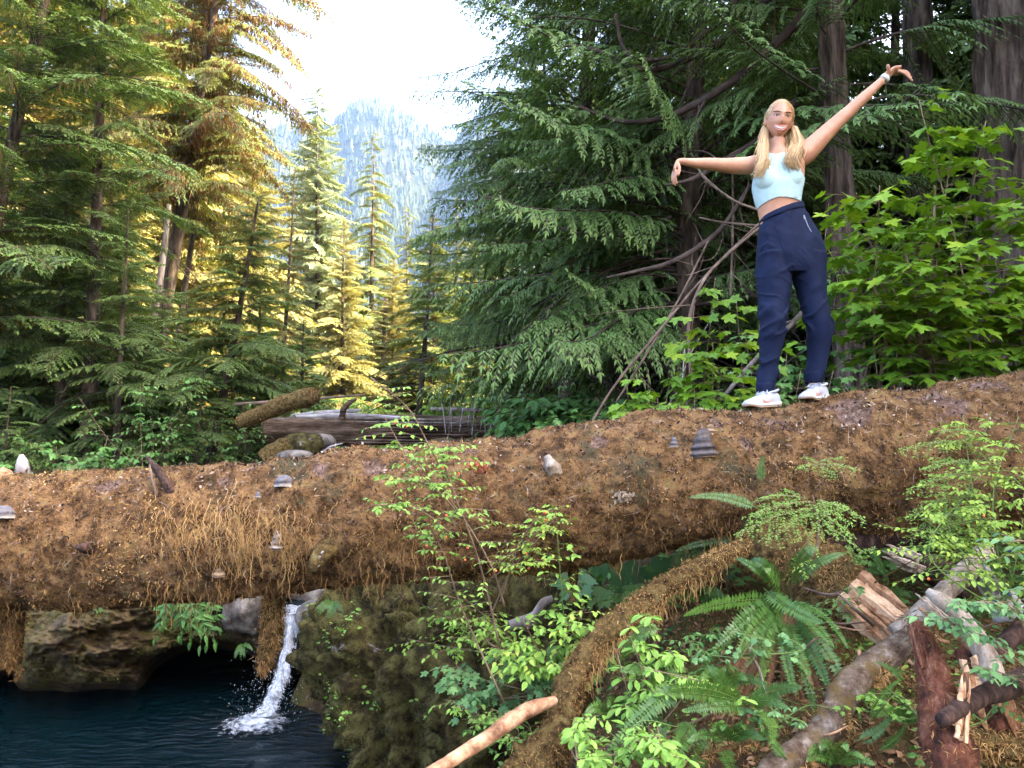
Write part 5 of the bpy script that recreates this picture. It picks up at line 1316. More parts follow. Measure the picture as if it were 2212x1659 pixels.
shrub('maple_shrub', 'dark leaved thicket low behind the tan stems of the tall maple shrub', 'leafy shrubs behind the trunk', b7,
      stems_to(b7, [D(x, y, Y) for x, y, Y in [(1900, 650, 6.8), (1980, 700, 6.6), (2060, 700, 6.6), (2140, 720, 6.5), (2220, 700, 6.5), (2020, 600, 6.9), (1940, 780, 6.4)]], _r5, .3),
      MAPLE, MAT_LEAFDARK, 60, (.3, .6), (4, 7), (.07, .12), 7, 60, droop=.2, elev=(-.1, .3), t0=.15, sr=.007)
# bare tan stems of the shrub
for i, pts in enumerate([[(1900, 840), (1915, 700), (1880, 600)], [(1960, 835), (1965, 720), (1990, 560)], [(2000, 830), (1975, 640), (1950, 520)], [(2010, 830), (2015, 600), (2020, 400)], [(2030, 828), (2080, 680), (2120, 540)],
                         [(2020, 828), (1960, 700), (1860, 560), (1800, 545)], [(2120, 820), (2130, 700), (2200, 590), (2260, 560)], [(2100, 820), (2125, 690), (2110, 600)]]):
    p = [(x, y, 5.75 + .05 * i, 5 - 1.2 * j) for j, (x, y) in enumerate(pts)]
    limb('tan_stem', ['forked', 'slender upright', 'curved', 'central thick', 'outward leaning', 'long arching', 'right hand arching', 'short right hand'][i] + ' bare tan stem rising under the tall maple shrub', 'stem', p, MAT_STEM, 30, 7, .1, group='bare tan stems at the right', seed=i)

# -- left bank undergrowth --
for i, (px, Y, h, w, tpl, mt, n, sz, lab) in enumerate([
    (385, 10.4, 1.0, .55, BROAD, MAT_LEAFBLUE, 90, (.06, .11), 'pale blue green leafy shrub behind the trunk, left of centre'),
    (450, 10.8, .8, .5, BROAD, MAT_LEAFBLUE, 70, (.06, .10), 'pale leafy shrub right of its paler neighbour on the left bank'),
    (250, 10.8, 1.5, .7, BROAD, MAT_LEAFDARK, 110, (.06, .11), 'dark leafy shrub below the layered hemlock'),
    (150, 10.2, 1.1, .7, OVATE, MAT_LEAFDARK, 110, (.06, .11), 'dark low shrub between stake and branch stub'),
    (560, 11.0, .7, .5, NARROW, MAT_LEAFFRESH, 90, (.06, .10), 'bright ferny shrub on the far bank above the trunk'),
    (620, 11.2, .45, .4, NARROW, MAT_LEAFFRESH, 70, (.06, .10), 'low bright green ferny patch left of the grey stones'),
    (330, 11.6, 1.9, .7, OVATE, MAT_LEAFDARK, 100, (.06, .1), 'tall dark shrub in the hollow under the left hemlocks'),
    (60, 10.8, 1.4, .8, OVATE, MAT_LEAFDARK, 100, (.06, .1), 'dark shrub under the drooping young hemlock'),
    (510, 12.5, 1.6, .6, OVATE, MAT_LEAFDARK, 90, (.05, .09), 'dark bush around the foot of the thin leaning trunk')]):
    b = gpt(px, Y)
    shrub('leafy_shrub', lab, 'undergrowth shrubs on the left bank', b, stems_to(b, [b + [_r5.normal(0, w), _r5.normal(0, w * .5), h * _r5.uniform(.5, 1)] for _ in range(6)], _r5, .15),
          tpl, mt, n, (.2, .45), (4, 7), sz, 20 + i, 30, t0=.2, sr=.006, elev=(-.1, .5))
for i, (px, Y, h, w, mt, lab) in enumerate([
    (720, 21, 1.6, 1.3, MAT_LEAFYEL, 'sunlit yellow green bush in the valley left of centre'), (800, 20, 1.7, 1.3, MAT_LEAFYEL, 'sunlit yellow green bush in the valley centre'),
    (880, 22, 1.6, 1.3, MAT_LEAFYEL, 'sunlit bush behind the slim dark hemlock'), (640, 23, 1.8, 1.2, MAT_LEAFYEL, 'sunlit bush behind the mossy leaning log'),
    (960, 19, 1.2, 1.0, MAT_LEAF, 'green bush right of the slim dark hemlock'), (1040, 16, 1.2, .9, MAT_LEAF, 'green bush above the right end of the far trunk'),
    (1120, 14.5, .9, .8, MAT_LEAF, 'bushy greenery at the foot of the low dark hemlock'), (560, 20, 1.6, 1.2, MAT_LEAFYEL, 'sunlit bush glimpsed left of the leaning log'), (1200, 10.5, .8, .8, MAT_LEAFDARK, 'low dark bush under the cedar spray tips'), (1290, 8.6, .8, .6, MAT_LEAFDARK, 'low dark bush at the foot of the slanting poles')]):
    b = gpt(px, Y)
    shrub('leafy_bush', lab, 'bushes on the valley floor', b, stems_to(b, [b + [_r5.normal(0, w * .7), _r5.normal(0, w * .4), h * _r5.uniform(.5, 1)] for _ in range(9)], _r5, .3),
          OVATE, mt, 220, (.3, .7), (5, 8), (.09, .16), 40 + i, 0, t0=.1, sr=.008, elev=(-.1, .5))

# -- near bank --
def near_base(px, py, Y): return D(px, py, Y)
HB = D(1230, 1560, 3.9)
shrub('huckleberry_shrub', 'tall slender huckleberry with red berries growing up in front of the trunk', 'huckleberries', D(1010, 1370, 3.75),
      [[D(1090, 1520, 3.9), D(1000, 1320, 3.75), D(960, 1200, 3.6), D(925, 1130, 3.5)], [D(1080, 1400, 3.8), D(1040, 1230, 3.6), D(985, 1080, 3.45), D(925, 960, 3.4), D(880, 880, 3.4), D(800, 815, 3.4)],
       [D(1090, 1310, 3.7), D(1060, 1220, 3.6), D(980, 1090, 3.5), D(890, 1000, 3.4), D(830, 900, 3.4)], [D(970, 1150, 3.5), D(900, 1100, 3.4), D(800, 1090, 3.3)], [D(1000, 1120, 3.5), D(930, 1050, 3.4), D(840, 1030, 3.35)],
       [D(985, 1080, 3.45), D(960, 1000, 3.4), D(955, 960, 3.4)]],
      OVATE, MAT_LEAFFRESH, 150, (.07, .22), (5, 9), (.018, .034), 61, 220, MAT_STEM, .1, (-.1, .4), .15, 55, .35, .2, sr=.0055, berries=13)
shrub('huckleberry_shrub', 'pale yellow green huckleberry spray right of the red berried one', 'huckleberries', D(1060, 1330, 3.8),
      [[D(1060, 1330, 3.8), D(1100, 1240, 3.65), D(1150, 1180, 3.55), D(1205, 1110, 3.5)], [D(1050, 1240, 3.7), D(1110, 1190, 3.6), D(1190, 1130, 3.5)], [D(1060, 1250, 3.7), D(1110, 1220, 3.6), D(1170, 1215, 3.5)], [D(1080, 1300, 3.7), D(1130, 1160, 3.6), D(1185, 1100, 3.5)]],
      OVATE, MAT_LEAFYEL, 75, (.06, .16), (5, 8), (.016, .028), 62, 200, MAT_STEM, .1, (-.1, .4), .25, 55, .35, .2, sr=.004, berries=6)
shrub('upright_shrub', 'slender green shoot with round leaves in front of the trunk bottom', None, D(1220, 1400, 4.0), [[D(1225, 1420, 4.0), D(1215, 1300, 3.95), D(1205, 1170, 3.9), D(1200, 1090, 3.85)]],
      OVATE, MAT_LEAFFRESH, 22, (.08, .16), (3, 5), (.03, .055), 63, 80, MAT_STEMGREEN, .1, (-.05, .4), .1, sr=.004)
for i, (pts, n, tl, sz, mt, tpl, lab, mo) in enumerate([
    ([(1240, 1470, 4.0), (1180, 1400, 3.9), (1130, 1340, 3.9), (1220, 1340, 3.8), (1270, 1310, 3.8), (1160, 1440, 3.8), (1090, 1400, 4.0)], 110, (.10, .24), (.032, .06), MAT_LEAFFRESH, OVATE, 'leafy green bank shrub left of the moss draped limb', 200),
    ([(1180, 1500, 4.1), (1060, 1420, 4.1), (980, 1430, 4.2), (1010, 1470, 4.1), (1100, 1460, 4.0), (1150, 1430, 4.0)], 80, (.10, .24), (.034, .06), MAT_LEAFBLUE, MAPLE, 'drooping lobed shrub over the mossy boulder', 150),
    ([(1120, 1420, 4.3), (960, 1330, 4.4), (900, 1300, 4.5), (1000, 1290, 4.3), (880, 1380, 4.4), (1050, 1320, 4.2)], 90, (.12, .3), (.022, .04), MAT_LEAFFRESH, OVATE, 'airy small leaved huckleberry on the boulder top', 120),
    ([(1130, 1620, 3.9), (1010, 1560, 4.0), (960, 1510, 4.1), (1060, 1530, 3.9), (1090, 1590, 3.8)], 60, (.08, .2), (.02, .038), MAT_LEAFFRESH, OVATE, 'small leaved trailing plant above the peeled branch', 100)]):
    b = D(*pts[0])
    shrub('bank_shrub', lab, 'leafy shrubs on the near bank', b, stems_to(b, [D(*p) for p in pts[1:]], _r5, .03), tpl, mt, n, tl, (4, 7), sz, 70 + i, mo, None, .2, (-.15, .4), .25, sr=.004, toward=.3)
for i, (pts, n, lab, seed) in enumerate([
    ([(1400, 1600, 3.2), (1350, 1340, 3.1), (1400, 1320, 3.1), (1440, 1400, 3.05), (1330, 1400, 3.1), (1460, 1480, 3.0), (1390, 1440, 3.0), (1420, 1360, 3.05)], 56, 'fresh green azalea bush with whorled leaves in front of the moss draped limb', 1),
    ([(1290, 1700, 2.9), (1240, 1550, 2.9), (1280, 1590, 2.85), (1330, 1640, 2.8), (1250, 1640, 2.8), (1300, 1540, 2.9)], 30, 'whorled leaved azalea sprig at the bottom edge left of the fern', 2),
    ([(1430, 1720, 2.7), (1375, 1600, 2.75), (1420, 1570, 2.8), (1460, 1620, 2.7), (1400, 1640, 2.7)], 24, 'azalea sprig at the bottom edge below the fern', 3)]):
    b = D(*pts[0])
    shrub('azalea_shrub', lab, 'azaleas on the near bank', b, stems_to(b, [D(*p) for p in pts[1:]], _r5, .02), OBOVATE, MAT_LEAFFRESH, n, (.03, .09), (5, 7), (.036, .062), 80 + i, 260, MAT_STEM, .05, (-.1, .3), .45, 75, .25, .35, sr=.004)
# right edge: huckleberry and blueberry
b = D(2190, 1330, 3.2)
shrub('huckleberry_shrub', 'bushy bright huckleberry overhanging the trunk at the right edge', 'huckleberries', b,
      stems_to(b, [D(x, y, Y) for x, y, Y in [(2080, 900, 3.5), (2140, 890, 3.4), (2200, 900, 3.3), (2040, 1040, 3.4), (2100, 1050, 3.3), (2180, 1020, 3.2), (2060, 1140, 3.3), (2140, 1150, 3.2), (2210, 1120, 3.1), (2260, 980, 3.2)]], _r5, .05),
      OVATE, MAT_LEAFYEL, 300, (.10, .26), (6, 10), (.016, .032), 91, 280, MAT_STEMGREEN, .12, (-.15, .35), .3, 55, .3, .3, sr=.004, berries=5)
b = D(2260, 1500, 2.7)
shrub('blueberry_shrub', 'dark green blueberry branch with blue berries at the right edge', None, b,
      [[b, D(2190, 1420, 2.7), D(2100, 1370, 2.65), D(2030, 1330, 2.65)], [b, D(2200, 1330, 2.6), D(2130, 1300, 2.6), D(2080, 1310, 2.6)], [b, D(2180, 1460, 2.65), D(2120, 1440, 2.6)], [b, D(2230, 1200, 2.6), D(2170, 1170, 2.6)]],
      OVATE, MAT_LEAFBLUE, 60, (.06, .14), (4, 7), (.026, .045), 92, 200, MAT_STEM, .1, (-.1, .3), .3, 60, .25, .3, sr=.004, berries=24, bmat=MAT_BLUEBERRY)

# elder hanging over the cave, and small plants on the rock --
def pinnate(name, label, cat, fronds, mat, n, leafl, seed, tpl=NARROW, group=None):
    rng = np.random.default_rng(seed); root = empty(name, tuple(fronds[0][0]), label, cat, group); o0 = np.array(root.location)
    mb = MB(); P, Dr, N, S = [], [], [], []
    for fr in fronds:
        c = smooth_path(fr, 20); V, F = tube_vf(c, np.linspace(.005, .0015, 20), 4); mb.add(V - o0, F, .5)
        T = norm(np.gradient(c, axis=0)); up = np.array([0, -.75, .65]); sd = norm(np.cross(T, up))
        for t in np.linspace(.3, 1, n):
            k = min(19, int(t * 19))
            for sg in ((1, -1) if t < 1 else (0,)):
                P.append(c[k]); Dr.append(T[k] * .55 + sd[k] * sg * .8 + rng.normal(0, .1, 3)); N.append(up + rng.normal(0, .2, 3)); S.append(leafl * rng.uniform(.8, 1.15) * (1.05 - .3 * t))
    mb.build('stems', MAT_STEMGREEN, root)
    place_leaves(root, tpl, mat, np.array(P), np.array(Dr), np.array(N), np.array(S), 300, rng)
    return root
_re = np.random.default_rng(8); fr = []
for i in range(26):
    b = D(_re.uniform(400, 455), _re.uniform(1265, 1320), _re.uniform(7.5, 7.9)); a = _re.uniform(-1, 1)
    e = D(425 + a * 85 - 15, _re.uniform(1330, 1405) - 25 * abs(a), _re.uniform(7.1, 7.5)); m = (b + e) / 2 + np.array([.06 * a, -.12, .12])
    fr.append([b, m, e])
pinnate('elder_shrub', 'dark green elder with pinnate leaves hanging over the cave mouth', 'shrub', fr, MAT_LEAFDARK, 5, .115, 8)

def frond_mb(P0, P1, P2, W, n, rng, nor=(0, -1, .3), tilt=.15, dens=1):
    s = np.linspace(0, 1, 30)[:, None]
    C = (1 - s) ** 2 * P0 + 2 * s * (1 - s) * P1 + s ** 2 * P2
    mb = MB(); V, F = tube_vf(C, np.linspace(.0028, .0008, 30), 4); mb.add(V, F, .9)
    T = norm(np.gradient(C, axis=0)); N = norm(np.asarray(nor) - T * (T @ np.asarray(nor))[:, None]); S = np.cross(T, N)
    t = np.linspace(.10, .995, n)
    prof = np.minimum(1, (t / .22) ** .7) * (1 - t) ** .55 * 1.05 + .05
    g = lambda A: np.stack([np.interp(t, s[:, 0], A[:, k]) for k in range(3)], 1)
    B, TT, NN, SS = g(C), g(T), g(N), g(S)
    for sg in (1, -1):
        d = SS * sg + TT * .22 + NN * (tilt + rng.normal(0, .07, n)[:, None]) + rng.normal(0, .05, (n, 3))
        V, F = blades(B, d, NN + rng.normal(0, .12, (n, 3)), W * prof * rng.uniform(.9, 1.1, n), np.linalg.norm(P2 - P0) / n * 1.05 * (.75 + .4 * prof), .12, .3)
        mb.add(V, F, np.repeat(np.clip(.45 + rng.normal(0, .15, n), 0, 1), 4))
    return mb
def fern(name, label, root_pt, fronds, seed, mat=None, group='ferns on the near bank', W=.055, n=30, nor=(0, -1, .35)):
    rng = np.random.default_rng(seed); root = empty(name, tuple(root_pt), label, 'fern', group); o0 = np.array(root.location)
    for (b, m, e, w) in fronds:
        mb = frond_mb(np.asarray(b) - o0, np.asarray(m) - o0, np.asarray(e) - o0, w, int(n * rng.uniform(.9, 1.15)), rng, nor + rng.normal(0, .25, 3))
        mb.build('frond', mat or MAT_FERN, root)
    return root
# the big sword fern: fronds given as base, bend and tip in the view with their distance
FB = (1690, 1285, 3.45)
FR = [((1690, 1270), (1660, 1215), (1625, 1208), 3.35, 24), ((1700, 1270), (1730, 1190), (1762, 1184), 3.3, 26), ((1705, 1265), (1760, 1205), (1828, 1195), 3.3, 20), ((1685, 1280), (1645, 1225), (1590, 1205), 3.35, 18),
      ((1650, 1270), (1700, 1320), (1780, 1345), 3.2, 27), ((1680, 1300), (1620, 1310), (1545, 1400), 3.15, 28), ((1685, 1310), (1640, 1330), (1585, 1425), 3.1, 30), ((1690, 1310), (1670, 1340), (1612, 1440), 3.1, 28),
      ((1680, 1295), (1560, 1290), (1478, 1330), 3.2, 24), ((1700, 1300), (1790, 1310), (1830, 1400), 3.15, 20), ((1705, 1310), (1760, 1340), (1800, 1398), 3.1, 24), ((1690, 1320), (1715, 1400), (1750, 1460), 3.1, 26),
      ((1695, 1315), (1760, 1400), (1792, 1490), 3.1, 26), ((1700, 1310), (1800, 1400), (1838, 1520), 3.15, 24), ((1690, 1320), (1690, 1420), (1720, 1500), 3.1, 22), ((1680, 1320), (1650, 1420), (1640, 1500), 3.1, 22),
      ((1690, 1320), (1740, 1440), (1765, 1560), 3.15, 22), ((1700, 1310), (1830, 1440), (1860, 1560), 3.2, 20), ((1670, 1310), (1580, 1350), (1505, 1460), 3.2, 22), ((1688, 1290), (1675, 1240), (1652, 1228), 3.3, 20)]
fern('sword_fern', 'large dark sword fern with drooping fronds in the middle of the bank', D(*FB), [(D(*a, 3.45), D(*m, 3.25), D(*e, Y), w / 1660 * 3.2 * 1.0) for a, m, e, Y, w in FR], 1, n=27)
MAT_DEADFERN = M('dead_brown_frond', [(0, (.06, .028, .014)), (.5, (.14, .07, .035)), (1, (.26, .15, .08))], wn=.4, wa=.4, wr=.3, scale=6, rough=.8, spec=.1)
_rdf = np.random.default_rng(44)
fern('dead_fern', 'brown dead fern fronds hanging below the large sword fern', D(1690, 1330, 3.4),
     [(D(1690 + _rdf.normal(0, 25), 1330 + _rdf.normal(0, 12), 3.42), D(1690 + dx * .5, 1400, 3.3), D(1690 + dx, _rdf.uniform(1450, 1600), _rdf.uniform(3.15, 3.4)), .022) for dx in _rdf.uniform(-190, 170, 26)], 33, MAT_DEADFERN)
FR2 = [((1610, 1520), (1520, 1470), (1445, 1490), 2.8, 26), ((1610, 1520), (1510, 1490), (1440, 1500), 2.8, 22), ((1610, 1525), (1550, 1520), (1480, 1535), 2.85, 22), ((1610, 1520), (1680, 1480), (1732, 1485), 2.8, 20),
       ((1640, 1530), (1675, 1560), (1668, 1605), 2.7, 24), ((1610, 1525), (1660, 1500), (1700, 1530), 2.8, 18), ((1600, 1520), (1560, 1460), (1530, 1440), 2.9, 20)]
fern('sword_fern', 'bright smaller sword fern below the large one', D(1610, 1525, 2.95), [(D(*a, 2.95), D(*m, 2.85), D(*e, Y), w / 1660 * 2.85 * 1.15) for a, m, e, Y, w in FR2], 2)
FR3 = [((1480, 1480), (1400, 1520), (1315, 1620), 2.9, 28), ((1500, 1560), (1470, 1600), (1430, 1690), 2.7, 28), ((1540, 1600), (1500, 1640), (1490, 1700), 2.7, 24), ((1560, 1600), (1570, 1650), (1600, 1700), 2.7, 22), ((1440, 1560), (1400, 1640), (1380, 1700), 2.8, 20)]
fern('sword_fern', 'shadowed fern fronds at the bottom edge below the azalea', D(1490, 1540, 3.0), [(D(*a, 3.0), D(*m, 2.95), D(*e, Y), w / 1660 * 2.9 * 1.1) for a, m, e, Y, w in FR3], 3)
FR4 = [((1480, 1460), (1400, 1440), (1340, 1450), 3.05, 24), ((1430, 1360), (1370, 1350), (1335, 1440), 3.2, 18)]
fern('sword_fern', 'two fern fronds poking out beside the azalea bush', D(1480, 1455, 3.15), [(D(*a, 3.15), D(*m, 3.1), D(*e, Y), w / 1660 * 3.05 * 1.1) for a, m, e, Y, w in FR4], 4)
FR5 = [((1640, 1100), (1560, 1060), (1490, 1075), 3.75, 16), ((1645, 1040), (1640, 1010), (1650, 985), 3.85, 14), ((1620, 1160), (1540, 1160), (1460, 1190), 4.1, 16), ((1600, 1180), (1520, 1190), (1450, 1200), 4.2, 16), ((1880, 1190), (1900, 1210), (1920, 1260), 3.5, 12)]
fern('fern', 'thin fern fronds growing out of the trunk flank behind the hemlock sprig', D(1640, 1110, 3.85), [(D(*a, Y), D(*m, Y), D(*e, Y), w / 1660 * Y) for a, m, e, Y, w in FR5], 5, n=28)
FR6 = [((1700, 1640), (1660, 1600), (1640, 1560), 2.8, 14), ((1850, 1600), (1900, 1590), (1930, 1540), 2.9, 16), ((1900, 1620), (1940, 1600), (1960, 1560), 2.9, 14), ((1880, 1560), (1900, 1500), (1940, 1470), 3.0, 14), ((1950, 1470), (1930, 1440), (1890, 1430), 3.05, 10)]
fern('fern', 'small fern sprigs in the litter between the limb and the split snag', D(1860, 1610, 3.0), [(D(*a, Y), D(*m, Y), D(*e, Y), w / 1660 * Y) for a, m, e, Y, w in FR6], 6, n=26)

_rb = np.random.default_rng(91)
for i, (x, y, Y, n, R, lab) in enumerate([(1330, 1560, 3.2, 6, 95, 'dark little fern at the foot of the moss draped limb'), (1575, 1600, 2.9, 6, 80, 'small fern in the litter at the bottom edge right of the azaleas'), (1800, 1650, 2.75, 6, 85, 'small fern left of the split snag at the bottom'),
    (1560, 1480, 3.1, 6, 85, 'dark fern tucked below the left fronds of the large sword fern'), (1395, 1310, 4.3, 7, 75, 'shaded fern under the arch of the moss draped limb'), (1500, 1300, 4.2, 7, 80, 'shaded fern between the arching limb and the trunk'), (1960, 1560, 3.0, 5, 70, 'small fern beside the split snag trunk, left side'), (1900, 1300, 3.9, 6, 70, 'dark fern in the hollow under the hemlock sprays')]):
    fr = []
    for j in range(n):
        a = math.pi * (.08 + .84 * (j + _rb.random() * .6) / n); b = D(x + _rb.normal(0, 6), y, Y); r = R * _rb.uniform(.75, 1.2)
        e = D(x + r * math.cos(a) * 1.1, y - r * math.sin(a) * .55 + r * .25, Y - .12); m = D(x + r * math.cos(a) * .6, y - r * math.sin(a) * .75, Y - .08); fr.append((b, m, e, R / 1660 * Y * .22))
    fern('sword_fern', lab, D(x, y, Y), fr, 50 + i, n=22)
for i, (x, y, Y, mt, tpl, lab) in enumerate([(1600, 1420, 3.15, MAT_LEAFBLUE, BROAD, 'round leaved blue green seedling among the sword fern fronds'), (1345, 1650, 2.9, MAT_LEAFFRESH, OBOVATE, 'low whorled plant at the bottom edge under the azalea sprig'), (1700, 1560, 2.95, MAT_LEAFBLUE, OVATE, 'small leafy plant below the sword fern right of the bright fern'),
    (1890, 1540, 3.0, MAT_LEAFFRESH, MAPLE, 'small lobed plant right of the lichen spotted limb'), (1500, 1420, 3.3, MAT_LEAFDARK, OVATE, 'dark leafy plant behind the azalea and left of the large fern'), (1300, 1300, 4.4, MAT_LEAFDARK, OVATE, 'dark leafy plant under the huge lobed leaves'), (1800, 1330, 3.55, MAT_LEAFDARK, OVATE, 'tiny leafed creeper on the broken mossy log'), (2120, 1560, 2.9, MAT_LEAFDARK, OVATE, 'dark leafy plant behind the charred branch'), (1080, 1600, 3.9, MAT_LEAFDARK, MAPLE, 'dark lobed plant left of the root spur')]):
    b = D(x, y, Y)
    shrub('bank_plant', lab, 'small plants on the near bank', b, stems_to(b, [b + [_rb.normal(0, .10), -.03, _rb.uniform(.03, .14)] for _ in range(5)], _rb, .02), tpl, mt, 18, (.04, .10), (3, 5), (.018, .036), 120 + i, 60, MAT_STEMGREEN, .2, (-.1, .4), .2, sr=.003)

# hemlock sprigs with single needles
def needle_spray(mb, rng, p, d, up, L, nside, side, needle=.014, w=.0042, droop=.25):
    s = np.linspace(0, 1, 14); up = np.asarray(up, float)
    C = p + d * (s * L)[:, None] - up * (droop * s ** 2 * L)[:, None]
    V, F = tube_vf(C, np.linspace(.003, .0008, 14) * (L / .5) ** .5, 4); mb.add(V, F, .2, 1)
    lines = [(C, 1.0)]
    for i in range(nside):
        t = .12 + .86 * i / max(nside - 1, 1)
        b = np.array([np.interp(t, s, C[:, k]) for k in range(3)]); td = norm((d - up * 2 * droop * t)[None])[0]
        sd = norm(np.cross(td, up)[None])[0] * (1 if i % 2 else -1)
        a = math.radians(52 + rng.normal(0, 8)); l = side * L * (1 - t) ** .6 * rng.uniform(.7, 1.15) * min(1, t * 3 + .35) + .02
        dd = td * math.cos(a) + sd * math.sin(a) - up * rng.uniform(0, .2)
        q = np.linspace(0, 1, 9); c2 = b + dd * (q * l)[:, None] - up * (droop * q ** 2 * l)[:, None]
        lines.append((c2, 1.0))
        if l > .12:
            for j in range(int(l / .035)):
                t2 = .2 + .75 * j / max(1, int(l / .035) - 1); b2 = np.array([np.interp(t2, q, c2[:, k]) for k in range(3)])
                s2 = norm(np.cross(dd, up)[None])[0] * (1 if j % 2 else -1); d2 = dd * .62 + s2 * .78 - up * rng.uniform(0, .2)
                l2 = l * .35 * (1 - t2) ** .5 + .012; lines.append((b2 + d2 * (np.linspace(0, 1, 5) * l2)[:, None], .9))
    for c, f in lines:
        Ls = np.concatenate([[0], np.cumsum(np.linalg.norm(np.diff(c, axis=0), axis=1))]); m = max(3, int(Ls[-1] / .0035))
        u = rng.random(m) * Ls[-1]; g = lambda A: np.stack([np.interp(u, Ls, A[:, k]) for k in range(3)], 1)
        T = norm(np.gradient(c, axis=0)); B, TT = g(c), norm(g(T)); sd = norm(np.cross(TT, up)); sg = np.where(rng.random(m) < .5, 1., -1.)
        dn = TT * .35 + sd * sg[:, None] + up * rng.normal(.05, .2, m)[:, None]
        V, F = blades(B, dn, up + rng.normal(0, .3, (m, 3)), needle * rng.uniform(.7, 1.2, m), w, 0)
        mb.add(V, F, np.repeat(np.clip(.45 + .3 * (u / Ls[-1]) + rng.normal(0, .12, m), 0, 1), 4), 0)
def hem_sprig(label, root_pt, sprays, seed, group='hemlock saplings at the trunk', needle=.017, name='hemlock_sapling', stem=None, mat=None):
    rng = np.random.default_rng(seed); root = empty(name, tuple(root_pt), label, 'sapling', group); o0 = np.array(root.location)
    if stem is not None:
        c = smooth_path(stem, 20); V, F = tube_vf(c - o0, np.linspace(.008, .003, 20), 6); MB().add(V, F, .5).build('stem', MAT_STEM, root)
    for a, e, side in sprays:
        a, e = np.asarray(a), np.asarray(e); L = np.linalg.norm(e - a); mb = MB()
        up = np.array([0, -.35, .95]); d = (e - a) / L + up * .22; d /= np.linalg.norm(d)
        needle_spray(mb, rng, a - o0, d, up, L * 1.03, max(6, int(L / .028)), side, needle)
        mb.build('spray', [mat or MAT_SAPL, MAT_STEM], root)
    return root
S = lambda *t: [(D(*a), D(*e), s) for a, e, s in t]
hem_sprig('bright hemlock sapling with arching sprays before the trunk below the person', D(1765, 1180, 3.5),
          S(((1760, 1085, 3.5), (1615, 1115, 3.35), .34), ((1765, 1080, 3.5), (1868, 1125, 3.3), .36), ((1740, 1080, 3.5), (1690, 1055, 3.6), .4), ((1770, 1080, 3.5), (1800, 1150, 3.2), .4), ((1760, 1090, 3.5), (1830, 1090, 3.4), .36), ((1750, 1100, 3.5), (1600, 1150, 3.4), .34),
            ((1760, 1110, 3.45), (1660, 1165, 3.3), .36), ((1770, 1110, 3.45), (1840, 1160, 3.3), .34), ((1730, 1075, 3.5), (1640, 1075, 3.4), .34), ((1760, 1130, 3.4), (1735, 1225, 3.3), .3), ((1775, 1130, 3.45), (1850, 1185, 3.4), .26)), 1, stem=[D(1765, 1190, 3.5), D(1768, 1130, 3.5), D(1755, 1070, 3.5)])
hem_sprig('small bright hemlock seedling standing out from the trunk just below the feet', D(1770, 1010, 3.75),
          S(((1765, 1005, 3.75), (1855, 1010, 3.6), .34), ((1765, 1000, 3.75), (1740, 985, 3.7), .4), ((1770, 1000, 3.75), (1830, 985, 3.7), .36), ((1770, 1008, 3.7), (1800, 1030, 3.6), .4), ((1765, 1005, 3.7), (1730, 1010, 3.6), .4)), 2)
hem_sprig('hemlock sprays at right edge over the trunk, left part of the huckleberry', D(2080, 1040, 3.5),
          S(((2110, 960, 3.5), (1945, 968, 3.4), .26), ((2110, 1020, 3.4), (1965, 1060, 3.3), .32), ((2120, 1060, 3.4), (1975, 1110, 3.3), .34), ((2110, 1090, 3.4), (1965, 1165, 3.3), .30), ((2130, 1000, 3.4), (2000, 1010, 3.3), .34), ((2150, 1120, 3.3), (2010, 1150, 3.2), .34), ((2180, 1300, 3.2), (2080, 1300, 3.1), .34), ((2140, 940, 3.4), (2020, 930, 3.4), .3)), 3)
hem_sprig('tiny grey green hemlock seedling on the broken mossy log', D(1855, 1195, 3.6), S(((1850, 1200, 3.6), (1895, 1180, 3.55), .4), ((1850, 1200, 3.6), (1830, 1180, 3.6), .4), ((1850, 1200, 3.6), (1870, 1215, 3.5), .4)), 4)

# devil's club: each big leaf its own part
DC = empty('broad_leaved_shrub', tuple(D(1330, 1300, 5.2)), 'shadowed shrub with huge lobed leaves under the trunk', 'shrub'); _rd = np.random.default_rng(4)
_dm = leaf_me('leaf', DEVIL, MAT_LEAFBLUE)
for (x, y, Y, s, a) in [(1270, 1235, 5.0, 92, -2.4), (1340, 1215, 5.1, 90, -1.2), (1395, 1225, 5.15, 84, -.5), (1300, 1195, 5.3, 70, -1.6), (1440, 1215, 5.3, 70, -.4), (1365, 1260, 4.95, 66, -1.4), (1235, 1210, 5.3, 60, 3.0), (1420, 1260, 5.0, 54, -.9), (1310, 1270, 4.9, 50, -1.9)]:
    d = np.array([math.cos(a), -.35, math.sin(a) * .8]); R = orient(d, np.array([.0, -.75, .75]) + _rd.normal(0, .12, 3)); p = D(x, y, Y); sc = s / 1660 * Y
    o = link('leaf', _dm, DC); m = Matrix.Identity(4)
    for i in range(3):
        for j in range(3): m[i][j] = R[i, j] * sc
        m[i][3] = p[i] - DC.location[i]
    o.matrix_basis = m
    V, F = tube_vf(smooth_path([D(1330, 1330, 5.3), (p + D(1330, 1300, 5.3)) / 2, p], 8) - np.array(DC.location), .006, 5); MB().add(V, F, .5).build('leaf_stalk', MAT_STEMGREEN, DC)

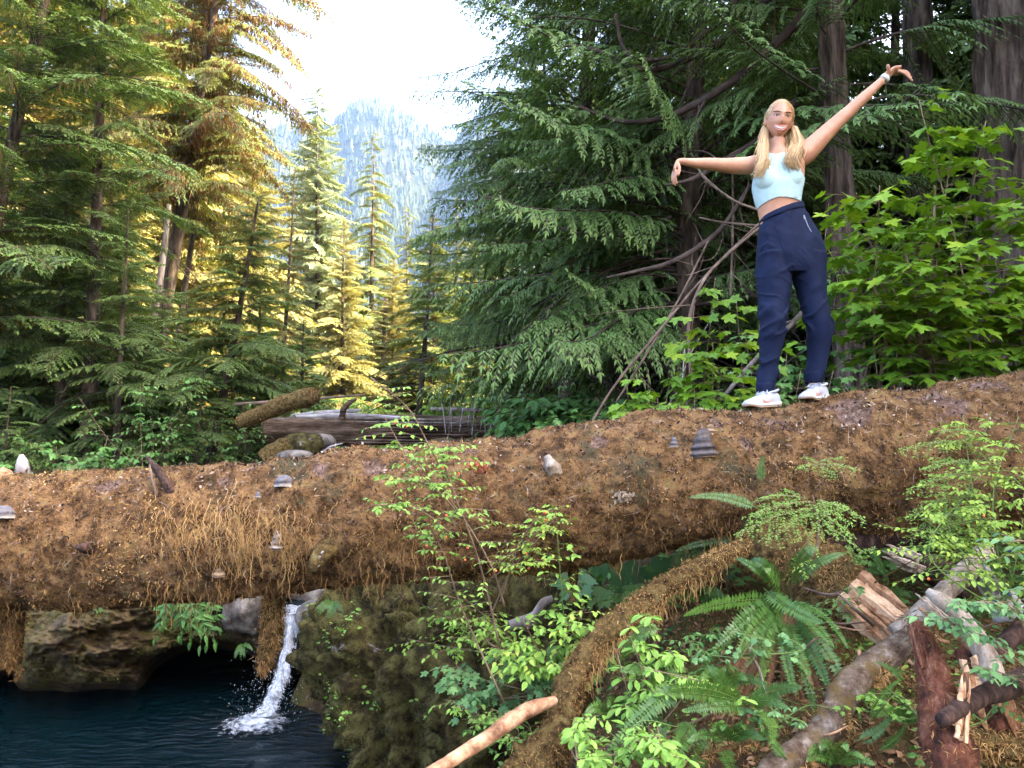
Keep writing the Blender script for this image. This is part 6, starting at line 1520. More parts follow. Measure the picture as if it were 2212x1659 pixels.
# ground cover: litter, moss and small leaves nobody could count ----
def cover():
    rng = np.random.default_rng(31)
    def pts(n, x0, x1, y0, y1):
        x = rng.uniform(x0, x1, n); y = rng.uniform(y0, y1, n); z = ground_z(x, y)
        P = np.stack([x, y, z], 1); near = 1 / (1 + (np.hypot(x - 1, y - 4) / 14) ** 2)
        z = z + near * (.10 * fbm(P, 1.3, 4, 3) + .05 * fbm(P, 5, 3, 9)) + .12 * fbm(P, .25, 3, 5) * sstep(9, 14, y)
        e = .05; gx = (ground_z(x + e, y) - ground_z(x - e, y)) / (2 * e); gy = (ground_z(x, y + e) - ground_z(x, y - e)) / (2 * e)
        return np.stack([x, y, z], 1), norm(np.stack([-gx, -gy, np.ones(n)], 1))
    P, N = pts(90000, -.6, 3.6, 1.6, 5.6); n = len(P)
    V, F = blades(P, N * .5 + rng.normal(0, .6, (n, 3)) - [0, 0, .2], N + rng.normal(0, .5, (n, 3)), rng.uniform(.012, .05, n), rng.uniform(.003, .007, n), .25)
    tag(MB().add(V, F, np.repeat(np.clip(.36 + .4 * fbm(P, 2.5, 3, 8) + rng.normal(0, .15, n), 0, 1), 4)).build('ground_moss', MAT_TUFT), kind='stuff')
    def leaves(name, mat, P, N, s0, s1, tpl=OVATE, hgt=.1):
        n = len(P); T = tpl[0]; S = rng.uniform(s0, s1, n); az = rng.uniform(0, 6.28, n)
        d = norm(np.stack([np.cos(az), np.sin(az), rng.uniform(-.3, .3, n)], 1)); nn = N + [0, -.3, .3] + rng.normal(0, .35, (n, 3)); s = norm(np.cross(nn, d)); nn = np.cross(d, s)
        B = P + N * rng.uniform(0, hgt, n)[:, None]
        V = B[:, None] + S[:, None, None] * (T[None, :, 0:1] * d[:, None] + T[None, :, 1:2] * s[:, None] + T[None, :, 2:3] * nn[:, None])
        F = (tpl[1][None] + (np.arange(n) * len(T))[:, None, None]).reshape(-1, 3)
        tag(MB().add(V.reshape(-1, 3), F, np.repeat(rng.uniform(0, 2.6, n), len(T))).build(name, mat, smooth=False), kind='stuff')
    P, N = pts(9000, -.3, 3.4, 1.8, 5.6); k = fbm(P, 2.2, 3, 14) > .05; leaves('ground_cover', MAT_LEAFDARK, P[k], N[k], .018, .05)
    P, N = pts(2600, .2, 3.0, 2.0, 4.4); k = fbm(P, 2.6, 3, 19) > .1; leaves('ground_cover', MAT_LEAFFRESH, P[k], N[k], .016, .042, OVATE, .16)
    P, N = pts(7000, -.4, 3.4, 1.8, 5.2); leaves('leaf_litter', MAT_DEADFERN, P, N, .012, .05, OVATE, .02)
    P, N = pts(8000, -.4, 8, 5.0, 9.5); k = P[:, 0] / P[:, 1] > .035; leaves('undergrowth', MAT_LEAFDARK, P[k], N[k], .05, .12, MAPLE, .5)
    P, N = pts(7000, -10, -3.2, 11.5, 17); leaves('undergrowth', MAT_LEAFDARK, P, N, .05, .11, OVATE, .35)
    P, N = pts(9000, -9, 2, 15, 34); leaves('valley_undergrowth', MAT_LEAFYEL, P, N, .10, .22, OVATE, .6)
    # moss and small leaves on the boulders
    for (V0, F0, n, mt, nm, org) in ((RV, RF, 80000, MAT_GREENMOSS, 'moss_tufts', ROCK_R), (RV2, RF2, 30000, MAT_GREENMOSS, 'moss_tufts', ROCK_B), (CLV, CLF, 30000, MAT_GREENMOSS, 'moss_tufts', CLIFF)):
        c = V0[F0].mean(1); e1 = V0[F0[:, 1]] - V0[F0[:, 0]]; e2 = V0[F0[:, 2]] - V0[F0[:, 0]]; nr = norm(np.cross(e1, e2))
        ctr = V0.mean(0); nr = nr * np.sign(np.sum(nr * (c - ctr), 1))[:, None] if org is not CLIFF else nr * -np.sign(nr[:, 1:2])
        k = (c[:, 1] < ctr[1] + .35) & (c[:, 2] > WATER_Z - .05)
        if org is not CLIFF: k &= fbm(c, 2.4, 3, 62) > -.18
        if org is CLIFF: k = (c[:, 1] < 9.1) & (c[:, 2] > -2.3) & (fbm(c, 1.8, 3, 61) > .0)
        tufts_on(c[k], nr[k], n, rng, (.012, .04), (.003, .008), .7, .36, np.array(org.location), mt, org)
        if org is CLIFF: continue
        q = c[k]; qn = nr[k]; sel = rng.integers(0, len(q), 4200 if n > 50000 else 1500); q, qn = q[sel], qn[sel]; kk = fbm(q, 2.6, 3, 51) > .18
        leaves('rock_plants', MAT_LEAFFRESH, q[kk], qn[kk] + [0, -.2, .4], .02, .055, OVATE, .06)
cover()
_rk = np.random.default_rng(6)
for i, (x, y, Y, lab) in enumerate([(525, 1392, 8.3, 'small fern tuft hanging right of the cave mouth'), (210, 1300, 7.9, 'small fern tuft on the rock wall at left'), (720, 1300, 6.6, 'small fern tuft on the boulder beside the fall')]):
    fr = []
    for j in range(8):
        a = _rk.uniform(-2.6, -.5); b = D(x, y, Y); e = b + np.array([math.cos(a) * .16, -.10, math.sin(a) * .16 + .04]); fr.append((b, (b + e) / 2 + [0, -.04, .05], e, .035))
    fern('fern', lab, D(x, y, Y), fr, 20 + i, MAT_FERN, 'small ferns on the rocks', n=12)
# ---------------------------------------------------------------- the person on the trunk
from mathutils.bvhtree import BVHTree
YP = 4.30
PXM = LENS_PX * 1.736 * 1.8433 / YP          # close-up pixels per metre
def Zp(zx, zy, dy=0.0):
    return D((2400 + zx / 1.8433) / 1.736, (100 + zy / 1.8433) / 1.736, YP + dy)
def to_close(P):
    """Close-up pixel coordinates of world points (for cutting the garments)."""
    cp, sp = math.cos(PITCH), math.sin(PITCH)
    f = P[:, 1] * cp + P[:, 2] * sp; u = -P[:, 1] * sp + P[:, 2] * cp
    px = P[:, 0] / f * LENS_PX + CW / 2; py = CH / 2 - u / f * LENS_PX
    return (px * 1.736 - 2400) * 1.8433, (py * 1.736 - 100) * 1.8433
FEET = Zp(1000, 2600)
PER = empty('person', tuple(FEET), 'smiling blond person in pale blue crop top and navy trousers, arms flung wide', 'person')
PO = np.array(PER.location)

def M_skin():
    m = M('skin', [(.3, (.31, .148, .084)), (.6, (.375, .190, .112)), (.8, (.40, .212, .130))], scale=18, detail=4, rough=.5, spec=.35, bump=.05, bscale=120)
    b = m.node_tree.nodes['Principled BSDF']; b.inputs['Subsurface Weight'].default_value = .12; b.inputs['Subsurface Radius'].default_value = (.02, .008, .005); b.inputs['Subsurface Scale'].default_value = .3
    return m
MAT_SKIN = M_skin()
MAT_HAIR = M('blond_hair', [(0, (.15, .085, .032)), (.35, (.33, .205, .082)), (.7, (.50, .345, .175)), (1, (.62, .47, .29))], wn=.2, wa=.8, scale=8, detail=3, rough=.45, spec=.4)
MAT_TOP = M('pale_blue_knit', [(.3, (0.2880, 0.4160, 0.4240)), (.7, (0.3520, 0.4800, 0.4800))], scale=30, detail=5, rough=.85, spec=.15, bump=.12, bscale=220, bdist=.004)
MAT_NAVY = M('navy_fabric', [(.3, (0.0028, 0.0057, 0.0196)), (.6, (0.0048, 0.0095, 0.0310)), (.8, (0.0080, 0.0152, 0.0460))], scale=10, detail=6, rough=.8, spec=.15, bump=.25, bscale=60, bdist=.01)
MAT_SHOE = M('pale_grey_knit', [(.3, (0.2750, 0.2915, 0.3190)), (.7, (0.3520, 0.3630, 0.3850))], scale=40, detail=4, rough=.8, spec=.2, bump=.2, bscale=160, bdist=.004)
MAT_SOLE = M('white_foam_sole', [(.3, (0.3448, 0.3240, 0.2874)), (.7, (0.4075, 0.3919, 0.3657))], scale=20, rough=.6, spec=.3)
MAT_GUM = M('gum_outsole', [(.3, (0.1960, 0.1190, 0.0630)), (.7, (0.2660, 0.1750, 0.1050))], scale=20, rough=.7, spec=.2)
MAT_ROSE = M('rose_gold_print', [(.3, (0.3500, 0.1540, 0.1120)), (.7, (0.4060, 0.2030, 0.1540))], scale=20, rough=.4, spec=.5)
MAT_LACE = M('grey_lace', [(.3, (0.2520, 0.2640, 0.2880)), (.7, (0.3480, 0.3600, 0.3840))], scale=60, rough=.85)
MAT_BAND = M('pale_wristband', [(.3, (0.3600, 0.3960, 0.3480)), (.7, (0.4200, 0.4500, 0.3960))], scale=20, rough=.5)
MAT_EYEW = M('eye_white', [(.3, (.50, .46, .44)), (.7, (.58, .54, .52))], scale=9, rough=.25, spec=.5)
MAT_IRIS = M('iris', [(.3, (.03, .025, .02)), (.7, (.09, .08, .07))], scale=90, rough=.2, spec=.6)
MAT_BROW = M('eyebrow_hair', [(.3, (0.0960, 0.0540, 0.0270)), (.7, (0.1560, 0.0960, 0.0510))], scale=60, rough=.8)
MAT_LIP = M('lips', [(.3, (.50, .17, .14)), (.7, (.58, .23, .19))], scale=30, rough=.4, spec=.4)
MAT_TEETH = M('teeth', [(.3, (.60, .56, .50)), (.7, (.68, .64, .58))], scale=30, rough=.3, spec=.5)
MAT_MOUTH = M('inner_mouth', [(.3, (.12, .03, .025)), (.7, (.16, .04, .03))], scale=30, rough=.6)
MAT_ZIP = M('zip_metal', [(.3, (.10, .12, .16)), (.7, (.25, .28, .33))], scale=90, rough=.4, spec=.5)

def loft(mb, secs, n=40, k=36, cap=True, ey=(0, 1, 0)):
    """secs: (zx, zy, dy, half width px, half depth m, tilt deg)."""
    s = smooth_path([(*Zp(a, b, c), d / PXM, e, math.radians(t)) for a, b, c, d, e, t in secs], n)
    th = np.linspace(0, 2 * math.pi, k, endpoint=False)
    V = []
    for r in s:
        ex = np.array([math.cos(r[5]), 0, math.sin(r[5])])
        V.append(r[:3] + r[3] * np.cos(th)[:, None] * ex + r[4] * np.sin(th)[:, None] * np.array(ey))
    V = np.concatenate(V); F = [grid_faces(n, k, True)]
    if cap:
        V = np.vstack([V, s[:1, :3], s[-1:, :3]]); j = np.arange(k); jn = (j + 1) % k
        F += [np.stack([np.full(k, n * k), jn, j], -1), np.stack([np.full(k, n * k + 1), (n - 1) * k + j, (n - 1) * k + jn], -1)]
    mb.add(V, F, .5)
def arm(mb, pts, n=40, k=20, flat=1.0):
    """pts: (zx, zy, dy, radius px)."""
    s = smooth_path([(*Zp(a, b, c), r / PXM) for a, b, c, r in pts], n)
    V, F = tube_vf(s[:, :3], s[:, 3], k); mb.add(V, F, .5)
def ellip(mb, c, r, R=None, nu=24, nv=16):
    a = np.linspace(0, 2 * math.pi, nu, endpoint=False); b = np.linspace(-math.pi / 2, math.pi / 2, nv)
    A, B = np.meshgrid(b, a, indexing='ij')
    V = np.stack([np.cos(A) * np.cos(B) * r[0], np.cos(A) * np.sin(B) * r[1], np.sin(A) * r[2]], -1).reshape(-1, 3)
    if R is not None: V = V @ R.T
    mb.add(V + c, grid_faces(nv, nu, True), .5)

# head frame
TL = math.radians(7); YW = math.radians(-7)
HU = norm(np.array([[math.sin(TL), -.27, math.cos(TL)]]))[0]
HF = np.array([math.sin(YW), -math.cos(YW), -.10]); HF -= HU * (HF @ HU); HF /= np.linalg.norm(HF)
HX = np.cross(HU, HF) * 1.0
if HX[0] < 0: HX = -HX
HC = Zp(962, 630, .01)
HA, HB_, HH = .0735, .094, .112
def wf(v): return np.interp(v, [-1, -.9, -.7, -.45, -.1, .2, .6, 1], [.58, .68, .80, .92, 1.0, 1.02, 1.0, .96])
def head_shape(N, off=0.0):
    """Unit directions (x right, y forward, z up) -> local head coordinates."""
    x, y, z = N[:, 0], N[:, 1], N[:, 2]
    X = (HA + off) * x * wf(z); Yf = (HB_ + off) * y; Zz = (HH + off) * z
    front = np.clip(y, 0, 1)
    g = lambda cx, cz, sx, sz: np.exp(-((X - cx) / sx) ** 2 - ((Zz - cz) / sz) ** 2) * (front > 0)
    Yf = Yf + .014 * sstep(-.35, -.85, z) * front                         # chin
    Yf = Yf - .010 * sstep(.1, .9, np.abs(x)) * front
    if off == 0:
        Yf = Yf + .011 * g(0, -.020, .0090, .012) + .007 * g(0, .004, .007, .020)   # nose
        Yf = Yf - .007 * g(.031, .014, .017, .010) - .007 * g(-.031, .014, .017, .010)  # eye sockets
        Yf = Yf + .005 * g(.036, -.024, .018, .014) + .005 * g(-.036, -.024, .018, .014)  # smiling cheeks
        Yf = Yf + .004 * g(0, .034, .045, .008) + .004 * g(0, -.085, .02, .012)
    return np.stack([X, Yf, Zz], 1)
def h2w(L): return HC + L[:, :1] * HX + L[:, 1:2] * HF + L[:, 2:3] * HU
def face_pt(x, z, off=.0):
    x = np.asarray(x, float); z = np.asarray(z, float)
    v = z / HH; nx = x / (HA * wf(v)); ny = np.sqrt(np.clip(1 - v ** 2 - nx ** 2, .0, 1))
    L = head_shape(np.stack([nx, ny, v], 1)); L[:, 1] += off
    return h2w(L)
def sphere_dirs(nu, nv):
    a = np.linspace(0, 2 * math.pi, nu, endpoint=False); b = np.linspace(-math.pi / 2, math.pi / 2, nv)
    A, B = np.meshgrid(b, a, indexing='ij')
    return np.stack([np.cos(A) * np.cos(B), np.cos(A) * np.sin(B), np.sin(A)], -1).reshape(-1, 3)

def remesh(mb, voxel, smooth, name):
    me = mb.mesh(name + '_raw', []); o = bpy.data.objects.new(name + '_raw', me); COL.objects.link(o)
    r = o.modifiers.new('r', 'REMESH'); r.mode = 'VOXEL'; r.voxel_size = voxel; r.use_smooth_shade = True
    if smooth:
        s = o.modifiers.new('s', 'SMOOTH'); s.iterations = smooth; s.factor = .5
    dg = bpy.context.evaluated_depsgraph_get(); dg.update()
    out = bpy.data.meshes.new_from_object(o.evaluated_get(dg))
    bpy.data.objects.remove(o); bpy.data.meshes.remove(me)
    V = np.zeros(len(out.vertices) * 3); out.vertices.foreach_get('co', V); V = V.reshape(-1, 3)
    N = np.zeros(len(out.vertices) * 3); out.vertices.foreach_get('normal', N); N = N.reshape(-1, 3)
    L = np.zeros(len(out.loops), np.int32); out.loops.foreach_get('vertex_index', L)
    st = np.zeros(len(out.polygons), np.int32); out.polygons.foreach_get('loop_start', st)
    tot = np.zeros(len(out.polygons), np.int32); out.polygons.foreach_get('loop_total', tot)
    Fs = [L[st[tot == k][:, None] + np.arange(k)] for k in (3, 4) if (tot == k).any()]
    bpy.data.meshes.remove(out)
    return V, N, Fs
def bvh_of(V, Fs): return BVHTree.FromPolygons([tuple(v) for v in V], [tuple(int(i) for i in f) for F in Fs for f in F])
def hit(bvh, zx, zy, off=.002):
    d = Vector(Zp(zx, zy)).normalized(); p, n, i, t = bvh.ray_cast(Vector((0, 0, 0)), d)
    if p is None: return Zp(zx, zy), np.array([0, -1., 0])
    return np.array(p) - np.array(d) * off, np.array(n)

# ---- body: one continuous surface ----
mb = MB()
loft(mb, [(946, 760, .03, 55, .050, 0), (946, 815, .03, 54, .052, 2), (948, 850, .03, 72, .058, 6), (957, 885, .03, 125, .070, 10), (966, 930, .025, 168, .088, 10), (964, 1000, .02, 180, .100, 8), (952, 1075, .015, 178, .106, 5),
          (950, 1150, .015, 163, .097, 2), (958, 1240, .02, 148, .088, 4), (972, 1310, .02, 150, .088, 12), (1005, 1400, .02, 185, .098, 10), (1035, 1500, .02, 222, .102, 4), (1043, 1600, .02, 225, .095, 0)], 70, 44)
ellip(mb, Zp(878, 1040, -.030), (.066, .062, .072)); ellip(mb, Zp(1030, 1030, -.030), (.066, .062, .072)); ellip(mb, Zp(955, 1050, -.030), (.07, .050, .075))
arm(mb, [(900, 925, .03, 62), (830, 928, .03, 68), (745, 940, .03, 63), (650, 942, .02, 58), (560, 937, .0, 49), (500, 930, -.01, 44), (420, 926, -.02, 39), (350, 920, -.03, 31), (292, 912, -.03, 24), (262, 918, -.03, 24)], 50, 24)
arm(mb, [(1060, 905, .03, 66), (1130, 865, .03, 78), (1205, 795, .03, 70), (1300, 700, .03, 58), (1400, 607, .02, 49), (1460, 553, .02, 45), (1540, 478, .01, 41), (1620, 402, .0, 32), (1680, 345, .0, 27), (1715, 308, .0, 27)], 50, 24)
# drooping hand
def palm(mb, a, b, c, wa, wb, ta, tb, ax):
    """Flattened tube from a over b to c; ax = broad direction."""
    s = smooth_path([a, b, c], 14); T = norm(np.gradient(s, axis=0)); A = norm(np.asarray(ax) - T * (T @ np.asarray(ax))[:, None]); B = np.cross(T, A)
    th = np.linspace(0, 2 * math.pi, 18, endpoint=False); q = np.linspace(0, 1, 14)
    w = wa + (wb - wa) * np.sin(q * math.pi / 2); t = ta + (tb - ta) * q
    V = (s[:, None] + A[:, None] * (w[:, None] * np.cos(th))[:, :, None] + B[:, None] * (t[:, None] * np.sin(th))[:, :, None]).reshape(-1, 3)
    V = np.vstack([V, s[:1], s[-1:]]); k = 18; n = 14; j = np.arange(k); jn = (j + 1) % k
    mb.add(V, [grid_faces(n, k, True), np.stack([np.full(k, n * k), jn, j], -1), np.stack([np.full(k, n * k + 1), (n - 1) * k + j, (n - 1) * k + jn], -1)], .5)
def finger(mb, pts, r0, r1):
    s = smooth_path(pts, 18); V, F = tube_vf(s, np.linspace(r0, r1, 18), 12); mb.add(V, F, .5)
palm(mb, Zp(272, 908, -.03), Zp(254, 940, -.03), Zp(240, 985, -.035), .024, .038, .017, .011, (.35, 1, .1))
for i, (tx, ty, l) in enumerate([(222, 1052, 1), (231, 1072, 1), (243, 1080, 1), (256, 1068, 1)]):
    dy = -.035 + (i - 1.5) * -.019; b = Zp(236 + 4 * i, 972, dy); m = Zp((236 + 4 * i + tx) / 2 - 6, (972 + ty) / 2 + 4, dy); finger(mb, [b, m, Zp(tx, ty, dy + .006)], .0088, .0062)
finger(mb, [Zp(262, 930, -.055), Zp(272, 960, -.072), Zp(268, 990, -.078), Zp(262, 1010, -.078)], .011, .0072)
# raised hand with palm turned up
palm(mb, Zp(1702, 322, .0), Zp(1748, 288, .0), Zp(1796, 282, -.005), .025, .037, .018, .012, (-.2, -1, .35))
for i, (mx, my, tx, ty) in enumerate([(1838, 312, 1884, 358), (1842, 302, 1876, 338), (1838, 290, 1866, 316), (1830, 300, 1856, 334)]):
    dy = -.005 + (i - 1.5) * .018; finger(mb, [Zp(1782, 284 + 2 * i, dy), Zp(mx, my, dy), Zp(tx, ty, dy - .004)], .0090, .0064)
finger(mb, [Zp(1722, 296, -.02), Zp(1716, 268, -.035), Zp(1712, 254, -.04), Zp(1716, 242, -.042)], .0125, .0085)
# legs inside the trousers
arm(mb, [(925, 1560, .02, 95), (922, 1850, .02, 72), (925, 2010, .0, 60), (900, 2200, .03, 52), (872, 2440, .04, 36), (868, 2530, .04, 36), (860, 2575, .035, 34)], 40, 18)
arm(mb, [(1160, 1560, .02, 100), (1200, 1850, .02, 74), (1234, 2010, .0, 62), (1228, 2200, .03, 52), (1205, 2400, .04, 36), (1206, 2480, .04, 36), (1212, 2530, .035, 34)], 40, 18)
# head and ears
N = sphere_dirs(72, 48); mb.add(h2w(head_shape(N)), grid_faces(48, 72, True), .5)
for sg in (1, -1):
    ellip(mb, h2w(np.array([[sg * .074, -.008, -.012]]))[0], (.012, .018, .030), np.stack([HX, HF, HU], 1))
BV, BN, BF = remesh(mb, .0042, 3, 'body')
MB().add(BV - PO, BF, .5).build('body', MAT_SKIN, PER)

# ---- crop top: the cloth lies over the body ----
def inside(poly, X, Y):
    poly = np.array(poly, float); c = np.zeros(len(X), bool); j = len(poly) - 1
    for i in range(len(poly)):
        xi, yi = poly[i]; xj, yj = poly[j]
        k = ((yi > Y) != (yj > Y)) & (X < (xj - xi) * (Y - yi) / (yj - yi + 1e-12) + xi); c ^= k; j = i
    return c
def garment(name, poly, mat, off=.006, thick=.004):
    X, Y = to_close(BV); k = inside(poly, X, Y) & (np.abs(BV[:, 1] - YP) < .35)
    mbg = MB(); W = BV + BN * off
    W = W + BN * (.0022 * fbm(BV * np.array([9, 9, 26.]) + BV[:, :1] * 12, 1, 2, 81) * sstep(-.3, .3, fbm(BV, 9, 2, 82)))[:, None]
    idx = -np.ones(len(BV), int); idx[k] = np.arange(k.sum())
    Fs = [idx[F[k[F].all(1)]] for F in BF]
    V1 = W[k]; V0 = (BV + BN * (off - thick))[k]
    mbg.add(V1 - PO, Fs, .5)
    E = np.concatenate([np.stack([F, np.roll(F, -1, 1)], -1).reshape(-1, 2) for F in Fs]); key = np.sort(E, 1); u, inv, cnt = np.unique(key[:, 0] * 10 ** 7 + key[:, 1], return_inverse=True, return_counts=True)
    R = E[cnt[inv] == 1]
    mbg.add(np.concatenate([V1[R[:, 0]], V1[R[:, 1]], V0[R[:, 1]], V0[R[:, 0]]]) - PO, np.stack([np.arange(len(R)) + q * len(R) for q in range(4)], -1), .5)
    return mbg.build(name, mat, PER), bvh_of(W, [F[k[F].all(1)] for F in BF])
TOP, TOP_BVH = garment('crop_top', [(888, 856), (940, 864), (1004, 850), (1030, 852), (1075, 920), (1110, 975), (1138, 1035), (1150, 1060), (1136, 1130), (1122, 1196), (1060, 1168), (1000, 1157), (950, 1160), (900, 1178), (850, 1208), (808, 1244), (780, 1150), (752, 1060), (758, 1000), (800, 968), (840, 925)], MAT_TOP)
def patch_on(bvh, pts, mat, name, parent=None, off=.0015):
    P = np.array([hit(bvh, a, b, off)[0] for a, b in pts]); c = P.mean(0); n = len(P)
    o = MB().add(np.vstack([c[None], P]) - PO, np.array([[0, 1 + i, 1 + (i + 1) % n] for i in range(n)]), .5).build(name, mat, PER if parent is None else parent, smooth=False)
    return o
patch_on(TOP_BVH, [(1066, 1153), (1088, 1157), (1088, 1163), (1066, 1159)], MAT_ZIP, 'hem_label', TOP, .003)

# ---- trousers ----
mb = MB()
loft(mb, [(980, 1262, .02, 158, .100, 19), (985, 1300, .02, 166, .104, 17), (1003, 1370, .02, 195, .112, 13), (1025, 1450, .02, 222, .118, 8), (1043, 1540, .02, 246, .122, 3), (1045, 1640, .02, 250, .118, 0), (1045, 1700, .02, 232, .10, 0)], 50, 44)
loft(mb, [(922, 1560, .02, 122, .112, 0), (925, 1700, .02, 124, .110, 0), (922, 1850, .015, 106, .095, 0), (926, 2006, -.005, 86, .080, 0), (914, 2106, .01, 86, .080, 0), (901, 2236, .03, 74, .070, 0), (886, 2356, .04, 67, .062, 0), (870, 2440, .04, 64, .058, 0), (866, 2490, .04, 60, .055, 0)], 70, 36)
loft(mb, [(1168, 1560, .02, 122, .112, 0), (1170, 1700, .02, 117, .108, 0), (1195, 1850, .015, 94, .092, 0), (1230, 2006, -.005, 91, .080, 0), (1237, 2106, .01, 85, .078, 0), (1234, 2206, .03, 78, .072, 0), (1218, 2336, .04, 70, .066, 0), (1208, 2380, .04, 66, .062, 0)], 70, 36)
TV, TN, TF = remesh(mb, .0055, 3, 'trousers')
X_, Y_ = to_close(TV)
amp = .0065 + .0130 * np.exp(-((Y_ - 2010) / 95) ** 2) + .0130 * np.exp(-((Y_ - 2320) / 75) ** 2) + .0080 * np.exp(-((Y_ - 1620) / 110) ** 2) + .003 * np.exp(-((Y_ - 1380) / 70) ** 2)
sl = np.where(X_ < 1050, 1, -1)
wp = fbm(TV, 3.5, 2, 66)
rg = lambda n, pw: np.clip(1 - 2.2 * np.abs(n), 0, 1) ** pw
q = np.stack([TV[:, 0] * 4 + wp, TV[:, 1] * 4, TV[:, 2] * 13 + sl * TV[:, 0] * 11 + 1.5 * wp], 1)
q2 = np.stack([TV[:, 0] * 5, TV[:, 1] * 5 + wp, TV[:, 2] * 19 - sl * TV[:, 0] * 16 - wp], 1)
msk = sstep(-.30, .40, fbm(TV, 6, 2, 67)); msk2 = sstep(-.25, .45, fbm(TV, 7, 2, 68))
fold = .85 * rg(fbm(q, 1.0, 1, 61), 1.6) * msk + .75 * rg(fbm(q2, 1.0, 1, 62), 1.8) * msk2 - .25
TV = TV + TN * (amp * fold)[:, None]
TRO = MB().add(TV - PO, TF, .5).build('trousers', MAT_NAVY, PER)
TRO_BVH = bvh_of(TV, TF)
def ring(name, secs, mat, n=10, parent=None):
    m = MB(); loft(m, secs, n, 44, False); return MB.build(_shift(m), name, mat, parent or TRO)
def _shift(m): m.V = [v - PO for v in m.V]; return m
ring('waistband', [(976, 1250, .02, 156, .099, 20), (977, 1256, .02, 163, .107, 20), (981, 1285, .02, 169, .110, 18), (983, 1292, .02, 163, .104, 17.5)], MAT_NAVY)
for c in ([(1206, 2372, .04, 64, .060, 0), (1205, 2378, .04, 69, .064, 0), (1202, 2436, .04, 61, .057, 0), (1202, 2444, .04, 54, .050, 0)], [(869, 2446, .04, 60, .056, 0), (868, 2452, .04, 66, .060, 0), (866, 2504, .04, 60, .056, 0), (866, 2512, .04, 52, .050, 0)]):
    ring('cuff', c, MAT_NAVY)
def line_on(bvh, pts, r, mat, name, parent, off=.002, k=6):
    P = np.array([hit(bvh, a, b, off)[0] for a, b in pts]); P = smooth_path(P, 24); V, F = tube_vf(P, r, k)
    return MB().add(V - PO, F, .5).build(name, mat, parent)
line_on(TRO_BVH, [(1136, 1290), (1150, 1330), (1166, 1366), (1184, 1398)], .0028, MAT_ZIP, 'pocket_zip', TRO)
line_on(TRO_BVH, [(1133, 1284), (1136, 1310)], .0045, MAT_ZIP, 'zip_pull', TRO, .004)
line_on(TRO_BVH, [(925, 1318), (950, 1400), (985, 1500), (1020, 1600)], .0016, MAT_NAVY, 'front_seam', TRO)
line_on(TRO_BVH, [(830, 1420), (845, 1500), (815, 1580)], .0018, MAT_NAVY, 'pocket_seam', TRO)

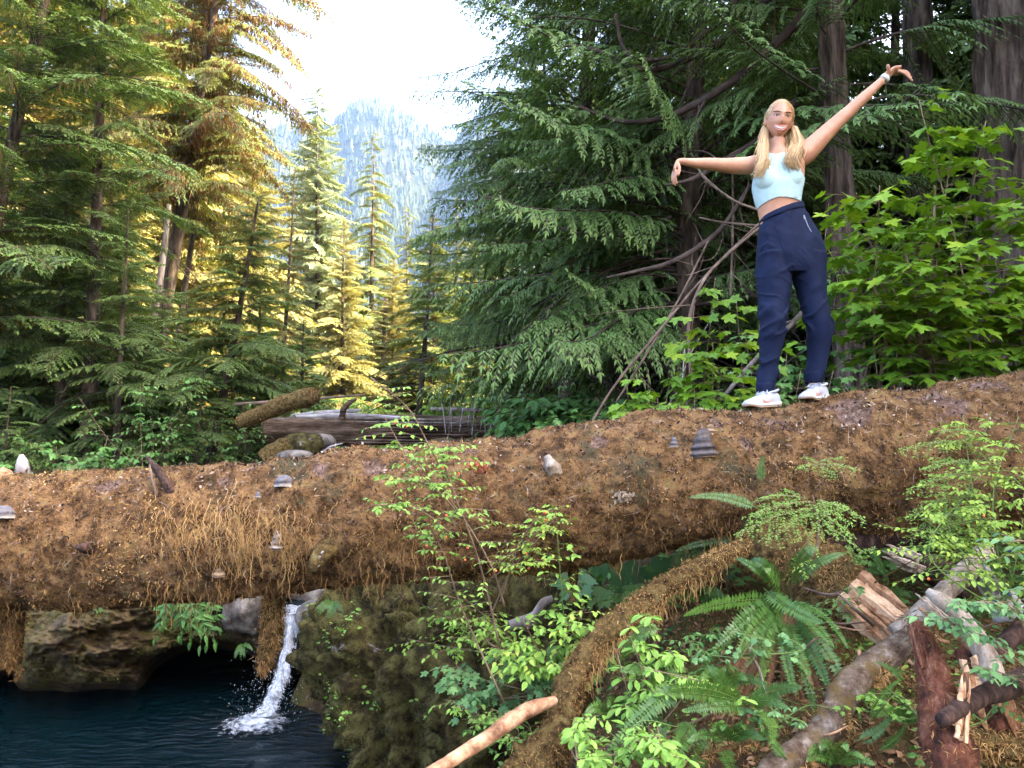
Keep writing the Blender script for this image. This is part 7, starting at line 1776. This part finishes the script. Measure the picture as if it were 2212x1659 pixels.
# ---- shoes ----
def shoe(heel, dvec, swoosh, lace_pts):
    sh = empty('shoe', tuple(heel - PO)); sh.parent = PER
    o0 = heel
    Lg = np.linalg.norm(dvec); f = dvec / Lg; s = norm(np.cross([0, 0, 1.], f)[None])[0]; u = np.cross(f, s)
    t = np.linspace(0, 1, 44)
    w = np.interp(t, [0, .06, .2, .45, .68, .85, .95, 1], [.016, .028, .034, .035, .046, .044, .034, .014])
    w0 = np.interp(t, [0, .06, .2, .45, .68, .85, .95, 1], [.020, .034, .039, .040, .050, .048, .039, .020])
    sole = np.interp(t, [0, .3, .7, 1], [.032, .026, .022, .024]); low = .016 * sstep(.72, 1.0, t) + .010 * sstep(.12, 0, t)
    top = np.interp(t, [0, .05, .12, .22, .34, .5, .66, .82, .93, 1], [.060, .078, .088, .088, .092, .082, .066, .054, .046, .034])
    # sole: outline slab with bulging wall
    def slab(z0, z1, wd, name, mat, bul=.003):
        m = MB(); th = np.linspace(-1, 1, 9); rows = []
        for z, g in ((z0, -.006), (z0 + (z1 - z0) * .2, bul * .5), ((z0 + z1) / 2, bul), (z0 + (z1 - z0) * .85, 0), (z1, -.004)):
            outl = np.concatenate([np.stack([t * Lg, wd + g], 1), np.stack([t[::-1] * Lg, -(wd[::-1] + g)], 1)])
            zz = np.concatenate([z, z[::-1]])
            rows.append(outl[:, :1] * f + outl[:, 1:] * s + zz[:, None] * u)
        V = np.concatenate(rows); k = len(t) * 2; Fq = [grid_faces(5, k, True)]
        n = len(t); i = np.arange(n - 1)
        for b in (0, 4 * k): Fq.append(np.stack([b + i, b + i + 1, b + k - 2 - i, b + k - 1 - i], -1))
        m.add(V, Fq, .5); return m.build(name, mat, sh)
    slab(low - .002, low + .006, w0 + .001, 'outsole', MAT_GUM, .001); slab(low + .005, np.maximum(sole, low + .016), w0, 'sole', MAT_SOLE)
    m = MB(); k = 28; th = np.linspace(0, math.pi, k); rows = []
    for i in range(44):
        c, sn = np.cos(th), np.sin(th); b = max(sole[i], low[i] + .016) - .006
        rows.append(t[i] * Lg * f + (w[i] * np.sign(c) * np.abs(c) ** .75)[:, None] * s + (b + (top[i] - b) * sn ** .72)[:, None] * u)
    V = np.concatenate(rows); m.add(V, grid_faces(44, k), .5); up = m.build('upper', MAT_SHOE, sh)
    bv = bvh_of(V + o0, [grid_faces(44, k)])
    # collar, laces, print
    a = np.linspace(0, 2 * math.pi, 24); col = np.stack([.19 * Lg + .042 * np.cos(a), .030 * np.sin(a), .088 + .008 * np.cos(a) * -1 + 0 * a], 1)
    Vc, Fc = tube_vf(col[:, :1] * f + col[:, 1:2] * s + col[:, 2:] * u, .007, 8, False); MB().add(Vc, Fc, .5).build('collar', MAT_SHOE, sh)
    for j in range(5):
        tt = .36 + .065 * j; h = np.interp(tt, t, top) + .003; wd = .022
        P = np.array([[tt * Lg, -wd, h - .010], [(tt + .02) * Lg, 0, h + .001], [(tt + .04) * Lg, wd, h - .010]]); P = smooth_path(P, 9)
        Vl, Fl = tube_vf(P[:, :1] * f + P[:, 1:2] * s + P[:, 2:] * u, .0028, 6); MB().add(Vl, Fl, .5).build('lace', MAT_LACE, sh)
    for sg in (1, -1):
        P = smooth_path(np.array([[.36 * Lg, 0, .094], [.42 * Lg, sg * .028, .096], [.50 * Lg, sg * .042, .078], [.44 * Lg, sg * .030, .084], [.36 * Lg, 0, .093]]), 18)
        Vl, Fl = tube_vf(P[:, :1] * f + P[:, 1:2] * s + P[:, 2:] * u, .0024, 6); MB().add(Vl, Fl, .5).build('lace_bow', MAT_LACE, sh)
    P = []
    for zx, zy in swoosh:
        p, n = hit(bv, zx, zy, .0025); P.append(p - o0)
    P = np.array(P); n = len(P) // 2
    F = np.array([[i, i + 1, 2 * n - 2 - i, 2 * n - 1 - i] for i in range(n - 1)])
    MB().add(P, F, .5).build('side_emblem', MAT_ROSE, sh, smooth=False)
    return sh
def curve_emblem(x, y, w, h):
    """Tapering check-like stroke: outer edge then inner edge back."""
    t = np.linspace(0, 1, 12)
    cx = x + w * t; cy = y + h * (np.interp(t, [0, .12, .28, .45, 1], [.0, .55, .92, .90, .25]))
    th = h * np.interp(t, [0, .15, .3, .6, 1], [.05, .42, .46, .22, .0])
    return list(zip(cx, cy + th * .3)) + list(zip(cx[::-1], (cy - th * .7)[::-1]))
hl = Zp(962, 2606, .045); hr = Zp(1284, 2562, .05)
# stand on the bark: lower the figure until the soles touch
_hx = (hl + hr) / 2
_tp, _tn = log_surface(np.array([_hx[0]]), np.array([math.pi / 2]))
SINK = float(_hx[2] - _tp[0, 2]) - .004
PER.location.z -= SINK
SH1 = shoe(hl, np.array([-.226, -.115, -.020]), curve_emblem(842, 2540, 92, 44), None)
SH2 = shoe(hr, np.array([-.188, -.165, -.018]), curve_emblem(1205, 2484, 66, 44), None)

# ---- face ----
for sg in (1, -1):
    x0 = .0305 * sg
    c = face_pt([x0], [.0135], -.004)[0]; R = np.stack([HX, HF, HU], 1)
    m = MB(); ellip(m, c - PO, (.0125, .0080, .0052), R, 20, 12); eye = m.build('eye', MAT_EYEW, PER)
    m = MB(); ellip(m, face_pt([x0], [.0133], .0025)[0] - PO, (.0074, .0025, .0062), R, 16, 10); m.build('iris', MAT_IRIS, eye)
    q = np.linspace(-1, 1, 12)
    P = face_pt(x0 + .0145 * q, .0135 + .0066 * (1 - q ** 2) , .0028); V, F = tube_vf(P, .0024 + .0006 * np.abs(q), 6); MB().add(V - PO, F, .5).build('eyelid', MAT_BROW, eye)
    P = face_pt(x0 + .019 * q + .002 * sg, .0315 + .0045 * (1 - (q * sg * .8 - .25) ** 2), .0015); V, F = tube_vf(P, .0036 * (1 - .5 * np.abs(q)), 6); MB().add(V - PO, F, .5).build('eyebrow', MAT_BROW, PER)
s_ = np.linspace(-1, 1, 22); zt = -.0475 + .0115 * s_ ** 2; zb = zt - .019 * (1 - s_ ** 2) ** .8
G = np.concatenate([face_pt(.0385 * s_, zt * (1 - r) + zb * r, .0022) for r in np.linspace(0, 1, 5)])
MO = MB().add(G - PO, grid_faces(5, 22), .5).build('mouth', MAT_MOUTH, PER)
s2 = np.linspace(-.82, .82, 20); zt2 = -.0475 + .0115 * s2 ** 2 - .0012; zb2 = zt2 - .0120 * (1 - s2 ** 2) ** .7
G = np.concatenate([face_pt(.0385 * s2, zt2 * (1 - r) + zb2 * r, .0034) for r in np.linspace(0, 1, 4)])
MB().add(G - PO, grid_faces(4, 20), .5).build('teeth', MAT_TEETH, MO)
for z, r, nm in ((zt + .0012, .0030, 'lip'), (zb - .0018, .0040, 'lip')):
    V, F = tube_vf(face_pt(.0395 * s_, z, .0022), r * (1 - .65 * np.abs(s_) ** 3), 8); MB().add(V - PO, F, .5).build(nm, MAT_LIP, MO)
for sg in (1, -1):
    m = MB(); ellip(m, face_pt([sg * .0075], [-.031], .003)[0] - PO, (.0024, .002, .0014), np.stack([HX, HF, HU], 1), 10, 8); m.build('nostril', MAT_LIP, PER)

# ---- hair ----
rng_h = np.random.default_rng(9)
N = sphere_dirs(200, 110)
L = head_shape(N, .0)
line = .084 - .115 * (np.abs(L[:, 0]) / .078) ** 2.6
cover_ = np.where(N[:, 1] > .0, L[:, 2] > line, L[:, 2] > -.085)
st = .0010 * np.sin(np.arctan2(N[:, 0], N[:, 2] + .6) * 84 + 3 * fbm(N, 4, 2, 3))
edge = np.where(N[:, 1] > 0, sstep(0, .045, L[:, 2] - line), 1.0)
Lh = L + N * (.0015 + edge * (.009 + st + .003 * fbm(N, 6, 3, 4)))[:, None]
F = grid_faces(110, 200, True); F = F[cover_[F].all(1)]
HAIR = MB().add(h2w(Lh) - PO, F, np.clip(.12 + .25 * fbm(N * np.array([9, 2, 2]), 2, 3, 6) + st * 150, 0, 1)).build('hair', MAT_HAIR, PER)
def lock(pts, n, spread, seed, name='hair_lock', wav=.006):
    rng = np.random.default_rng(seed); m = MB(); c = smooth_path([Zp(*p) for p in pts], 20); t = np.linspace(0, 1, 20)
    for i in range(n):
        o = rng.normal(0, 1, 3) * [spread, spread * .6, .004]; a = rng.uniform(0, 6.28); ln = rng.uniform(.55, 1.04)
        P = smooth_path(c, 20) if ln >= 1 else c[:max(8, int(20 * ln))]
        q = t[:len(P)]
        prof = .55 + .75 * q
        W = P + o * prof[:, None] + np.stack([wav * np.sin(q * 11 + a), wav * .6 * np.cos(q * 9 + a), 0 * q], 1) * q[:, None]
        V, F = tube_vf(W, .0022 * (1 - .6 * q) , 4); m.add(V - PO, F, float(np.clip(rng.normal(.58, .2), 0, 1)))
    return m.build(name, MAT_HAIR, HAIR)
lock([(872, 668, .045), (860, 735, .02), (853, 815, -.03), (846, 900, -.085), (824, 970, -.10), (803, 1024, -.10)], 360, .0125, 1)
lock([(1056, 672, .055), (1078, 735, .02), (1086, 795, -.02), (1062, 850, -.085), (1050, 905, -.105), (1076, 975, -.10)], 420, .0160, 2, wav=.014)
lock([(1062, 680, .065), (1090, 745, .055), (1106, 820, .03), (1090, 880, -.04)], 180, .012, 3, wav=.014)
lock([(905, 700, .05), (900, 790, .05), (888, 860, .01), (872, 930, -.08), (850, 985, -.10)], 90, .012, 7, wav=.010)
lock([(1010, 700, .06), (1020, 790, .05), (1030, 850, -.03), (1030, 910, -.10), (1052, 950, -.105)], 90, .012, 8, wav=.012)
lock([(960, 560, .10), (940, 720, .11), (930, 830, .11), (925, 900, .12)], 300, .042, 4)
lock([(866, 680, .045), (852, 760, .01), (838, 860, -.05), (800, 960, -.09)], 30, .017, 5, 'loose_strands', .012)
lock([(1064, 690, .05), (1100, 780, .01), (1112, 850, -.05), (1100, 930, -.09)], 30, .017, 6, 'loose_strands', .016)

# ---- wristband ----
wc, wd_ = Zp(1688, 340, .0), norm((Zp(1715, 308, .0) - Zp(1650, 374, .0))[None])[0]
A1 = norm(np.cross(wd_, [0, 1., 0])[None])[0]; A2 = np.cross(wd_, A1)
a = np.linspace(0, 2 * math.pi, 36, endpoint=False); rows = []
for q, r in ((-.014, .0245), (-.0145, .0265), (0, .0275), (.0145, .0265), (.014, .0245)):
    rows.append(wc + wd_ * q + r * (np.cos(a)[:, None] * A1 + np.sin(a)[:, None] * A2 * .95))
WB = MB().add(np.concatenate(rows) - PO, grid_faces(5, 36, True), .5).build('wristband', MAT_BAND, PER)
